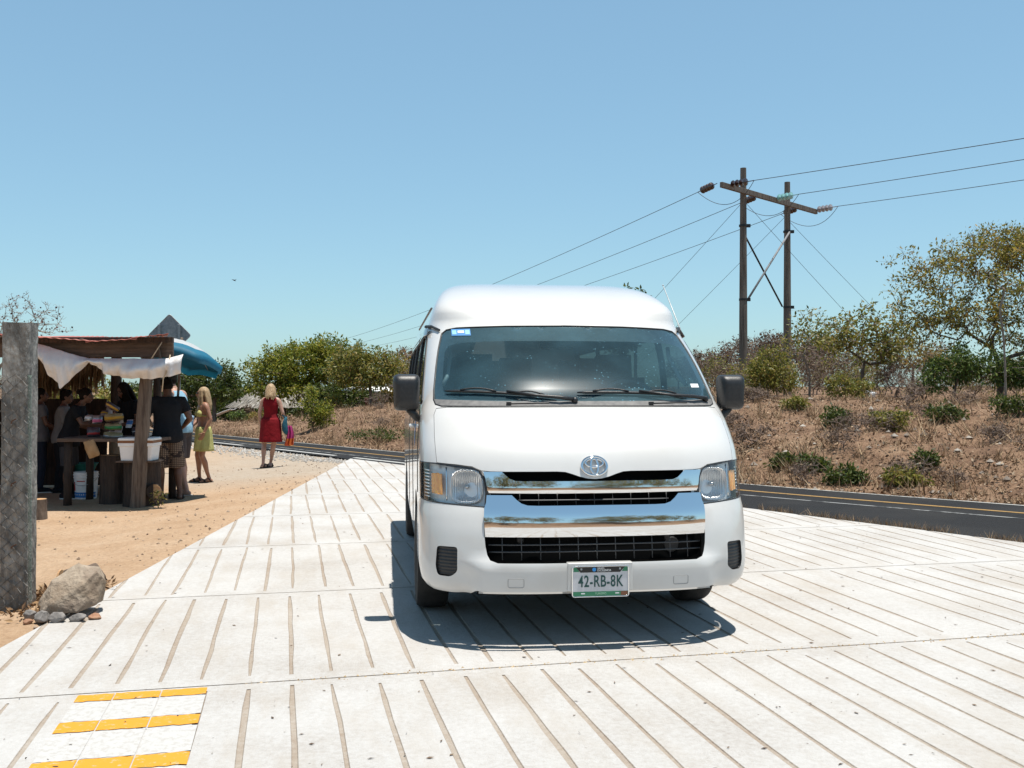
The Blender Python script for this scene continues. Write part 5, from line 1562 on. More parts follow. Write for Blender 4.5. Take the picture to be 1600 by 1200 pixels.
def b_place(r):
    x = r.uniform(1.5, 14); d = 9 * r.random() ** 1.3 + .15; y = float(np.interp(x, FX, FY)) + d / .67
    return x, y, Hs(x, y)
pebbles("bank_rubble", 900, b_place, .015, .075, leaf_mat('pale_rubble', [(0.16, 0.125, 0.10), (0.25, 0.21, 0.175), (0.36, 0.33, 0.29)], 0.0, 0.9), 6)
def d_place(r):
    y = r.uniform(5, 20); x = edge_x(y) - 6 * r.random() ** 1.5 - .03
    return x, y, Hs(x, y)
pebbles("dirt_pebbles", 1500, d_place, .004, .022, leaf_mat('dirt_stone', [(0.15, 0.10, 0.065), (0.26, 0.19, 0.13), (0.36, 0.28, 0.21)], 0.0, 0.9), 7)
# bits of leaf, seed and soil blown over the slab
def slab_litter():
    r = np.random.default_rng(19)
    n = 900
    y = 3.2 + 12 * r.random(n) ** 1.4; x = r.uniform(-2.9, 6.5, n)
    ok = (x > edge_x(y) + .05) & (x < 4.73 - (y - 9.19) / 1.37 - .1)
    x, y = x[ok], y[ok]
    V, F = leaf_cloud(np.stack([x, y, np.full(len(x), .004)], 1), 1, .001, .022, 23, 0.0, .5, .7, flat=.05)
    V[:, 2] = np.clip(np.abs(V[:, 2] - .004) * .3 + .003, .003, .02)
    g = mesh_obj("slab_litter", V, F, LEAF['brown']); tag(g, kind="stuff")
    # crumbs of soil gathered in and along the joint in front of the van
    def jp(r_):
        t = 4.98 + r_.normal(0, .02); s = r_.uniform(-.2, 5.5)
        q = st(s, t); return q.x, q.y, -.002
    pebbles("joint_crumbs", 700, jp, .003, .009, leaf_mat('joint_soil', [(0.22, 0.14, 0.07), (0.42, 0.31, 0.18), (0.55, 0.42, 0.26)], 0.0, 0.9), 31)
slab_litter()
# ------------------------------------------------------------------ power line
def build_power():
    p1 = Vector((8.83, 38.0, 0)); p2 = Vector((11.23, 40.6, 0)); p1.z = Hs(p1.x, p1.y); p2.z = Hs(p2.x, p2.y)
    top = 9.82; armz = 8.87
    root = empty("power_pole_frame", p1)
    tag(root, "wooden two-pole power line frame with crossarm and crossed braces on the bank", "power pole")
    L = lambda v: Vector(v) - p1
    d = (Vector((p2.x, p2.y, 0)) - Vector((p1.x, p1.y, 0))).normalized()
    at_ = lambda t, z=armz: Vector((p1.x + d.x * t, p1.y + d.y * t, z))
    span = (Vector((p2.x, p2.y)) - Vector((p1.x, p1.y))).length
    M['pole'] = pm('pole_wood', (0.085, 0.065, 0.052), (0.20, 0.165, 0.135), 0.9, 3, bump=0.012, bscale=14, stretch=(6, 6, 0.35))
    for b in (p1, p2):
        mb = MB(); mb.tube([L((b.x, b.y, b.z - .4)), L((b.x, b.y, b.z + 3)), L((b.x, b.y, top))], [.165, .155, .115], 14)
        mb.build("pole", M['pole'], root, smooth=True, auto=40)
    nrm = Vector((d.y, -d.x, 0))
    mb = MB()
    a, c = at_(-1.95), at_(5.75)
    mid = (a + c) / 2
    mb.box(L(mid + nrm * .20), ((c - a).length, .11, .20), Matrix.Rotation(math.atan2(d.y, d.x), 3, 'Z'))
    mb.build("crossarm", M['pole'], root, bevel=.01)
    M['brace'] = pm('brace_grey', (0.14, 0.14, 0.145), (0.20, 0.20, 0.205), 0.7, 6)
    br = [(at_(0.12, 7.55), at_(span - .12, 4.75), M['black_trim'], .035), (at_(span - .12, 7.75), at_(.12, 4.85), M['brace'], .04)]
    for k, (q0, q1, m, r) in enumerate(br):
        mb = MB(); off = nrm * (.16 if k else -.16)
        mb.tube([L(q0 + off), L(q1 + off)], r, 8); mb.build("brace", m, root, smooth=True)
    for b, zs in ((p1, (7.62, 4.80)), (p2, (7.80, 4.72))):
        for z in zs:
            mb = MB(); mb.lathe([(.155, -.04), (.165, -.04), (.165, .04), (.155, .04)], L((b.x, b.y, z)), 16); mb.box(L((b.x + .2, b.y, z)), (.14, .10, .12))
            mb.build("bracket", M['black_trim'], root)
    dark = pm('insulator_brown', (0.045, 0.018, 0.012), None, 0.25, coat=1.0); gg = pm('insulator_glass_green', (0.28, 0.52, 0.50), None, 0.1, coat=1.0); pale = pm('insulator_grey', (0.34, 0.30, 0.30), None, 0.25, coat=1.0)
    def insulator(a, dirv, m, n_=4):
        """string of discs from the arm; returns the far end"""
        dirv = dirv.normalized(); q = dirv.to_track_quat('Z', 'Y').to_matrix()
        mb = MB(); mb.tube([L(a), L(a + dirv * 1.35)], .018, 6)
        for i in range(n_):
            c = a + dirv * (.38 + .19 * i)
            rg = []
            for r_, h in ((.03, -.07), (.06, -.05), (.135, .0), (.14, .025), (.07, .035), (.03, .06)):
                rg.append([L(c + q @ Vector((r_ * math.cos(x), r_ * math.sin(x), h))) for x in np.linspace(0, 2 * math.pi, 17)[:-1]])
            mb.rings(rg)
        mb.build("insulator", m, root, smooth=True, auto=40)
        return a + dirv * 1.35
    def wire(name, a, b, sag, lab, cat, r=.012, n_=40, group=None):
        pts = []
        for i in range(n_ + 1):
            s = i / n_; p = a.lerp(b, s); p.z -= 4 * sag * s * (1 - s); pts.append(p - a)
        mb = MB(); mb.tube(pts, r, 5); o = mb.build(name, M['wire'], None, smooth=True); o.location = a
        return tag(o, lab, cat, group)
    far = Vector((-35, 150, 7.0)); zt = armz + .08
    ends = []
    side = nrm * .2
    for t, tf, m, lab in ((-1.9, -1.9, dark, "uppermost"), (1.21, 1.75, dark, "middle"), (4.66, 5.7, dark, "lowest")):
        a = at_(t, zt); f = far + Vector((d.x, d.y, 0)) * (tf + 1.9) * 1.0
        e = insulator(a, (f - a) + Vector((0, 0, -5)), m); ends.append(e)
        wire("power_line", e, f, 1.35, lab + " of the three power lines running from the pole frame behind the minibus", "power line", group="power lines to the left of the poles")
    ends2 = []
    for t, tgt, m, lab in ((-1.35, Vector((14.6, 28.4, 8.62)), dark, "uppermost"), (2.23, Vector((16.05, 31.2, 8.66)), gg, "middle"), (5.75, Vector((17.7, 34.5, 8.70)), pale, "lowest")):
        a = at_(t, zt); v = tgt - a
        e = insulator(a, v + Vector((0, 0, .1)), m); ends2.append(e)
        wire("power_line", e, a + v * 4.2 + Vector((0, 0, .4)), .25, lab + " of the three power lines leaving the picture on the right", "power line", group="power lines to the right of the poles")
    for e1, e2 in zip(ends, ends2):
        mid_ = (e1 + e2) / 2 + Vector((0, 0, -1.35)) + nrm * .3
        mb = MB(); mb.tube([L(e1 * (1 - s) ** 2 + mid_ * 2 * s * (1 - s) + e2 * s * s) for s in np.linspace(0, 1, 16)], .011, 5)
        mb.build("jumper_cable", M['wire'], root, smooth=True)
    for a, (px, Y), lab in ((at_(0, 8.55), (885, 52), "guy wire from the left pole down behind the minibus roof"), (at_(span, 8.5), (953, 52), "guy wire from the right pole down to the minibus antenna"),
                            (at_(0, 8.6), (1440, 46), "guy wire from the left pole down to the right, into the bushes"), (at_(span, 8.3), (1497, 47), "guy wire from the right pole down towards the spreading tree")):
        b = P(px, Y)
        wire("guy_wire", a, b, .05, lab, "guy wire", r=.008, n_=8)
build_power()

# ------------------------------------------------------------------ road sign seen from behind
def build_sign():
    b = Vector(((265 - 800) / FPX * 18.5, 18.5, 0)); b.z = Hs(b.x, b.y)
    root = empty("road_sign", b); tag(root, "diamond road sign seen from its bare metal back above the stall roof", "road sign")
    cz = Z(524, 18.5) - b.z; h = .40
    pts = rounded([(0, cz + h), (-h, cz), (0, cz - h), (h, cz)], .05, 5)
    mb = MB(); mb.rings([[Vector((x, y, z)) for x, z in pts] for y in (0, .004)])
    mb.build("sign_panel", pm('sign_back', (0.16, 0.19, 0.21), (0.25, 0.28, 0.30), 0.55, 25, metal=0.4, c3=(0.33, 0.35, 0.36), s3=9, f3=.4), root)
    mb = MB(); mb.tube([Vector((x, -.003, z)) for x, z in pts], .007, 6, closed=True); mb.build("sign_edge", M['steel'], root, smooth=True)
    for x in (-.185, .185):
        mb = MB(); mb.box((x, -.028, cz * .5 + .05), (.045, .045, cz + .30)); mb.build("post", pm('sign_post', (0.17, 0.20, 0.22), (0.26, 0.29, 0.31), 0.5, 20, metal=0.5), root, bevel=.006)
build_sign()

# ------------------------------------------------------------------ the roadside stall
def build_stall():
    root = empty("snack_stall", (-5.8, 14.2, -.16)); tag(root, "open roadside snack stall of posts and boards under a rusty red sheet roof", "stall")
    o = Vector((-5.8, 14.2, -.16)); L = lambda x, y, z: Vector((x, y, z)) - o
    def post(x0, y0, x1, y1, z1, r, m='wood_grey'):
        z0 = Hs(x0, y0) - .15; mb = MB(); rr = random.Random(int(abs(x0) * 100)); n_ = 8
        mb.tube([L(x0 + (x1 - x0) * t + rr.uniform(-.008, .008), y0 + (y1 - y0) * t, z0 + (z1 - z0) * t) for t in np.linspace(0, 1, n_)], [r * (1.10 - .22 * t) * rr.uniform(.94, 1.06) for t in np.linspace(0, 1, n_)], 12)
        mb.build("post", M[m], root, smooth=True, auto=50)
    post(-4.985, 13.22, -4.83, 13.22, 2.02, .092)
    post(-7.35, 13.22, -7.35, 13.22, 2.02, .085)
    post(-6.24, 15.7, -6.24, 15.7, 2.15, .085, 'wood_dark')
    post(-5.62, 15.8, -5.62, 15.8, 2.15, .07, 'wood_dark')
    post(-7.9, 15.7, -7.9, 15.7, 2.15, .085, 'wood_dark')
    mb = MB(); mb.box(L(-6.25, 13.08, 1.925), (3.6, .045, .19)); mb.build("front_board", M['wood_board'], root, bevel=.004)
    mb = MB(); mb.box(L(-6.3, 13.0, 2.055), (3.75, .07, .075)); mb.build("gap_shade_beam", M['wood_dark'], root, bevel=.004)  # added dark beam, stands in for the shaded gap below the roof edge
    mb = MB(); mb.box(L(-4.96, 14.4, 1.95), (.05, 2.8, .14), (0, 0, R(19))); mb.build("side_beam", M['wood_dark'], root, bevel=.004)
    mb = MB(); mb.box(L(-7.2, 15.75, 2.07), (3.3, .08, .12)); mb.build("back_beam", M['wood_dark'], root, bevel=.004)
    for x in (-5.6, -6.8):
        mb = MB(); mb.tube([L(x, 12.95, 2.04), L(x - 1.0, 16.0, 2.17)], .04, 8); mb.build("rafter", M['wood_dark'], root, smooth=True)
    mb = MB(); mb.tube([L(-4.64, 13.03, 2.00), L(-4.60, 13.03, 1.80)], .018, 6); mb.build("stick", M['wood_grey'], root)
    # corrugated sheets, each sagging its own way
    ed = [(-8.5, 2.10), (-7.65, 2.115), (-6.9, 2.125), (-6.25, 2.075), (-5.60, 2.02), (-5.02, 2.06), (-4.62, 2.115)]
    ed = [(a + .18, b) for a, b in ed]
    for i in range(len(ed) - 1):
        (xa, za), (xb, zb_) = ed[i], ed[i + 1]
        n_ = 30; vs = []
        for k in range(n_ + 1):
            t = k / n_; x = xa - .04 + (xb - xa + .08) * t; z = za + (zb_ - za) * t + .004 * math.sin(x * 2 * math.pi / .12) + (.012 if i % 2 else .0)
            vs += [L(x, 12.74 + .02 * math.sin(i * 3), z), L(x - .58, 14.4, (z + 2.24) / 2 + .012), L(x - 1.2, 16.15, 2.255 + .010 * math.sin(x * 2 * math.pi / .078) + (.012 if i % 2 else .0))]
        fs = []
        for k in range(n_):
            a = 3 * k
            fs += [(a, a + 3, a + 4, a + 1), (a + 1, a + 4, a + 5, a + 2)]
        s = mesh_obj("roof_sheet", vs, fs, M['rust_metal'], root, True)
        so = s.modifiers.new("t", 'SOLIDIFY'); so.thickness = .006
    # straw screen at the back left
    st_m = leaf_mat('straw', [(0.16, 0.10, 0.055), (0.30, 0.20, 0.11), (0.42, 0.30, 0.18)], 0.25, 0.9)
    V = []; F = []; rr = random.Random(9)
    for i in range(900):
        x = rr.uniform(-8.1, -6.55); l = rr.uniform(.45, .85) * (1 - .35 * max(0, (x + 7.1))); w = rr.uniform(.006, .014); y = 15.95 + rr.uniform(-.05, .05); zt = 2.16 - rr.uniform(0, .12)
        sl = rr.uniform(-.06, .06); b = len(V)
        V += [L(x - w, y, zt), L(x + w, y, zt), L(x + w * .4 + sl, y + rr.uniform(-.06, .03), zt - l), L(x - w * .6 + sl, y + rr.uniform(-.06, .03), zt - l)]; F.append((b, b + 1, b + 2, b + 3))
    mesh_obj("straw_screen", V, F, st_m, root)
    # low board wall, added at the back to keep the stall dark
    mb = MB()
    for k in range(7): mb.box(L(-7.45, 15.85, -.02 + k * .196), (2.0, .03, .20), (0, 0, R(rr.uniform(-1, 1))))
    mb.build("light_block_back", M['wood_dark'], root)
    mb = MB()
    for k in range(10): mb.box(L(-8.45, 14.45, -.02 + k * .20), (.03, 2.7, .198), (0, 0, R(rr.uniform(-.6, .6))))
    mb.build("light_block_side", M['wood_dark'], root)  # unseen board wall, added to cut the skylight entering the stall
    # cords
    for pts in ([L(-4.56, 12.97, 2.03), L(-4.72, 12.97, 1.78)], [L(-4.44, 12.93, 1.86), L(-4.47, 12.93, 1.70), L(-4.53, 12.93, 1.55), L(-4.55, 12.94, 1.38)]):
        mb = MB(); mb.tube(pts, .008, 5); mb.build("cord", M['rope'], root, smooth=True)
build_stall()

cloth_w = pm('white_tarpaulin', (0.62, 0.63, 0.65), (0.72, 0.72, 0.73), 0.5, 5, c3=(0.50, 0.42, 0.34), s3=2.2, f3=.35, bump=.02, bscale=9)
def cloth(name, top, bot, n, m, mat, amp, seed, y0, label=None, cat=None, loc=(0, 0, 0), fold=5):
    """cloth hung between a top and a bottom curve given as (x, z); folds run downwards"""
    def curve(pts, t):
        ts = np.linspace(0, 1, len(pts)); return float(np.interp(t, ts, [p[0] for p in pts])), float(np.interp(t, ts, [p[1] for p in pts]))
    r = np.random.default_rng(seed); ph = r.uniform(0, 6.28, 6); loc = Vector(loc)
    vs = []
    for i in range(n + 1):
        t = i / n; a, b = curve(top, t), curve(bot, t)
        for j in range(m + 1):
            s = j / m
            x = a[0] + (b[0] - a[0]) * s; z = a[1] + (b[1] - a[1]) * s
            w = amp * (math.sin(t * fold * 6.28 + ph[0] + 2.2 * s) * .5 + math.sin(t * fold * 2.3 * 6.28 + ph[1] - 3 * s) * .25 + math.sin(s * 7 + ph[2] + t * 9) * .35) * (0.25 + s)
            belly = -amp * 2.2 * math.sin(math.pi * min(1, s * 1.0)) * (0.6 + .4 * math.sin(t * math.pi))
            vs.append(Vector((x, y0 + w + belly, z + .25 * w)) - loc)
    fs = [(i * (m + 1) + j, (i + 1) * (m + 1) + j, (i + 1) * (m + 1) + j + 1, i * (m + 1) + j + 1) for i in range(n) for j in range(m)]
    o = mesh_obj(name, vs, fs, mat, None, True); o.location = loc
    s = o.modifiers.new("t", 'SOLIDIFY'); s.thickness = .004
    sb = o.modifiers.new("s", 'SUBSURF'); sb.levels = 1; sb.render_levels = 1
    if label: tag(o, label, cat)
    return o
def xz(px, py, Y=12.95): return ((px - 800) / FPX * Y, Z(py, Y))
cloth("tarpaulin", [xz(50, 534), xz(80, 543), xz(112, 553), xz(141, 561)], [xz(54, 545), xz(72, 582), xz(96, 607), xz(118, 585), xz(141, 564)], 40, 18, cloth_w, .05, 3, 12.96,
      "white tarpaulin hanging as a pointed triangle on the left of the stall board", "tarpaulin", (-6.0, 12.96, 1.9), 4.5)
cloth("tarpaulin", [xz(140, 560), xz(170, 560), xz(205, 560), xz(240, 561), xz(262, 560), xz(287, 553)], [xz(141, 566), xz(163, 582), xz(190, 590), xz(222, 593), xz(254, 590), xz(283, 583)], 60, 18, cloth_w, .055, 8, 12.96,
      "white tarpaulin rolled up and sagging along the right of the stall board", "tarpaulin", (-5.0, 12.96, 1.85), 4.5)

def build_umbrella():
    C = Vector((-4.66, 14.05, 0)); C.z = Hs(C.x, C.y)
    root = empty("beach_umbrella", C); tag(root, "blue and white beach umbrella tilted beside the stall roof", "umbrella")
    apex = Vector((0, 0, 2.09 - C.z + .0))
    tilt = Euler((R(-13), R(12), 0)).to_matrix()
    blue = pm('umbrella_blue', (0.008, 0.135, 0.23), (0.012, 0.17, 0.28), 0.6, 8); white = pm('umbrella_white', (0.48, 0.50, 0.51), (0.55, 0.56, 0.57), 0.6, 8)
    for m_ in (blue, white):
        n = m_.node_tree; b = n.nodes["Principled BSDF"]; tr = n.nodes.new("ShaderNodeBsdfTranslucent"); mx = n.nodes.new("ShaderNodeMixShader"); mx.inputs[0].default_value = .3
        src = b.inputs["Base Color"].links[0].from_socket; n.links.new(src, tr.inputs[0]); out = n.nodes["Material Output"]
        n.links.new(b.outputs[0], mx.inputs[1]); n.links.new(tr.outputs[0], mx.inputs[2]); n.links.new(mx.outputs[0], out.inputs[0])
    rib = 8; nr = 10; seg = 6
    vs = []; fs = []; mi = []
    def pt(a, s):
        k = (a * rib / (2 * math.pi)) % 1.0
        sag = 1 - .10 * math.sin(math.pi * k) * s
        r_ = .66 * s * sag; z = -.25 * s ** 1.6 + .03 * math.sin(math.pi * k) * s
        return apex + tilt @ Vector((r_ * math.cos(a), r_ * math.sin(a), z))
    na = rib * seg
    for i in range(na):
        a = 2 * math.pi * i / na + .25
        for j in range(nr + 1): vs.append(pt(a, .02 + .98 * j / nr))
        vs.append(pt(a, 1.0) + tilt @ Vector((0, 0, -.10)))
    st_ = nr + 2
    for i in range(na):
        i2 = (i + 1) % na
        for j in range(nr + 1):
            fs.append((i * st_ + j, i2 * st_ + j, i2 * st_ + j + 1, i * st_ + j + 1)); mi.append(1 if j < 7 else 0)
    c = mesh_obj("canopy", vs, fs, [blue, white], root, True, mi)
    s = c.modifiers.new("t", 'SOLIDIFY'); s.thickness = .004
    for k in range(rib):
        a = 2 * math.pi * k / rib + .25
        mb = MB(); mb.tube([pt(a, s_) + Vector((0, 0, -.012)) for s_ in np.linspace(.03, 1, 9)], .006, 5); mb.build("rib", M['steel'], root, smooth=True)
    mb = MB(); mb.tube([(-.36, .62, -.1), (-.18, .30, 1.1), apex + Vector((0, 0, .05))], .018, 10); mb.build("pole", M['wood_grey'], root, smooth=True)
build_umbrella()

def build_table():
    root = empty("counter_table", (-5.45, 13.75, -.16)); tag(root, "rough wooden counter of the stall covered with snack bags", "table")
    o = Vector((-5.45, 13.75, -.16)); L = lambda x, y, z: Vector((x, y, z)) - o
    mb = MB()
    for k in range(4): mb.box(L(-5.45, 13.50 + k * .22, .725 + .004 * (k % 2)), (1.36, .21, .045), (0, 0, R(.5 * (k - 1.5))))
    mb.build("table_top", M['wood_board'], root, bevel=.004)
    for x, y in ((-6.03, 13.5), (-6.03, 14.2), (-4.85, 14.2)):
        mb = MB(); mb.tube([L(x, y, Hs(x, y) - .1), L(x + .01, y, .70)], .055, 10); mb.build("leg", M['wood_dark'], root, smooth=True)
build_table()
def stump(name, x, y, r, h, label, m='wood_dark', seed=1, cat="log"):
    rr = random.Random(seed); z = Hs(x, y); mb = MB(); n_ = 20
    bump = [1 + rr.uniform(-.07, .07) for _ in range(n_)]
    rg = [[(r * bump[k] * s * math.cos(6.283 * k / n_), r * bump[k] * s * math.sin(6.283 * k / n_), zz) for k in range(n_)] for zz, s in ((-.06, 1.06), (h * .3, 1.0), (h * .7, .97), (h, .98))]
    mb.rings(rg); o = mb.build(name, M[m], None, smooth=True, auto=50); o.location = (x, y, z)
    mb = MB(); mb.rings([[(p[0] * .94, p[1] * .94, h + .001 + d) for p in rg[-1]] for d in (0, .004)]); mb.build("cut_face", M['cut_wood'], o)
    return tag(o, label, cat)
stump("log_stump", -5.02, 13.48, .24, .60, "thick upright log under the white cooler", seed=2)
stump("log_stump", -5.50, 13.72, .17, .66, "upright log holding up the middle of the stall counter, beside the paint bucket", seed=3)
stump("log_stump", -5.75, 12.1, .095, .24, "short bark-covered stump on the sand beside the concrete post", 'bark', seed=4)
def lying_log():
    mb = MB(); mb.tube([(0, 0, 0), (-.21, .45, 0)], [.100, .105], 18); o = mb.build("log", M['wood_dark'], None, smooth=True, auto=40)
    o.location = (-4.775, 13.28, Hs(-4.775, 13.28) + .20)
    mb = MB(); mb.tube([(0, -.004, 0), (0, .002, 0)], .096, 18); mb.build("cut_face", M['cut_wood'], o)
    tag(o, "short log lying with its sawn orange end facing out beside the stall post", "log")
lying_log()

def build_cooler():
    root = empty("cooler", (-4.995, 13.36, .46)); root.scale = (.93, .93, .93); tag(root, "white foam cooler with a brown tape band standing on the thick log", "cooler")
    mb = MB()
    pr = lambda w, d, z: [(-w, -d, z), (w, -d, z), (w, d, z), (-w, d, z)]
    mb.rings([pr(.215, .15, 0), pr(.235, .165, .205), pr(.248, .178, .207), pr(.250, .18, .255)])
    mb.build("box", M['white_plastic'], root, bevel=.008)
    mb = MB(); mb.rings([pr(.2525, .1825, .256), pr(.2525, .1825, .288)]); mb.build("tape_band", pm('brown_tape', (0.22, 0.085, 0.03), None, 0.4), root)
    mb = MB(); mb.rings([pr(.250, .18, .289), pr(.252, .182, .318), pr(.235, .165, .330)]); mb.build("lid", M['white_plastic'], root, bevel=.008)
    mb = MB(); mb.box((0, 0, -.012), (.56, .36, .022)); mb.build("board", M['wood_board'], root)
build_cooler()
def build_bucket():
    x, y = (134.5 - 800) / FPX * 14.3, 14.3; root = empty("paint_bucket", (x, y, Hs(x, y))); tag(root, "white plastic paint bucket with red and blue label on the ground under the counter", "bucket")
    mb = MB(); mb.lathe([(.0, 0), (.140, 0), (.146, .01), (.160, .30), (.170, .302), (.170, .315), (.161, .317), (.163, .335), (.172, .337), (.172, .352), (.164, .354), (.166, .385), (.158, .385), (.15, .06), (0, .06)], n=32, cap=False)
    mb.build("tub", M['white_plastic'], root, smooth=True, auto=30)
    def band(name, z0, z1, a0, a1, m, off=.0012):
        vs = []; n_ = 24
        for i in range(n_ + 1):
            a = R(a0 + (a1 - a0) * i / n_)
            for z in (z0, z1):
                r = .146 + (z - .01) / .29 * .014 + off; vs.append((r * math.cos(a), r * math.sin(a), z))
        mesh_obj(name, vs, [(2 * i, 2 * i + 2, 2 * i + 3, 2 * i + 1) for i in range(n_)], m, root, True)
    red = pm('label_red', (0.40, 0.03, 0.03), None, 0.5); blu = pm('label_blue', (0.03, 0.16, 0.42), None, 0.5); gry = pm('label_ink', (0.10, 0.11, 0.15), None, 0.6)
    band("label_stripe", .025, .10, -172, -8, blu); band("label_patch", .12, .245, -152, -132, red); band("label_patch", .12, .245, -60, -40, red)
    band("label_line", .252, .266, -118, -72, red)
    mb = MB(); mb.tube([(.168 * math.cos(a), .168 * math.sin(a) - .01, .30 - .10 * math.sin(math.pi * k / 14)) for k, a in enumerate(np.linspace(R(-180), R(0), 15))], .003, 5); mb.build("handle", M['steel'], root, smooth=True)
build_bucket()
def basin():
    x, y = (132 - 800) / FPX * 14.6, 14.6; mb = MB(); mb.lathe([(0, 0), (.12, 0), (.185, .12), (.195, .125), (.19, .13), (.178, .12), (.115, .012), (0, .012)], n=28, cap=False)
    o = mb.build("basin", pm('basin_teal', (0.03, 0.22, 0.20), None, 0.4), None, smooth=True, auto=40); o.location = (x, y, Z(737, 14.6)); tag(o, "teal plastic basin above the paint bucket", "basin")
    mb = MB(); mb.box((0, 0, -.20), (.34, .30, .06)); mb.box((-.12, 0, -.42), (.05, .26, .40)); mb.box((.12, 0, -.42), (.05, .26, .40)); q = mb.build("bench", M['wood_dark'], None); q.location = (x, y, Z(737, 14.6) + .165)
    tag(q, "small dark bench carrying the teal basin", "bench")
basin()

def bag_mesh(name, w, h, d, mats, seed, band=None):
    """a puffed packet with pinched ends"""
    r = np.random.default_rng(seed); vs = []; nu, nv = 14, 10
    for j in range(nv + 1):
        v = j / nv
        for i in range(nu):
            a = 2 * math.pi * i / nu
            th = max(.02, math.sin(math.pi * min(max((v - .06) / .88, 0), 1)) ** .5) if .03 < v < .97 else .02
            vs.append((w / 2 * math.cos(a) * (.92 + .08 * th) + r.normal(0, .004), d / 2 * math.sin(a) * th + r.normal(0, .003), h * (v - .5) + r.normal(0, .003)))
    fs = [(j * nu + i, j * nu + (i + 1) % nu, (j + 1) * nu + (i + 1) % nu, (j + 1) * nu + i) for j in range(nv) for i in range(nu)]
    fs += [tuple(range(nu - 1, -1, -1)), tuple(nv * nu + i for i in range(nu))]
    mi = [0] * len(fs)
    if band and len(mats) > 1:
        for k in range(nv * nu):
            if band[0] <= (k // nu) / nv < band[1]: mi[k] = 1
    return mesh_obj(name, vs, fs, mats, None, True, mi)
def bags():
    clr = pm('chips_bag', (0.26, 0.20, 0.10), (0.38, 0.31, 0.18), 0.2, 20, coat=1.0); ylw = pm('bag_yellow', (0.42, 0.23, 0.02), None, 0.3); grn = pm('bag_green', (0.03, 0.22, 0.06), None, 0.3); red = pm('bag_red', (0.45, 0.03, 0.03), None, 0.3)
    wht = pm('bag_white', (0.65, 0.66, 0.68), None, 0.3); blu = pm('bag_blue', (0.05, 0.18, 0.45), None, 0.3); pnk = pm('bag_pink', (0.6, 0.12, 0.25), None, 0.3); slv = pm('bag_silver', (0.35, 0.36, 0.38), (0.5, 0.5, 0.52), 0.25, 14, metal=.5); drk = pm('bag_dark', (0.05, 0.04, 0.05), (0.12, 0.09, 0.10), 0.3, 16)
    Yb = 13.62
    items = [(178, 652, .30, .115, .16, [clr, ylw], (.3, .7), (90, 12), "clear bag of chips with a yellow label, topmost of the stack of three"),
             (177, 667, .30, .115, .17, [clr, grn], (.3, .7), (90, -8), "clear bag of chips with a green label, in the middle of the stack"),
             (177, 681, .32, .12, .18, [clr, slv], (.4, .6), (90, 5), "clear bag of chips at the bottom of the stack beside the cooler"),
             (202, 662, .10, .20, .06, [wht, blu], (.3, .75), (8, 10), "white and blue snack packet standing right of the stacked chip bags"),
             (152, 655, .16, .15, .10, [slv, pnk], (.1, .4), (50, 20), "silver packet with a pink corner left of the stacked chip bags"),
             (138, 653, .14, .12, .08, [slv, wht], (.3, .6), (40, -20), "silver and white packet beside the customer in dark shirt"),
             (146, 675, .20, .16, .12, [drk, red], (.2, .4), (70, 30), "dark packet with a red stripe at the front of the counter"),
             (163, 646, .12, .12, .08, [drk, ylw], (.4, .6), (30, 0), "small dark packet behind the stacked chip bags"),
             (217, 674, .22, .14, .12, [drk, wht], (.4, .5), (75, 15), "dark bag lying on the counter behind the cooler lid"),
             (176, 636, .24, .10, .12, [drk, ylw], (.3, .6), (85, 40), "small dark bag of sweets on top of the stacked chip bags")]
    for i, (px, py, w, h, d, ms, bd, (rx, rz), lab) in enumerate(items):
        o = bag_mesh("snack_bag", w, h, d, ms, i, bd)
        Yy = Yb + (.25 if i in (3, 4, 5, 7, 8) else 0) + .12
        o.location = at(px, py, Yy)
        if i in (0, 1, 2, 9): o.rotation_euler = (R(8), R(4 * (i - 1)), R(rz))
        else: o.rotation_euler = (R(-(90 - rx) * .6), 0, R(rz))
        o.scale = (.84,) * 3; tag(o, lab, "snack bag", "snack bags on the counter")
    pb = bag_mesh("paper_bag", .16, .24, .07, [pm('paper_brown', (0.34, 0.20, 0.09), (0.42, 0.27, 0.14), 0.8, 12)], 40)
    pb.location = at(143, 701, 13.40); pb.rotation_euler = (0, R(-20), 0); tag(pb, "brown paper bag hanging from the front edge of the counter", "paper bag")
bags()

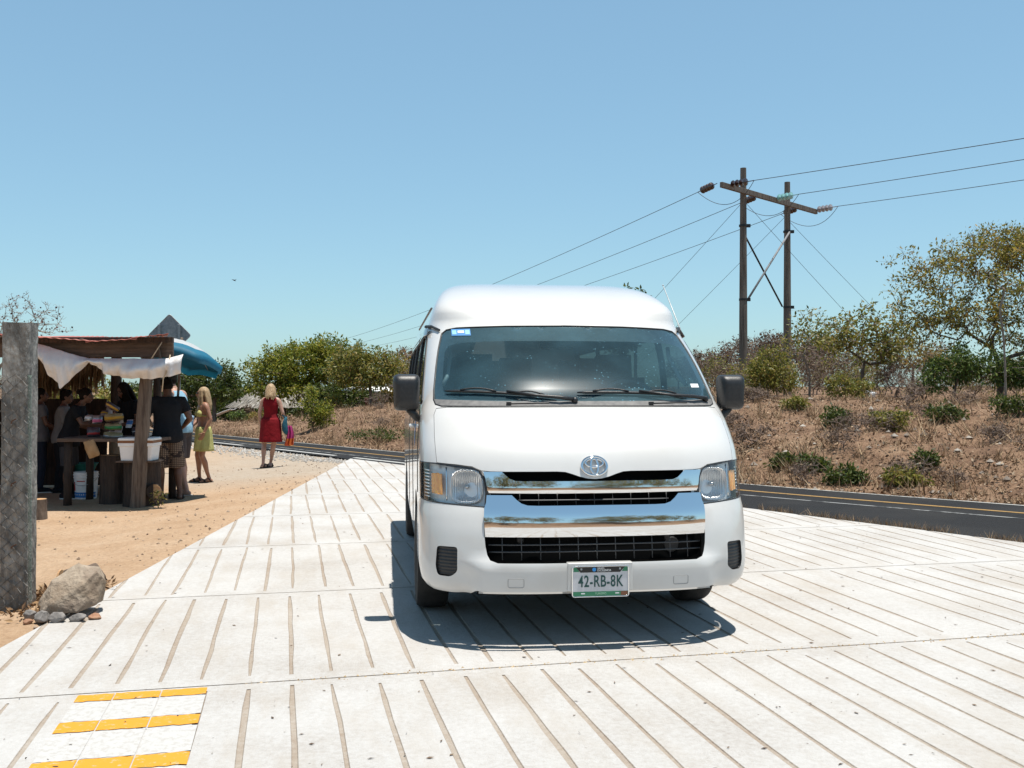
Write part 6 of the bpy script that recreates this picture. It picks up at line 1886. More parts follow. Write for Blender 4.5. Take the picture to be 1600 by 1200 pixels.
# ------------------------------------------------------------------ concrete post with chain-link fence
def build_post():
    root = None
    x0, y0 = -3.195, 6.47; zb = Hs(x0, y0)
    cm = pm('old_concrete', (0.145, 0.134, 0.12), (0.37, 0.345, 0.31), 0.92, 9, bump=.035, bscale=30, c3=(0.075, 0.068, 0.060), s3=2.6, f3=.7, stretch=(1.5, 1.5, .7), detail=12, lo=.38, hi=.62)
    mb = MB(); rr = random.Random(12); n_ = 26; rg = []
    H_ = 1.86 - zb
    for i in range(n_ + 1):
        z = -.2 + (H_ + .2) * i / n_; w = .086 - .003 * i / n_; lx = -.02 + .02 * i / n_
        ring = []
        for (sx, sy) in ((-1, -1), (1, -1), (1, 1), (-1, 1)):
            for t in (-.8, 0, .8):
                a = Vector((sx, sy)); 
                nxt = Vector((-sy, sx))
                c = a + nxt * (0.18 * (t + .8)) if t > 0 else a
            ch = .012
            for (ex, ey) in (((-1 if sx * sy > 0 else 0), (0 if sx * sy > 0 else -1)), ((0 if sx * sy > 0 else -1), (-1 if sx * sy > 0 else 0))):
                top = -.012 * rr.random() if i == n_ else 0
                ring.append((lx + sx * (w - ch * abs(ex)) + rr.uniform(-.0022, .0022), sy * (w - ch * abs(ey)) + rr.uniform(-.0022, .0022), z + top))
        ring.sort(key=lambda p: math.atan2(p[1], p[0] - lx))
        rg.append(ring)
    mb.rings(rg); o = mb.build("fence_post", cm); o.location = (x0, y0, zb); o.rotation_euler = (0, 0, R(3))
    tag(o, "weathered square concrete fence post at the left edge of the picture", "post")
    sp = MB()
    for z in (.40, .80, 1.20):
        mb = MB(); mb.tube([(-.02, -.09, z), (.0, -.125, z + .015), (.03, -.135, z + .03)], .004, 5); mb.build("spike", pm('rust', (0.09, 0.04, 0.02), None, 0.9) if z == .40 else bpy.data.materials['rust'], o)
    # chain-link: bent wires woven into diamonds, in front of the post
    wm = pm('fence_wire', (0.07, 0.068, 0.062), (0.16, 0.15, 0.14), 0.65, 25, metal=.2)
    mb = MB(); pw, ph = .088, .080; X0, X1 = -4.5, -3.10; z0, z1 = .0, 1.52
    nrow = int((z1 - z0) / ph); ncol = int((X1 - X0) / pw); rr = random.Random(2)
    jx = {}
    def node(i, j):
        if (i, j) not in jx: jx[(i, j)] = (rr.uniform(-.007, .007), rr.uniform(-.006, .006))
        a = jx[(i, j)]
        return Vector((X1 - (i * .5) * pw + a[0], 6.375 + .006 * math.sin(i * 1.3 + j), z0 + j * ph * .5 + a[1]))
    for c in range(0, 2 * ncol, 2):
        # one wire zigzags down between columns c and c+1
        for base in (c, c + 1):
            pts = []
            for j in range(2 * nrow + 1):
                i = base + (j + base) % 2
                p = node(i, j); p.y += .003 * (1 if (j % 2) else -1) * (1 if base == c else -1); pts.append(p)
            mb.tube(pts, .0025, 4)
    ob = mb.build("chain_link_fence", wm); tag(ob, "chain-link fence of rusty diamond wire stretched past the concrete post", "fence")
    # its cut end, wires twisted down the corner of the post
    mb = MB()
    for k in range(4):
        mb.tube([(X1 + .012 * math.cos(j * 1.9 + k * 1.6) + .006, 6.385 + .012 * math.sin(j * 1.9 + k * 1.6), z0 + .05 + (1.46) * j / 60) for j in range(61)], .0017, 4)
    mb.build("twisted_edge", pm('fence_wire_green', (0.10, 0.17, 0.13), (0.20, 0.24, 0.21), 0.6, 30, metal=.3), ob, smooth=True)
build_post()

def rock(name, hull, m, label, loc, seed, disp=.012, cat="stone", sub=3, group=None, rz=0, scale=1):
    """a stone: convex hull of corner points, faces roughened"""
    bm = bmesh.new()
    for p in hull: bm.verts.new(p)
    r = bmesh.ops.convex_hull(bm, input=bm.verts)
    bmesh.ops.delete(bm, geom=list({g for g in r["geom_interior"] + r["geom_unused"] if isinstance(g, bmesh.types.BMVert)}), context='VERTS')
    bmesh.ops.triangulate(bm, faces=bm.faces)
    bmesh.ops.bevel(bm, geom=bm.edges[:], offset=.006 * scale, segments=2, affect='EDGES', profile=.6)
    bmesh.ops.triangulate(bm, faces=bm.faces)
    for _ in range(sub):
        L_ = [e for e in bm.edges if e.calc_length() > .022 * scale]
        if not L_: break
        bmesh.ops.subdivide_edges(bm, edges=L_, cuts=1)
        bmesh.ops.triangulate(bm, faces=bm.faces)
    bm.normal_update(); rr = random.Random(seed)
    from mathutils import noise
    for v in bm.verts:
        p = v.co * (9 / scale); v.co += v.normal * (noise.fractal(p + Vector((seed, 0, 0)), 1.0, 2.1, 4) * disp)
    me = bpy.data.meshes.new(name); bm.to_mesh(me); bm.free(); me.materials.append(m)
    me.polygons.foreach_set("use_smooth", [True] * len(me.polygons)); me.set_sharp_from_angle(angle=R(38))
    o = bpy.data.objects.new(name, me); link(o); o.location = loc; o.rotation_euler = (0, 0, rz)
    return tag(o, label, cat, group)
rk = Vector((-2.80, 6.32, -.004))
rock("boulder", [(-.205, -.02, .10), (-.13, -.14, .045), (.10, -.15, .07), (.185, -.06, .10), (.205, .04, .22), (.175, -.03, .315), (.03, .02, .345), (-.10, -.05, .255), (-.19, .06, .16), (-.12, .16, .06), (.14, .16, .08), (.12, .15, .30), (-.06, .15, .26), (.13, -.11, .24), (.16, -.10, .14), (-.06, -.155, .12)],
     M['stone'], "big pale angular boulder at the corner of the concrete slab", rk + Vector((0, 0, -.03)), 3, .007, "boulder", 4)
def ell(a, b, c, seed, n=22):
    r = random.Random(seed); o = []
    for _ in range(n):
        v = Vector((r.gauss(0, 1), r.gauss(0, 1), r.gauss(0, 1))).normalized(); o.append((v.x * a * r.uniform(.85, 1.1), v.y * b * r.uniform(.85, 1.1), v.z * c * r.uniform(.85, 1.1) + c * .8))
    return o
for i, (px, py, Y, a, b, c, mk, lab) in enumerate([
        (66, 968, 6.12, .050, .05, .045, 'stone_grey', "dark grey stone wedged under the boulder's left side"), (90, 972, 6.08, .06, .05, .038, 'stone_grey', "flat grey stone under the middle of the boulder"),
        (122, 970, 6.10, .055, .045, .030, 'stone_grey', "pale grey stone in front of the boulder's right side"), (148, 964, 6.16, .045, .04, .022, 'stone_red', "flat reddish stone at the boulder's right end"),
        (47, 960, 6.20, .045, .04, .035, 'stone_grey', "brownish stone between the boulder and the concrete post"), (44, 970, 6.10, .035, .03, .02, 'stone_red', "orange stone chip nearest the concrete post")]):
    x = (px - 800) / FPX * Y
    rock("small_stone", ell(a, b, c, 70 + i), M[mk], lab, (x, Y, max(Hs(x, Y), 0.0 if x > edge_x(Y) else -1) - .004), 40 + i, .005, "stone", 3, "stones round the boulder", 0, .35)
def firewood():
    o = rock("firewood_chunk", [(-.12, -.05, .02), (-.12, .05, .01), (-.11, 0, .10), (.13, -.07, .02), (.15, .06, .02), (.10, 0, .15), (.04, -.05, .13), (.16, .0, .06)], M['wood_grey'], "split chunk of grey firewood with an orange sawn end behind the boulder", (-3.10, 7.15, Hs(-3.10, 7.15) + .01), 9, .012, "firewood", 4)
    o.scale = (1.15, 1.15, 1.1)
    mb = MB(); mb.tube([(-.13, 0, .055), (-.119, 0, .055)], .045, 14); mb.build("sawn_end", M['cut_wood'], o)
firewood()
def chips():
    r = np.random.default_rng(3); n = 1500
    x = r.normal(-3.02, .16, n); y = r.normal(6.72, .22, n); ok = x < edge_x(y) + .03; x, y = x[ok], y[ok]
    V, F = leaf_cloud(np.stack([x, y, H(x, y) + .012], 1), 1, .03, .045, 5, 0, .35, .6, .5)
    g = mesh_obj("wood_chips", V, F, leaf_mat('wood_chip', [(0.10, 0.055, 0.03), (0.24, 0.14, 0.07), (0.36, 0.23, 0.12)], 0, .9)); tag(g, kind="stuff")
chips()

# weed and stick at the foot of the stall post
w = tree("weed", "little weed with bare stalks at the foot of the stall post", "weed", (-4.64, 13.05, Hs(-4.64, 13.05)), [(0, 0, .14, .09, .08, .12)], 22, 201, 'olive', 3, .05, .05, rt=.003, twig_extra=2, trunk=[(0, 0, -.03), (0, 0, .03)])

# ------------------------------------------------------------------ far left: hut, parasol, pavilion, laundry
def build_hut():
    b = Vector(((433 - 800) / FPX * 58, 58, 0)); b.z = Hs(b.x, b.y)
    root = empty("thatched_hut", b); tag(root, "low open hut with a grey thatched roof under the mango tree", "hut")
    ez = Z(636, 58) - b.z; az = Z(598, 58) - b.z; Rr = 2.95
    vs = []; fs = []; n_ = 48; rings_ = 9; rr = random.Random(6)
    for j in range(rings_ + 1):
        s = j / rings_
        for k in range(n_):
            a = 2 * math.pi * k / n_; q = (1 - s) ** .92
            ridge = 1.1
            vs.append(((Rr * q) * math.cos(a) + (ridge * math.cos(a) if abs(math.cos(a)) > .3 else 0) * .0 + (.9 if math.cos(a) > 0 else -.9) * abs(math.cos(a)) * s * .6, Rr * .8 * q * math.sin(a), ez + (az - ez) * s + rr.uniform(-.035, .035)))
    for j in range(rings_):
        for k in range(n_): fs.append((j * n_ + k, j * n_ + (k + 1) % n_, (j + 1) * n_ + (k + 1) % n_, (j + 1) * n_ + k))
    fs.append(tuple(rings_ * n_ + k for k in range(n_)))
    rf = mesh_obj("roof", vs, fs, M['thatch'], root, True)
    r = np.random.default_rng(8); V = []; F = []
    for i in range(2600):
        j = r.random() ** .7; a = r.uniform(0, 6.283); q = 1 - j * .97
        x, y, z = Rr * q * math.cos(a) * 1.01, Rr * .8 * q * math.sin(a) * 1.01, ez + (az - ez) * (1 - q) + .04
        x += .5 * math.cos(a) * (1 - q)
        l = r.uniform(.2, .4); w = .035; t = Vector((-math.sin(a), math.cos(a), 0)) * w; dn = Vector((math.cos(a), math.sin(a) * .8, -.55)).normalized() * l
        p = Vector((x, y, z)); bse = len(V); V += [p - t, p + t, p + t * .5 + dn, p - t * .5 + dn]; F.append((bse, bse + 1, bse + 2, bse + 3))
    mesh_obj("thatch_fringe", V, F, leaf_mat('thatch_leaf', [(0.13, 0.115, 0.095), (0.28, 0.255, 0.22), (0.42, 0.39, 0.345)], .05, .95), rf)
    for a in np.linspace(0, 6.283, 9)[:-1]:
        mb = MB(); mb.tube([(Rr * .86 * math.cos(a), Rr * .68 * math.sin(a), -.2), (Rr * .86 * math.cos(a), Rr * .68 * math.sin(a), ez + .15)], .06, 8); mb.build("post", M['wood_grey'], root, smooth=True)
build_hut()
def parasol():
    b = Vector(((346 - 800) / FPX * 54, 54, 0)); b.z = Hs(b.x, b.y); root = empty("parasol", b); tag(root, "small white slanting awning cloth beside the thatched hut", "awning")
    z = Z(646, 54) - b.z
    vs = []; n_ = 10
    for i in range(n_ + 1):
        t = i / n_
        for y in (-.6, 0, .6): vs.append((-.65 + 1.3 * t, y, z - .35 + .62 * t ** .7 - .05 * (y == 0)))
    c = mesh_obj("cloth", vs, [(3 * i + k, 3 * i + 3 + k, 3 * i + 4 + k, 3 * i + 1 + k) for i in range(n_) for k in (0, 1)], M['white_plastic'], root, True); s = c.modifiers.new("t", 'SOLIDIFY'); s.thickness = .02
    for x, y in ((-.6, -.5), (.6, -.5), (.6, .5), (-.6, .5)):
        mb = MB(); mb.tube([(x, y, -.1), (x, y, z - .32 + (.6 if x > 0 else .03))], .03, 6); mb.build("pole", M['wood_grey'], root)
parasol()
def pavilion():
    Y = 44.5; b = Vector(((582 - 800) / FPX * Y, Y, 0)); b.z = Hs(b.x, b.y); root = empty("roadside_shelter", b); tag(root, "small white roadside shelter with salmon pillars behind the loose tree", "shelter")
    zr = Z(610, Y) - b.z; k = Y / FPX
    salmon = pm('salmon_plaster', (0.46, 0.27, 0.18), (0.52, 0.33, 0.23), 0.9, 5); whp = pm('white_plaster', (0.58, 0.58, 0.56), (0.68, 0.68, 0.66), 0.9, 4)
    for px in (545, 553, 566): 
        mb = MB(); mb.box(((px - 582) * k, -.4, zr / 2 - .2), (.16, .16, zr + .2)); mb.build("pillar", salmon if px < 560 else whp, root, bevel=.01)
    mb = MB(); mb.box(((594 - 582) * k, 0, zr / 2 - .2), (.78, .9, zr + .15)); mb.build("wall", whp, root, bevel=.01)
    mb = MB(); x0, x1 = (538 - 582) * k, (612 - 582) * k
    mb.rings([[(x0, -.75, zr - .02), (x1, -.75, zr - .10), (x1, .75, zr - .10), (x0, .75, zr - .02)], [(x0, -.75, zr + .03), (x1, -.75, zr - .05), (x1 - .25, .6, zr + .16), (x0 + .25, .6, zr + .18)]]); mb.build("roof", whp, root)
    mb = MB(); mb.lathe([(0, 0), (.13, 0), (.17, .34), (.18, .345), (.165, .34), (.12, .02), (0, .02)], n=20, cap=False)
    q = mb.build("red_bucket", pm('bucket_red', (0.30, 0.03, 0.03), None, 0.5), None, smooth=True); p = P(576, 41.5); q.location = p; q.location.z += .02; tag(q, "dark red bucket below the white roadside shelter", "bucket")
    # laundry
    p0, p1 = P(596, 43), P(632, 43); z = max(Z(630, 43), p0.z + .5)
    ln = MB(); ln.tube([(0, 0, 0), ((p1.x - p0.x) / 2, 0, -.03), (p1.x - p0.x, 0, 0)], .006, 5); c = ln.build("clothes_line", M['rope'], None); c.location = (p0.x, 43, z); tag(c, "clothes line stretched beside the roadside shelter", "clothes line")
    for x in (0, p1.x - p0.x):
        mb = MB(); mb.tube([(x, 0, .03), (x, 0, -z + p0.z - .1)], .03, 6); mb.build("pole", M['wood_grey'], c)
    for i, (t, w, h, lab) in enumerate(((.18, .20, .36, "white sheet on the clothes line, nearest the shelter"), (.45, .22, .33, "white cloth in the middle of the clothes line"), (.72, .22, .36, "white cloth on the clothes line, nearest the side mirror"))):
        x = p0.x + (p1.x - p0.x) * t
        cl = cloth("laundry", [(x - w / 2, z), (x + w / 2, z)], [(x - w / 2, z - h), (x + w / 2, z - h)], 14, 8, M['white_plastic'], .02, i, 43, lab, "laundry", (x, 43, z), 2); cl["group"] = "laundry on the line"
pavilion()
bg_ = bag_mesh("plastic_bag", .34, .30, .26, [pm('bag_white_grey', (0.55, 0.57, 0.60), (0.70, 0.71, 0.72), 0.35, 9)], 77)
for v in bg_.data.vertices:
    v.co.z *= .8; v.co += Vector((rng.uniform(-.03, .03), rng.uniform(-.03, .03), rng.uniform(-.02, .03)))
bg_.location = gp(1357, 622) + Vector((0, -.1, .10)); bg_.rotation_euler = (.5, .3, .4); tag(bg_, "crumpled white plastic bag at the foot of the forked tree", "plastic bag")
bird = MB(); bird.rings([[(x, r * math.cos(a), r * math.sin(a)) for a in np.linspace(0, 6.283, 9)[:-1]] for x, r in ((-.22, .01), (-.12, .04), (0, .06), (.12, .045), (.18, .03), (.25, .004))])
bird.add([(-.06, 0, .02), (.08, 0, .02), (.02, .28, .14), (-.06, .5, .08)], [(0, 1, 2, 3)]); bird.add([(-.06, 0, .02), (.08, 0, .02), (.02, -.28, .14), (-.06, -.5, .08)], [(3, 2, 1, 0)])
bo_ = bird.build("bird", M['black_trim']); bo_.location = at(366, 438, 110); bo_.rotation_euler = (0, .2, .9); tag(bo_, "tiny dark bird gliding in the sky above the trees", "bird")
# ------------------------------------------------------------------ people
def skin_mat(name, c, c2):
    m = pm(name, c, c2, 0.5, 9, bump=.001, bscale=120)
    b = m.node_tree.nodes["Principled BSDF"]; b.inputs["Subsurface Weight"].default_value = .12; b.inputs["Subsurface Radius"].default_value = (.02, .008, .004)
    return m
SKIN = {'fair': skin_mat('skin_fair', (0.36, 0.20, 0.14), (0.42, 0.245, 0.18)), 'tan': skin_mat('skin_tan', (0.26, 0.12, 0.07), (0.31, 0.155, 0.095)), 'brown': skin_mat('skin_brown', (0.12, 0.055, 0.033), (0.16, 0.08, 0.05))}
HAIR = {'black': pm('hair_black', (0.006, 0.005, 0.004), (0.014, 0.010, 0.008), 0.75, 30, spec=.12, stretch=(4, 4, .4), bump=.004, bscale=40), 'blonde': pm('hair_blonde', (0.20, 0.12, 0.055), (0.48, 0.34, 0.19), 0.5, 22, stretch=(4, 4, .35), bump=.006, bscale=34),
        'fair': pm('hair_fair', (0.20, 0.115, 0.05), (0.52, 0.36, 0.20), 0.5, 22, stretch=(4, 4, .35), bump=.006, bscale=34), 'ginger': pm('hair_ginger', (0.30, 0.10, 0.03), (0.50, 0.22, 0.08), 0.5, 22, stretch=(4, 4, .35), bump=.006, bscale=34)}
def fabric(name, c, c2=None, scale=9, bump=.010, bscale=16):
    return pm(name, c, c2 or tuple(x * 1.18 for x in c), 0.85, scale, bump=bump, bscale=bscale, spec=.2)
def plaid_mat():
    m, n, b, out = new_mat('plaid_shorts'); L_ = n.links.new
    tc = n.nodes.new("ShaderNodeTexCoord")
    def wave(d, s):
        w = n.nodes.new("ShaderNodeTexWave"); w.wave_type = 'BANDS'; w.bands_direction = d; w.inputs["Scale"].default_value = s; w.inputs["Distortion"].default_value = .3
        L_(tc.outputs["Object"], w.inputs["Vector"]); return w.outputs["Fac"]
    mn = n.nodes.new("ShaderNodeMath"); mn.operation = 'MINIMUM'; L_(wave('X', 12), mn.inputs[0]); L_(wave('Z', 12), mn.inputs[1])
    cr = n.nodes.new("ShaderNodeValToRGB"); cr.color_ramp.elements[0].position = .15; cr.color_ramp.elements[0].color = (.05, .032, .025, 1); cr.color_ramp.elements[1].position = .5; cr.color_ramp.elements[1].color = (.30, .215, .15, 1)
    L_(mn.outputs[0], cr.inputs[0])
    no = n.nodes.new("ShaderNodeTexNoise"); no.inputs["Scale"].default_value = 9; no.inputs["Detail"].default_value = 3; L_(tc.outputs["Object"], no.inputs["Vector"])
    mr = n.nodes.new("ShaderNodeMapRange"); mr.inputs[1].default_value = .56; mr.inputs[2].default_value = .60; L_(no.outputs["Fac"], mr.inputs[0])
    mx = n.nodes.new("ShaderNodeMix"); mx.data_type = 'RGBA'; L_(mr.outputs[0], mx.inputs[0]); L_(cr.outputs[0], mx.inputs[6]); mx.inputs[7].default_value = (.03, .02, .018, 1)
    L_(mx.outputs[2], b.inputs["Base Color"]); setin(b, Roughness=.9)
    return m

def fuse(o, voxel=.008, smooth=5, factor=.5):
    """grow one continuous surface from overlapping closed shapes"""
    r = o.modifiers.new("fuse", 'REMESH'); r.mode = 'VOXEL'; r.voxel_size = voxel; r.use_smooth_shade = True
    s = o.modifiers.new("smooth", 'SMOOTH'); s.iterations = smooth; s.factor = factor
    apply_mods(o)
    o.data.polygons.foreach_set("use_smooth", [True] * len(o.data.polygons))
    return o
def limb(mb, pts, rad, n=14):
    mb.tube(pts, rad, n); mb.ball(pts[0], rad[0], n, 8); mb.ball(pts[-1], rad[-1], n, 8)
def bezier(a, b, c, n=6): return [Vector(a) * (1 - t) ** 2 + Vector(b) * 2 * t * (1 - t) + Vector(c) * t * t for t in np.linspace(0, 1, n)]
def oval(c, w, d, n=20, yoff=0): return [Vector((c[0] + w * math.cos(a), c[1] + yoff + d * math.sin(a) * (1.0 if math.sin(a) > 0 else .95), c[2])) for a in np.linspace(0, 2 * math.pi, n + 1)[:-1]]

class Person:
    def __init__(self, label, loc, rz, height, female, skin, hair, hair_style, pose, group=None):
        self.s = s = height / 1.70; self.f = female; self.p = pose
        lean = pose.get('lean', 0.0); hx = pose.get('sway', 0.0)
        self.J = J = {}
        V = Vector
        J['hip'] = V((0, 0, .92)); sh = .165 if female else .195
        self.tor = [(.80, .125, .085), (.86, .165, .110), (.93, .172 if female else .160, .115), (1.00, .150 if female else .152, .105), (1.09, .118 if female else .142, .088), (1.18, .128 if female else .152, .098), (1.28, .148 if female else .172, .112), (1.36, .150 if female else .180, .100), (1.42, .120 if female else .140, .075), (1.465, .060, .058)]
        self.lean = lambda z: lean * max(0, (z - .95) / .5) ** 1.3
        self.swx = lambda z: hx * max(0, (z - .95) / .5)
        def top(x, y, z): return V((x + self.swx(z), y + self.lean(z), z))
        self.top = top
        for sd, k in ((1, 'R'), (-1, 'L')):
            J['sh' + k] = top(sd * sh, 0, 1.385)
            J['el' + k] = V(pose.get('el' + k, (sd * (sh + .05), -.02 + self.lean(1.1), 1.11))); J['wr' + k] = V(pose.get('wr' + k, (sd * (sh + .06), .04 + self.lean(.9), .86)))
            J['hp' + k] = V((sd * .085, 0, .90)); J['kn' + k] = V(pose.get('kn' + k, (sd * .095, .02, .49))); J['an' + k] = V(pose.get('an' + k, (sd * .10, -.02, .075)))
        J['neck'] = top(0, .005, 1.46); hd = top(0, .02 + pose.get('head_fwd', 0), 1.585); J['head'] = hd
        self.hm = Euler((R(pose.get('pitch', 0)), R(pose.get('roll', 0)), R(pose.get('yaw', 0)))).to_matrix()
        mb = MB()
        mb.rings([oval(top(0, 0, z), w, d) for z, w, d in self.tor])
        for sd, k in ((1, 'R'), (-1, 'L')):
            limb(mb, bezier(top(sd * (sh - .06), 0, 1.39), J['sh' + k], J['sh' + k].lerp(J['el' + k], .3), 5), [.052, .054, .053, .050, .047] if female else [.062, .066, .063, .058, .054])
            limb(mb, [J['sh' + k].lerp(J['el' + k], .2), J['sh' + k].lerp(J['el' + k], .55), J['el' + k]], [.046, .043, .036] if female else [.055, .052, .042])
            limb(mb, [J['el' + k], J['el' + k].lerp(J['wr' + k], .3), J['wr' + k]], [.036, .037, .024] if female else [.042, .043, .028])
            self.hand(mb, J['el' + k], J['wr' + k], sd, pose.get('curl' + k, .5))
            h, kn, an = J['hp' + k], J['kn' + k], J['an' + k]
            limb(mb, [h, h.lerp(kn, .35), h.lerp(kn, .75), kn], [.090, .082, .060, .052] if female else [.088, .080, .062, .055])
            cf = kn.lerp(an, .32) + V((0, -.012, 0))
            limb(mb, [kn, cf, kn.lerp(an, .72), an + V((0, 0, .02))], [.050, .053, .036, .030] if female else [.054, .056, .040, .034])
            fa = R(pose.get('foot' + k, 8 * sd) * -1); fd = V((math.sin(-fa), math.cos(-fa), 0))
            self.fd = getattr(self, 'fd', {}); self.fd[k] = fd
            ft = V((an.x, an.y, 0)) 
            limb(mb, [an + fd * -.035 - V((0, 0, an.z - .035)), an + fd * .03 - V((0, 0, an.z - .045)), an + fd * .12 - V((0, 0, an.z - .028)), an + fd * .165 - V((0, 0, an.z - .020))], [.034, .036, .032, .020])
            limb(mb, [an, an + fd * .04 - V((0, 0, an.z - .05))], [.036, .034])
        # neck and head
        limb(mb, [J['neck'] - V((0, 0, .03)), hd + self.hm @ V((0, -.015, -.07))], [.054, .048] if female else [.062, .056])
        self.head(mb, hd)
        b = mb.build("person", SKIN[skin]); self.o = b
        fuse(b, .0085, 4)
        b.scale = (s,) * 3; b.location = loc; b.rotation_euler = (0, 0, R(rz))
        tag(b, label, "person", group)
        self.hairdo(hair, hair_style)
        self.face()
    def hand(self, mb, el, wr, sd, curl):
        f = (wr - el).normalized(); fw = Vector((0, 1, 0)); th = (fw - f * fw.dot(f))
        if th.length < .2: th = Vector((0, 0, 1)) - f * f.z
        th.normalize(); pn = f.cross(th).normalized() * sd          # towards the palm is inwards
        c = wr + f * .045
        B = Matrix((th, pn, f)).transposed()
        mb.ball(c, (.040, .017, .052), 12, 8, B); mb.tube([wr - f * .01, wr + f * .03], [.025, .027], 10)
        for i, (off, ln) in enumerate(((.030, .072), (.010, .080), (-.011, .074), (-.030, .058))):
            r0 = wr + f * .082 + th * off; d1 = (f - pn * -0 + (-pn) * curl * .55).normalized(); r1 = r0 + d1 * ln * .52
            d2 = (f * (1 - curl * .55) + (-pn) * curl * 1.25).normalized(); r2 = r1 + d2 * ln * .5
            mb.tube([r0 - f * .02, r0, r1, r2], [.0095, .0092, .0086, .0072], 8); mb.ball(r2, .0074, 8, 6); mb.ball(r1, .0088, 8, 6)
        t0 = wr + f * .025 + th * .026; t1 = t0 + (th * .75 + f * .6 - pn * .25).normalized() * .040; t2 = t1 + (th * .25 + f * .95 - pn * .35).normalized() * .034
        mb.tube([t0, t1, t2], [.013, .0105, .0085], 8); mb.ball(t2, .0087, 8, 6); mb.ball(t1, .0105, 8, 6)
    def head(self, mb, c):
        T = lambda v: c + self.hm @ Vector(v)
        k = .95 if self.f else 1.0; Mx = self.hm
        mb.ball(T((0, -.012, .028)), (.074 * k, .094 * k, .088 * k), 18, 12, Mx)
        mb.ball(T((0, .022, -.025)), (.062 * k, .070 * k, .085 * k), 16, 12, Mx)
        mb.ball(T((0, .055, -.075)), (.030 * k, .030, .026), 12, 8, Mx)                 # chin
        mb.ball(T((0, .068, .030)), (.048 * k, .020, .016), 12, 8, Mx)                  # brow
        for sd in (-1, 1):
            mb.ball(T((sd * .034, .062, -.020)), (.022, .018, .020), 10, 8, Mx)         # cheek
            mb.ball(T((sd * .076 * k, -.008, -.008)), (.009, .020, .031), 10, 8, Mx)    # ear
        mb.tube([T((0, .082, .022)), T((0, .100, -.012)), T((0, .108, -.024)), T((0, .088, -.032))], [.008, .011, .014, .010], 8)
        mb.ball(T((0, .083, -.052)), (.024, .010, .006), 10, 6, Mx)
    def face(self):
        T = lambda v: self.J['head'] + self.hm @ Vector(v)
        for sd in (-1, 1):
            mb = MB(); mb.ball(T((sd * .030, .080, .006)), (.012, .007, .007), 10, 6, self.hm); mb.build("eye", M['eye'], self.o, smooth=True)
            mb = MB(); mb.tube([T((sd * .014, .089, .026)), T((sd * .032, .086, .030)), T((sd * .048, .074, .026))], [.003, .004, .002], 6); mb.build("eyebrow", HAIR['black'], self.o, smooth=True)
        mb = MB(); mb.ball(T((0, .090, -.052)), (.022, .006, .0075), 10, 6, self.hm); mb.build("lips", M['lips'], self.o, smooth=True)
    def hairdo(self, hair, style):
        c = self.J['head']; T = lambda v: c + self.hm @ Vector(v); mb = MB(); rr = random.Random(int(abs(c.y) * 1000) + len(style))
        mb.ball(T((0, -.026, .042)), (.084, .094, .088), 18, 12, self.hm); mb.ball(T((0, -.045, -.005)), (.078, .068, .075), 14, 10, self.hm)
        if style in ('long', 'shoulder'):
            end = -.34 if style == 'long' else -.21
            for i in range(15):
                a = R(-150 + 300 * i / 14 - 90 + 0); a = R(180 + 25 + (310 - 0) * i / 14)
                x0, y0 = .078 * math.cos(a), -.030 + .080 * math.sin(a)
                if y0 > .045: continue
                p0 = T((x0 * .9, y0 * .9, .05)); l = end * rr.uniform(.8, 1.06)
                sp = 1.25 if style == 'long' else 1.2
                pts = [p0, T((x0 * 1.12, y0 * 1.1, -.05)), T((x0 * sp + rr.uniform(-.014, .014), y0 * sp - .012, -.05 + l * .5)), T((x0 * 1.02 + rr.uniform(-.02, .02), y0 * .95 - .03 + rr.uniform(-.015, .015), l))]
                limb(mb, pts, [.026, .028, .024, .010], 8)
        elif style == 'bun':
            mb.ball(T((0, -.125, .035)), (.045, .042, .045), 12, 8)
        else:
            for i in range(10):
                a = rr.uniform(0, 6.28); mb.ball(T((.05 * math.cos(a), -.02 + .06 * math.sin(a), .10 + rr.uniform(-.01, .008))), .028, 8, 6)
        h = mb.build("hair", HAIR[hair], self.o); fuse(h, .009, 3)
        return h
    # ---- clothes
    def tor_rings(self, z0, z1, grow):
        zs = [t[0] for t in self.tor]
        out = []
        for z in np.linspace(z0, z1, 14):
            w = float(np.interp(z, zs, [t[1] for t in self.tor])); d = float(np.interp(z, zs, [t[2] for t in self.tor]))
            g = grow(z) if callable(grow) else grow
            out.append(oval(self.top(0, 0, z), w + g, d + g))
        return out
    def top_wear(self, name, mat, z0=.84, z1=1.43, sleeve=.55, grow=.016, loose=.02):
        mb = MB(); J = self.J
        mb.rings(self.tor_rings(z0, z1, lambda z: grow + loose * max(0, (1.15 - z) / .3)))
        sh = abs(J['shR'].x - self.swx(1.385))
        for sd, k in ((1, 'R'), (-1, 'L')):
            if sleeve > 0:
                a = self.top(sd * (sh - .07), 0, 1.385); e = J['shR' if k == 'R' else 'shL'].lerp(J['el' + k], sleeve)
                limb(mb, [a, J['sh' + k], J['sh' + k].lerp(e, .5)], [.066, .070, .066] if self.f else [.074, .080, .074]); mb.tube([J['sh' + k].lerp(e, .4), e], [.064, .062] if self.f else [.072, .072], 14)
            else:
                mb.ball(self.top(sd * (sh - .045), 0, 1.385), (.045, .062, .050), 12, 8)
        o = mb.build(name, mat, self.o); fuse(o, .010, 4); return o
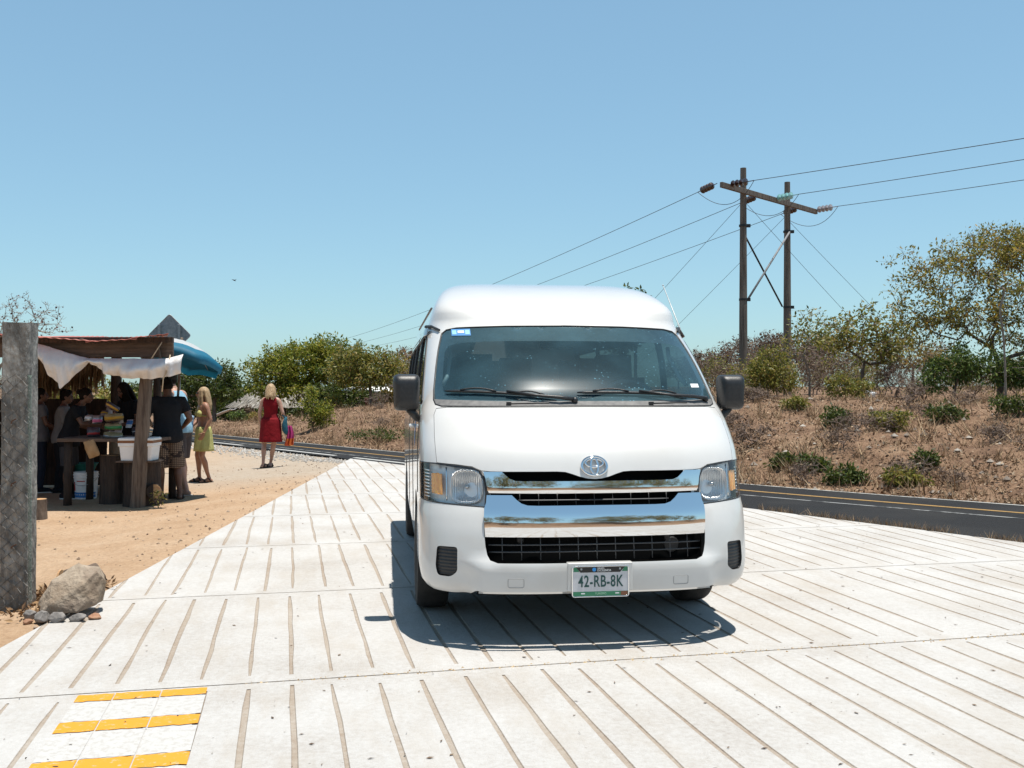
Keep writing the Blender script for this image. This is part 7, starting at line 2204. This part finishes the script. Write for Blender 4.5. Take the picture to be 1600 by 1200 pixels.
    def bottoms(self, name, mat, length=1.0, flare=.03, z1=1.0):
        """shorts or trousers: length 0..2 (1 = knee, 2 = ankle)"""
        mb = MB(); J = self.J; mb.rings(self.tor_rings(.80, z1, .016))
        for k in 'RL':
            h, kn, an = J['hp' + k], J['kn' + k], J['an' + k]
            if length <= 1.25:
                e = h.lerp(kn, min(length, 1.0)) if length <= 1 else kn.lerp(an, length - 1)
                mid = h.lerp(e, .5); limb(mb, [h, mid], [.108, .098 + flare * .5]); mb.tube([mid, e], [.098 + flare * .5, .078 + flare], 16)
            else:
                limb(mb, [h, h.lerp(kn, .5), kn], [.104, .088, .070]); mb.tube([kn, kn.lerp(an, .5), an + Vector((0, 0, .0))], [.070, .064, .058], 14)
        o = mb.build(name, mat, self.o); fuse(o, .010, 4); return o
    def skirt(self, name, mat, z0, z1, w0, grow=.012):
        mb = MB(); n = 40; rg = []
        for i in range(12):
            t = i / 11; z = z1 + (z0 - z1) * t
            wb = float(np.interp(z, [q[0] for q in self.tor], [q[1] for q in self.tor])) if z > .86 else .168; db = wb * .68
            w = (wb + grow) * (1 - t) + max(w0, wb + grow) * t if z < .93 else wb + grow
            d = w * (.70 + .08 * t)
            rg.append([Vector((self.swx(z) + (w + .010 * t * math.cos(a * 7)) * math.cos(a), self.lean(z) + (d + .010 * t * math.cos(a * 7 + 1)) * math.sin(a), z)) for a in np.linspace(0, 2 * math.pi, n + 1)[:-1]])
        mb.rings(rg, cap=False); o = mb.build(name, mat, self.o, smooth=True)
        s = o.modifiers.new("t", 'SOLIDIFY'); s.thickness = .006; return o
    def shoes(self, kind, mat, sole):
        for k in 'RL':
            an = self.J['an' + k]; fd = self.fd[k]; sdv = Vector((fd.y, -fd.x, 0)); z = an.z - .075
            if kind == 'shoe':
                mb = MB(); g = lambda f, h: Vector((an.x, an.y, z + h)) + fd * f
                limb(mb, [g(-.05, .045), g(.02, .055), g(.11, .042), g(.165, .032)], [.042, .046, .042, .034]); limb(mb, [g(-.01, .06), g(-.01, .09)], [.046, .044])
                o = mb.build("shoe", mat, self.o); fuse(o, .010, 3)
                mb = MB()
            else:
                mb = MB(); o = None
            prof = [(-.085, 0), (-.075, .030), (-.02, .034), (.06, .040), (.13, .046), (.175, .034), (.192, 0)]
            ring = [Vector((an.x, an.y, z)) + fd * f + sdv * w for f, w in prof] + [Vector((an.x, an.y, z)) + fd * f - sdv * w for f, w in prof[-2:0:-1]]
            mb.rings([[p + Vector((0, 0, h)) for p in ring] for h in (-.012, .016)])
            so = mb.build("sole" if kind == 'shoe' else "sandal", sole, o or self.o)
            if kind != 'shoe':
                st_ = MB(); q = lambda f, w, h: Vector((an.x, an.y, z + h)) + fd * f + sdv * w
                if kind == 'flipflop':
                    st_.tube([q(.05, .044, .02), q(.09, .03, .055), q(.135, .006, .05), q(.09, -.03, .055), q(.05, -.044, .02)], .006, 6)
                else:
                    st_.tube([q(.09, .046, .015), q(.10, .03, .055), q(.10, -.03, .055), q(.09, -.046, .015)], [.018] * 4, 6); st_.tube([q(-.03, .04, .02), q(.02, .04, .075), q(.02, -.04, .075), q(-.03, -.04, .02)], [.012] * 4, 6)
                st_.build("strap", mat, so, smooth=True)
M['eye'] = pm('eye_dark', (0.02, 0.014, 0.01), None, 0.15, coat=1.0); M['lips'] = pm('lips', (0.34, 0.12, 0.10), None, 0.5)
blk = fabric('black_cloth', (0.012, 0.013, 0.016)); sole_d = pm('sole_dark', (0.03, 0.022, 0.018), None, 0.8); sole_w = pm('sole_white', (0.55, 0.55, 0.53), None, 0.7)

def place(px, Y): return Vector(((px - 800) / FPX * Y, Y, 0))
def stand(px, Y):
    v = place(px, Y); v.z = Hs(v.x, v.y); return v

# 1. woman walking away in a red dress
w1p = stand(423, 19.6)
w1 = Person("woman in a sleeveless red dress walking away across the sand, bags on her arm", w1p, -4, 1.64, True, 'fair', 'fair', 'shoulder',
            {'elR': (.255, -.03, 1.13), 'wrR': (.235, .15, 1.02), 'elL': (-.225, -.03, 1.11), 'wrL': (-.205, .0, .86), 'knR': (.045, .06, .49), 'anR': (-.035, .10, .075), 'knL': (-.145, .03, .49), 'anL': (-.125, -.10, .085), 'yaw': 6, 'pitch': -10, 'curlR': .8, 'footL': 20, 'footR': -14})
red = fabric('red_dress', (0.15, 0.004, 0.008), (0.20, 0.006, 0.011))
w1.top_wear("dress_top", red, z0=.90, z1=1.43, sleeve=0, grow=.014, loose=.02)
w1.skirt("dress_skirt", red, .53, 1.02, .225, .028)
w1.shoes('sandal', sole_d, sole_d)
def bag_on_arm():
    s = w1.s; Mt = Matrix.Translation(w1p) @ Matrix.Rotation(R(-4), 4, 'Z') @ Matrix.Scale(s, 4)
    arm = Mt @ Vector((.245, .09, 1.06))
    mb = MB(); rg = []
    for z, w, d in ((.0, .05, .015), (-.06, .10, .03), (-.16, .115, .05), (-.27, .10, .055), (-.33, .06, .03), (-.35, .02, .01)):
        rg.append([Vector((.03 * math.sin(z * 9) + d * math.cos(a), w * math.sin(a), z)) for a in np.linspace(0, 6.283, 19)[:-1]])
    mb.rings(rg); o = mb.build("shoulder_bag", fabric('teal_cloth', (0.02, 0.085, 0.12)), None, smooth=True); o.location = arm + Vector((.06, -.06, -.02)); tag(o, "dark teal bag hanging from the forearm of the woman in red", "bag")
    mb = MB(); mb.tube([(-.02, .03, -.03), (-.07, .05, .05), (-.09, .0, .07), (-.06, -.05, .04), (-.01, -.04, -.03)], .012, 6); mb.build("strap", o.data.materials[0], o, smooth=True)
    pink = pm('towel_pink', (0.42, 0.03, 0.16), (0.30, 0.02, 0.12), 0.9, 6); org = pm('towel_orange', (0.62, 0.16, 0.02), (0.5, 0.05, 0.03), 0.9, 9)
    n, m_ = 22, 14; vs = []; fs = []; mi = []
    for i in range(n + 1):
        t = i / n
        for j in range(m_ + 1):
            u = j / m_; spread = .07 + .06 * t
            vs.append((spread * (u - .5) * 2 * .75 + .02 * t + .02 * math.sin(t * 4), .035 * math.sin(u * 15 + t * 2) * (.4 + t) - .02, -.40 * t * (1 - .10 * abs(u - .4))))
    for i in range(n):
        for j in range(m_):
            fs.append((i * (m_ + 1) + j, i * (m_ + 1) + j + 1, (i + 1) * (m_ + 1) + j + 1, (i + 1) * (m_ + 1) + j)); mi.append(1 if i / n > .62 else 0)
    o2 = mesh_obj("towel", vs, fs, [pink, org], None, True, mi); s_ = o2.modifiers.new("t", 'SOLIDIFY'); s_.thickness = .008
    o2.location = arm + Vector((.10, .02, -.20)); tag(o2, "pink and orange striped towel dangling below the teal bag", "towel")
bag_on_arm()

# 2. woman in yellow bikini top and skirt
w2p = stand(318, 16.7)
w2 = Person("blonde woman in yellow halter bikini top and yellow wrap skirt facing the stall", w2p, 122, 1.60, True, 'tan', 'blonde', 'long',
            {'elL': (-.235, -.06, 1.13), 'wrL': (-.215, .05, .90), 'elR': (.24, .02, 1.12), 'wrR': (.15, .20, .98), 'knL': (-.075, .05, .49), 'anL': (-.03, -.09, .075), 'knR': (.13, .07, .49), 'anR': (.19, .02, .075), 'yaw': -22, 'curlL': .5, 'curlR': .9})
ylw = fabric('yellow_cloth', (0.36, 0.34, 0.12), (0.43, 0.41, 0.16))
w2.skirt("skirt", ylw, .57, 1.0, .215, .014)
for sd in (-1, 1):
    mb = MB(); c = w2.top(sd * .068, .085, 1.235)
    mb.ball(c, (.064, .048, .062), 14, 10); 
    cup = mb.build("bikini_cup", ylw, w2.o, smooth=True)
    mb = MB(); mb.tube([c + Vector((sd * -.01, .03, .05)), w2.top(sd * .05, .085, 1.36), w2.top(sd * .04, -.02, 1.475)], .007, 6); mb.build("bikini_strap", ylw, cup, smooth=True)
mb = MB(); mb.tube([w2.top(.142 * math.cos(a), .110 * math.sin(a), 1.195) for a in np.linspace(0, 6.283, 25)[:-1]], .009, 6, closed=True); mb.build("bikini_band", ylw, w2.o, smooth=True)
mb = MB()
T2 = lambda v: w2.J['head'] + w2.hm @ Vector(v)
for sd in (-1, 1): mb.ball(T2((sd * .033, .090, .008)), (.027, .008, .020), 12, 8, w2.hm)
mb.tube([T2((-.075, .0, .012)), T2((-.066, .075, .015)), T2((0, .096, .014)), T2((.066, .075, .015)), T2((.075, .0, .012))], .004, 6); mb.build("sunglasses", pm('dark_glasses', (0.01, 0.008, 0.008), None, 0.1, coat=1.0), w2.o, smooth=True)
w2.shoes('sandal', sole_d, sole_d)
mb = MB(); mb.tube([w2.J['wrL'] + Vector((.028 * math.cos(a), .028 * math.sin(a), .005)) for a in np.linspace(0, 6.283, 17)[:-1]], .005, 6, closed=True); mb.build("bracelet", M['cut_wood'], w2.o, smooth=True)
def blue_bag():
    Mt = Matrix.Translation(w2p) @ Matrix.Rotation(R(122), 4, 'Z') @ Matrix.Scale(w2.s, 4)
    h = Mt @ Vector((.16, .24, .99))
    n, m_ = 14, 8; vs = []
    for i in range(n + 1):
        t = i / n
        for j in range(m_ + 1):
            u = j / m_; vs.append((.16 * (u - .5) + .03 * t, .02 * math.sin(u * 9 + t * 3), .22 - .50 * t + .02 * math.sin(u * 5)))
    o = mesh_obj("printed_towel", vs, [(i * (m_ + 1) + j, i * (m_ + 1) + j + 1, (i + 1) * (m_ + 1) + j + 1, (i + 1) * (m_ + 1) + j) for i in range(n) for j in range(m_)], pm('blue_print', (0.03, 0.16, 0.38), (0.42, 0.55, 0.66), 0.85, 22, lo=.45, hi=.55), None, True)
    s_ = o.modifiers.new("t", 'SOLIDIFY'); s_.thickness = .015; o.location = h; o.rotation_euler = (0, R(8), R(10)); tag(o, "blue and white printed towel carried by the woman in yellow", "towel")
blue_bag()

# 3. tall man in a sleeveless pale blue shirt
m3 = Person("tall man in sleeveless pale blue shirt standing side-on under the blue umbrella", stand(283, 14.75), 78, 1.82, False, 'fair', 'black', 'short',
            {'elL': (-.265, -.09, 1.10), 'wrL': (-.24, -.03, .84), 'elR': (.25, .10, 1.15), 'wrR': (.18, .34, 1.10), 'knL': (-.09, -.01, .49), 'anL': (-.12, -.15, .075), 'knR': (.10, .05, .49), 'anR': (.12, .02, .075), 'lean': .10, 'head_fwd': .03, 'pitch': -14, 'yaw': 8})
m3.top_wear("sleeveless_shirt", fabric('pale_blue_cloth', (0.20, 0.36, 0.48), (0.26, 0.43, 0.55)), z0=.86, z1=1.44, sleeve=0, grow=.018, loose=.02)
m3.bottoms("shorts", fabric('dark_shorts', (0.06, 0.05, 0.05)), .95)
m3.shoes('flipflop', sole_w, sole_w)
# 4. man in black T-shirt and plaid shorts, his back to us
m4 = Person("man in black T-shirt and brown plaid shorts seen from behind at the counter", stand(262, 14.05), 24, 1.71, False, 'brown', 'black', 'short',
            {'elR': (.30, .02, 1.14), 'wrR': (.24, .26, 1.02), 'elL': (-.27, .10, 1.14), 'wrL': (-.20, .36, 1.05), 'lean': .07, 'head_fwd': .06, 'pitch': -32, 'yaw': 14, 'anR': (.16, -.04, .075), 'knR': (.13, .03, .49), 'anL': (-.08, .05, .075)})
m4.top_wear("t_shirt", blk, z0=.80, z1=1.45, sleeve=.62, grow=.026, loose=.03)
m4.bottoms("plaid_shorts", plaid_mat(), 1.08, .035)
m4.shoes('sandal', sole_d, sole_d)
# 5. seller with long dark hair behind the counter
m5 = Person("woman with long dark hair standing behind the counter, head bent over it", stand(208, 15.0), 150, 1.66, True, 'brown', 'black', 'long',
            {'elR': (.22, .10, 1.12), 'wrR': (.10, .30, 1.10), 'elL': (-.22, .10, 1.12), 'wrL': (-.08, .32, 1.06), 'lean': .10, 'head_fwd': .03, 'pitch': -24})
m5.top_wear("blouse", blk, sleeve=.6); m5.bottoms("trousers", blk, 2.0); m5.shoes('shoe', blk, sole_d)
# 6. person with ginger hair beyond
m6 = Person("ginger-haired woman in white shirt behind the dark stall post", stand(190, 15.75), 205, 1.60, True, 'fair', 'ginger', 'shoulder',
            {'elR': (.22, .10, 1.14), 'wrR': (.06, .24, 1.32), 'elL': (-.22, .10, 1.14), 'wrL': (-.05, .26, 1.30), 'pitch': -10})
m6.top_wear("shirt", fabric('white_shirt', (0.50, 0.50, 0.50)), sleeve=.7); m6.bottoms("shorts", fabric('sand_shorts', (0.22, 0.17, 0.12)), .9); m6.shoes('sandal', sole_d, sole_d)
# 7, 8, 9. customers on the left
m7 = Person("woman in grey T-shirt and dark jeans, leftmost in the shade of the stall", stand(63, 15.15), -62, 1.58, True, 'brown', 'black', 'bun',
            {'elR': (.22, .08, 1.12), 'wrR': (.12, .28, 1.04), 'elL': (-.23, .02, 1.11), 'wrL': (-.16, .24, 1.0), 'anL': (-.12, -.10, .075)})
m7.top_wear("t_shirt", fabric('grey_cloth', (0.13, 0.13, 0.14)), z0=.82, sleeve=.55); m7.bottoms("jeans", fabric('dark_denim', (0.02, 0.025, 0.04)), 2.0); m7.shoes('shoe', blk, sole_w)
m8 = Person("woman in pale long-sleeved shirt between the two other customers in the shade", stand(94, 15.1), -75, 1.55, True, 'brown', 'black', 'short',
            {'elR': (.21, .12, 1.14), 'wrR': (.12, .34, 1.10), 'elL': (-.21, .12, 1.14), 'wrL': (-.12, .34, 1.08), 'lean': .06, 'pitch': -12})
m8.top_wear("shirt", fabric('pale_shirt', (0.17, 0.165, 0.165)), z0=.82, sleeve=.95); m8.bottoms("trousers", blk, 2.0); m8.shoes('shoe', blk, sole_d)
m9 = Person("customer in black T-shirt and dark grey shorts leaning over the counter", stand(107, 14.35), -82, 1.58, True, 'brown', 'black', 'bun',
            {'elR': (.22, .26, 1.16), 'wrR': (.16, .50, 1.14), 'elL': (-.22, .24, 1.16), 'wrL': (-.14, .48, 1.08), 'lean': .16, 'head_fwd': .03, 'pitch': -14})
m9.top_wear("t_shirt", blk, z0=.80, sleeve=.6, grow=.03, loose=.03); m9.bottoms("shorts", fabric('dark_grey_cloth', (0.045, 0.045, 0.05)), .95, .03); m9.shoes('shoe', blk, sole_w)
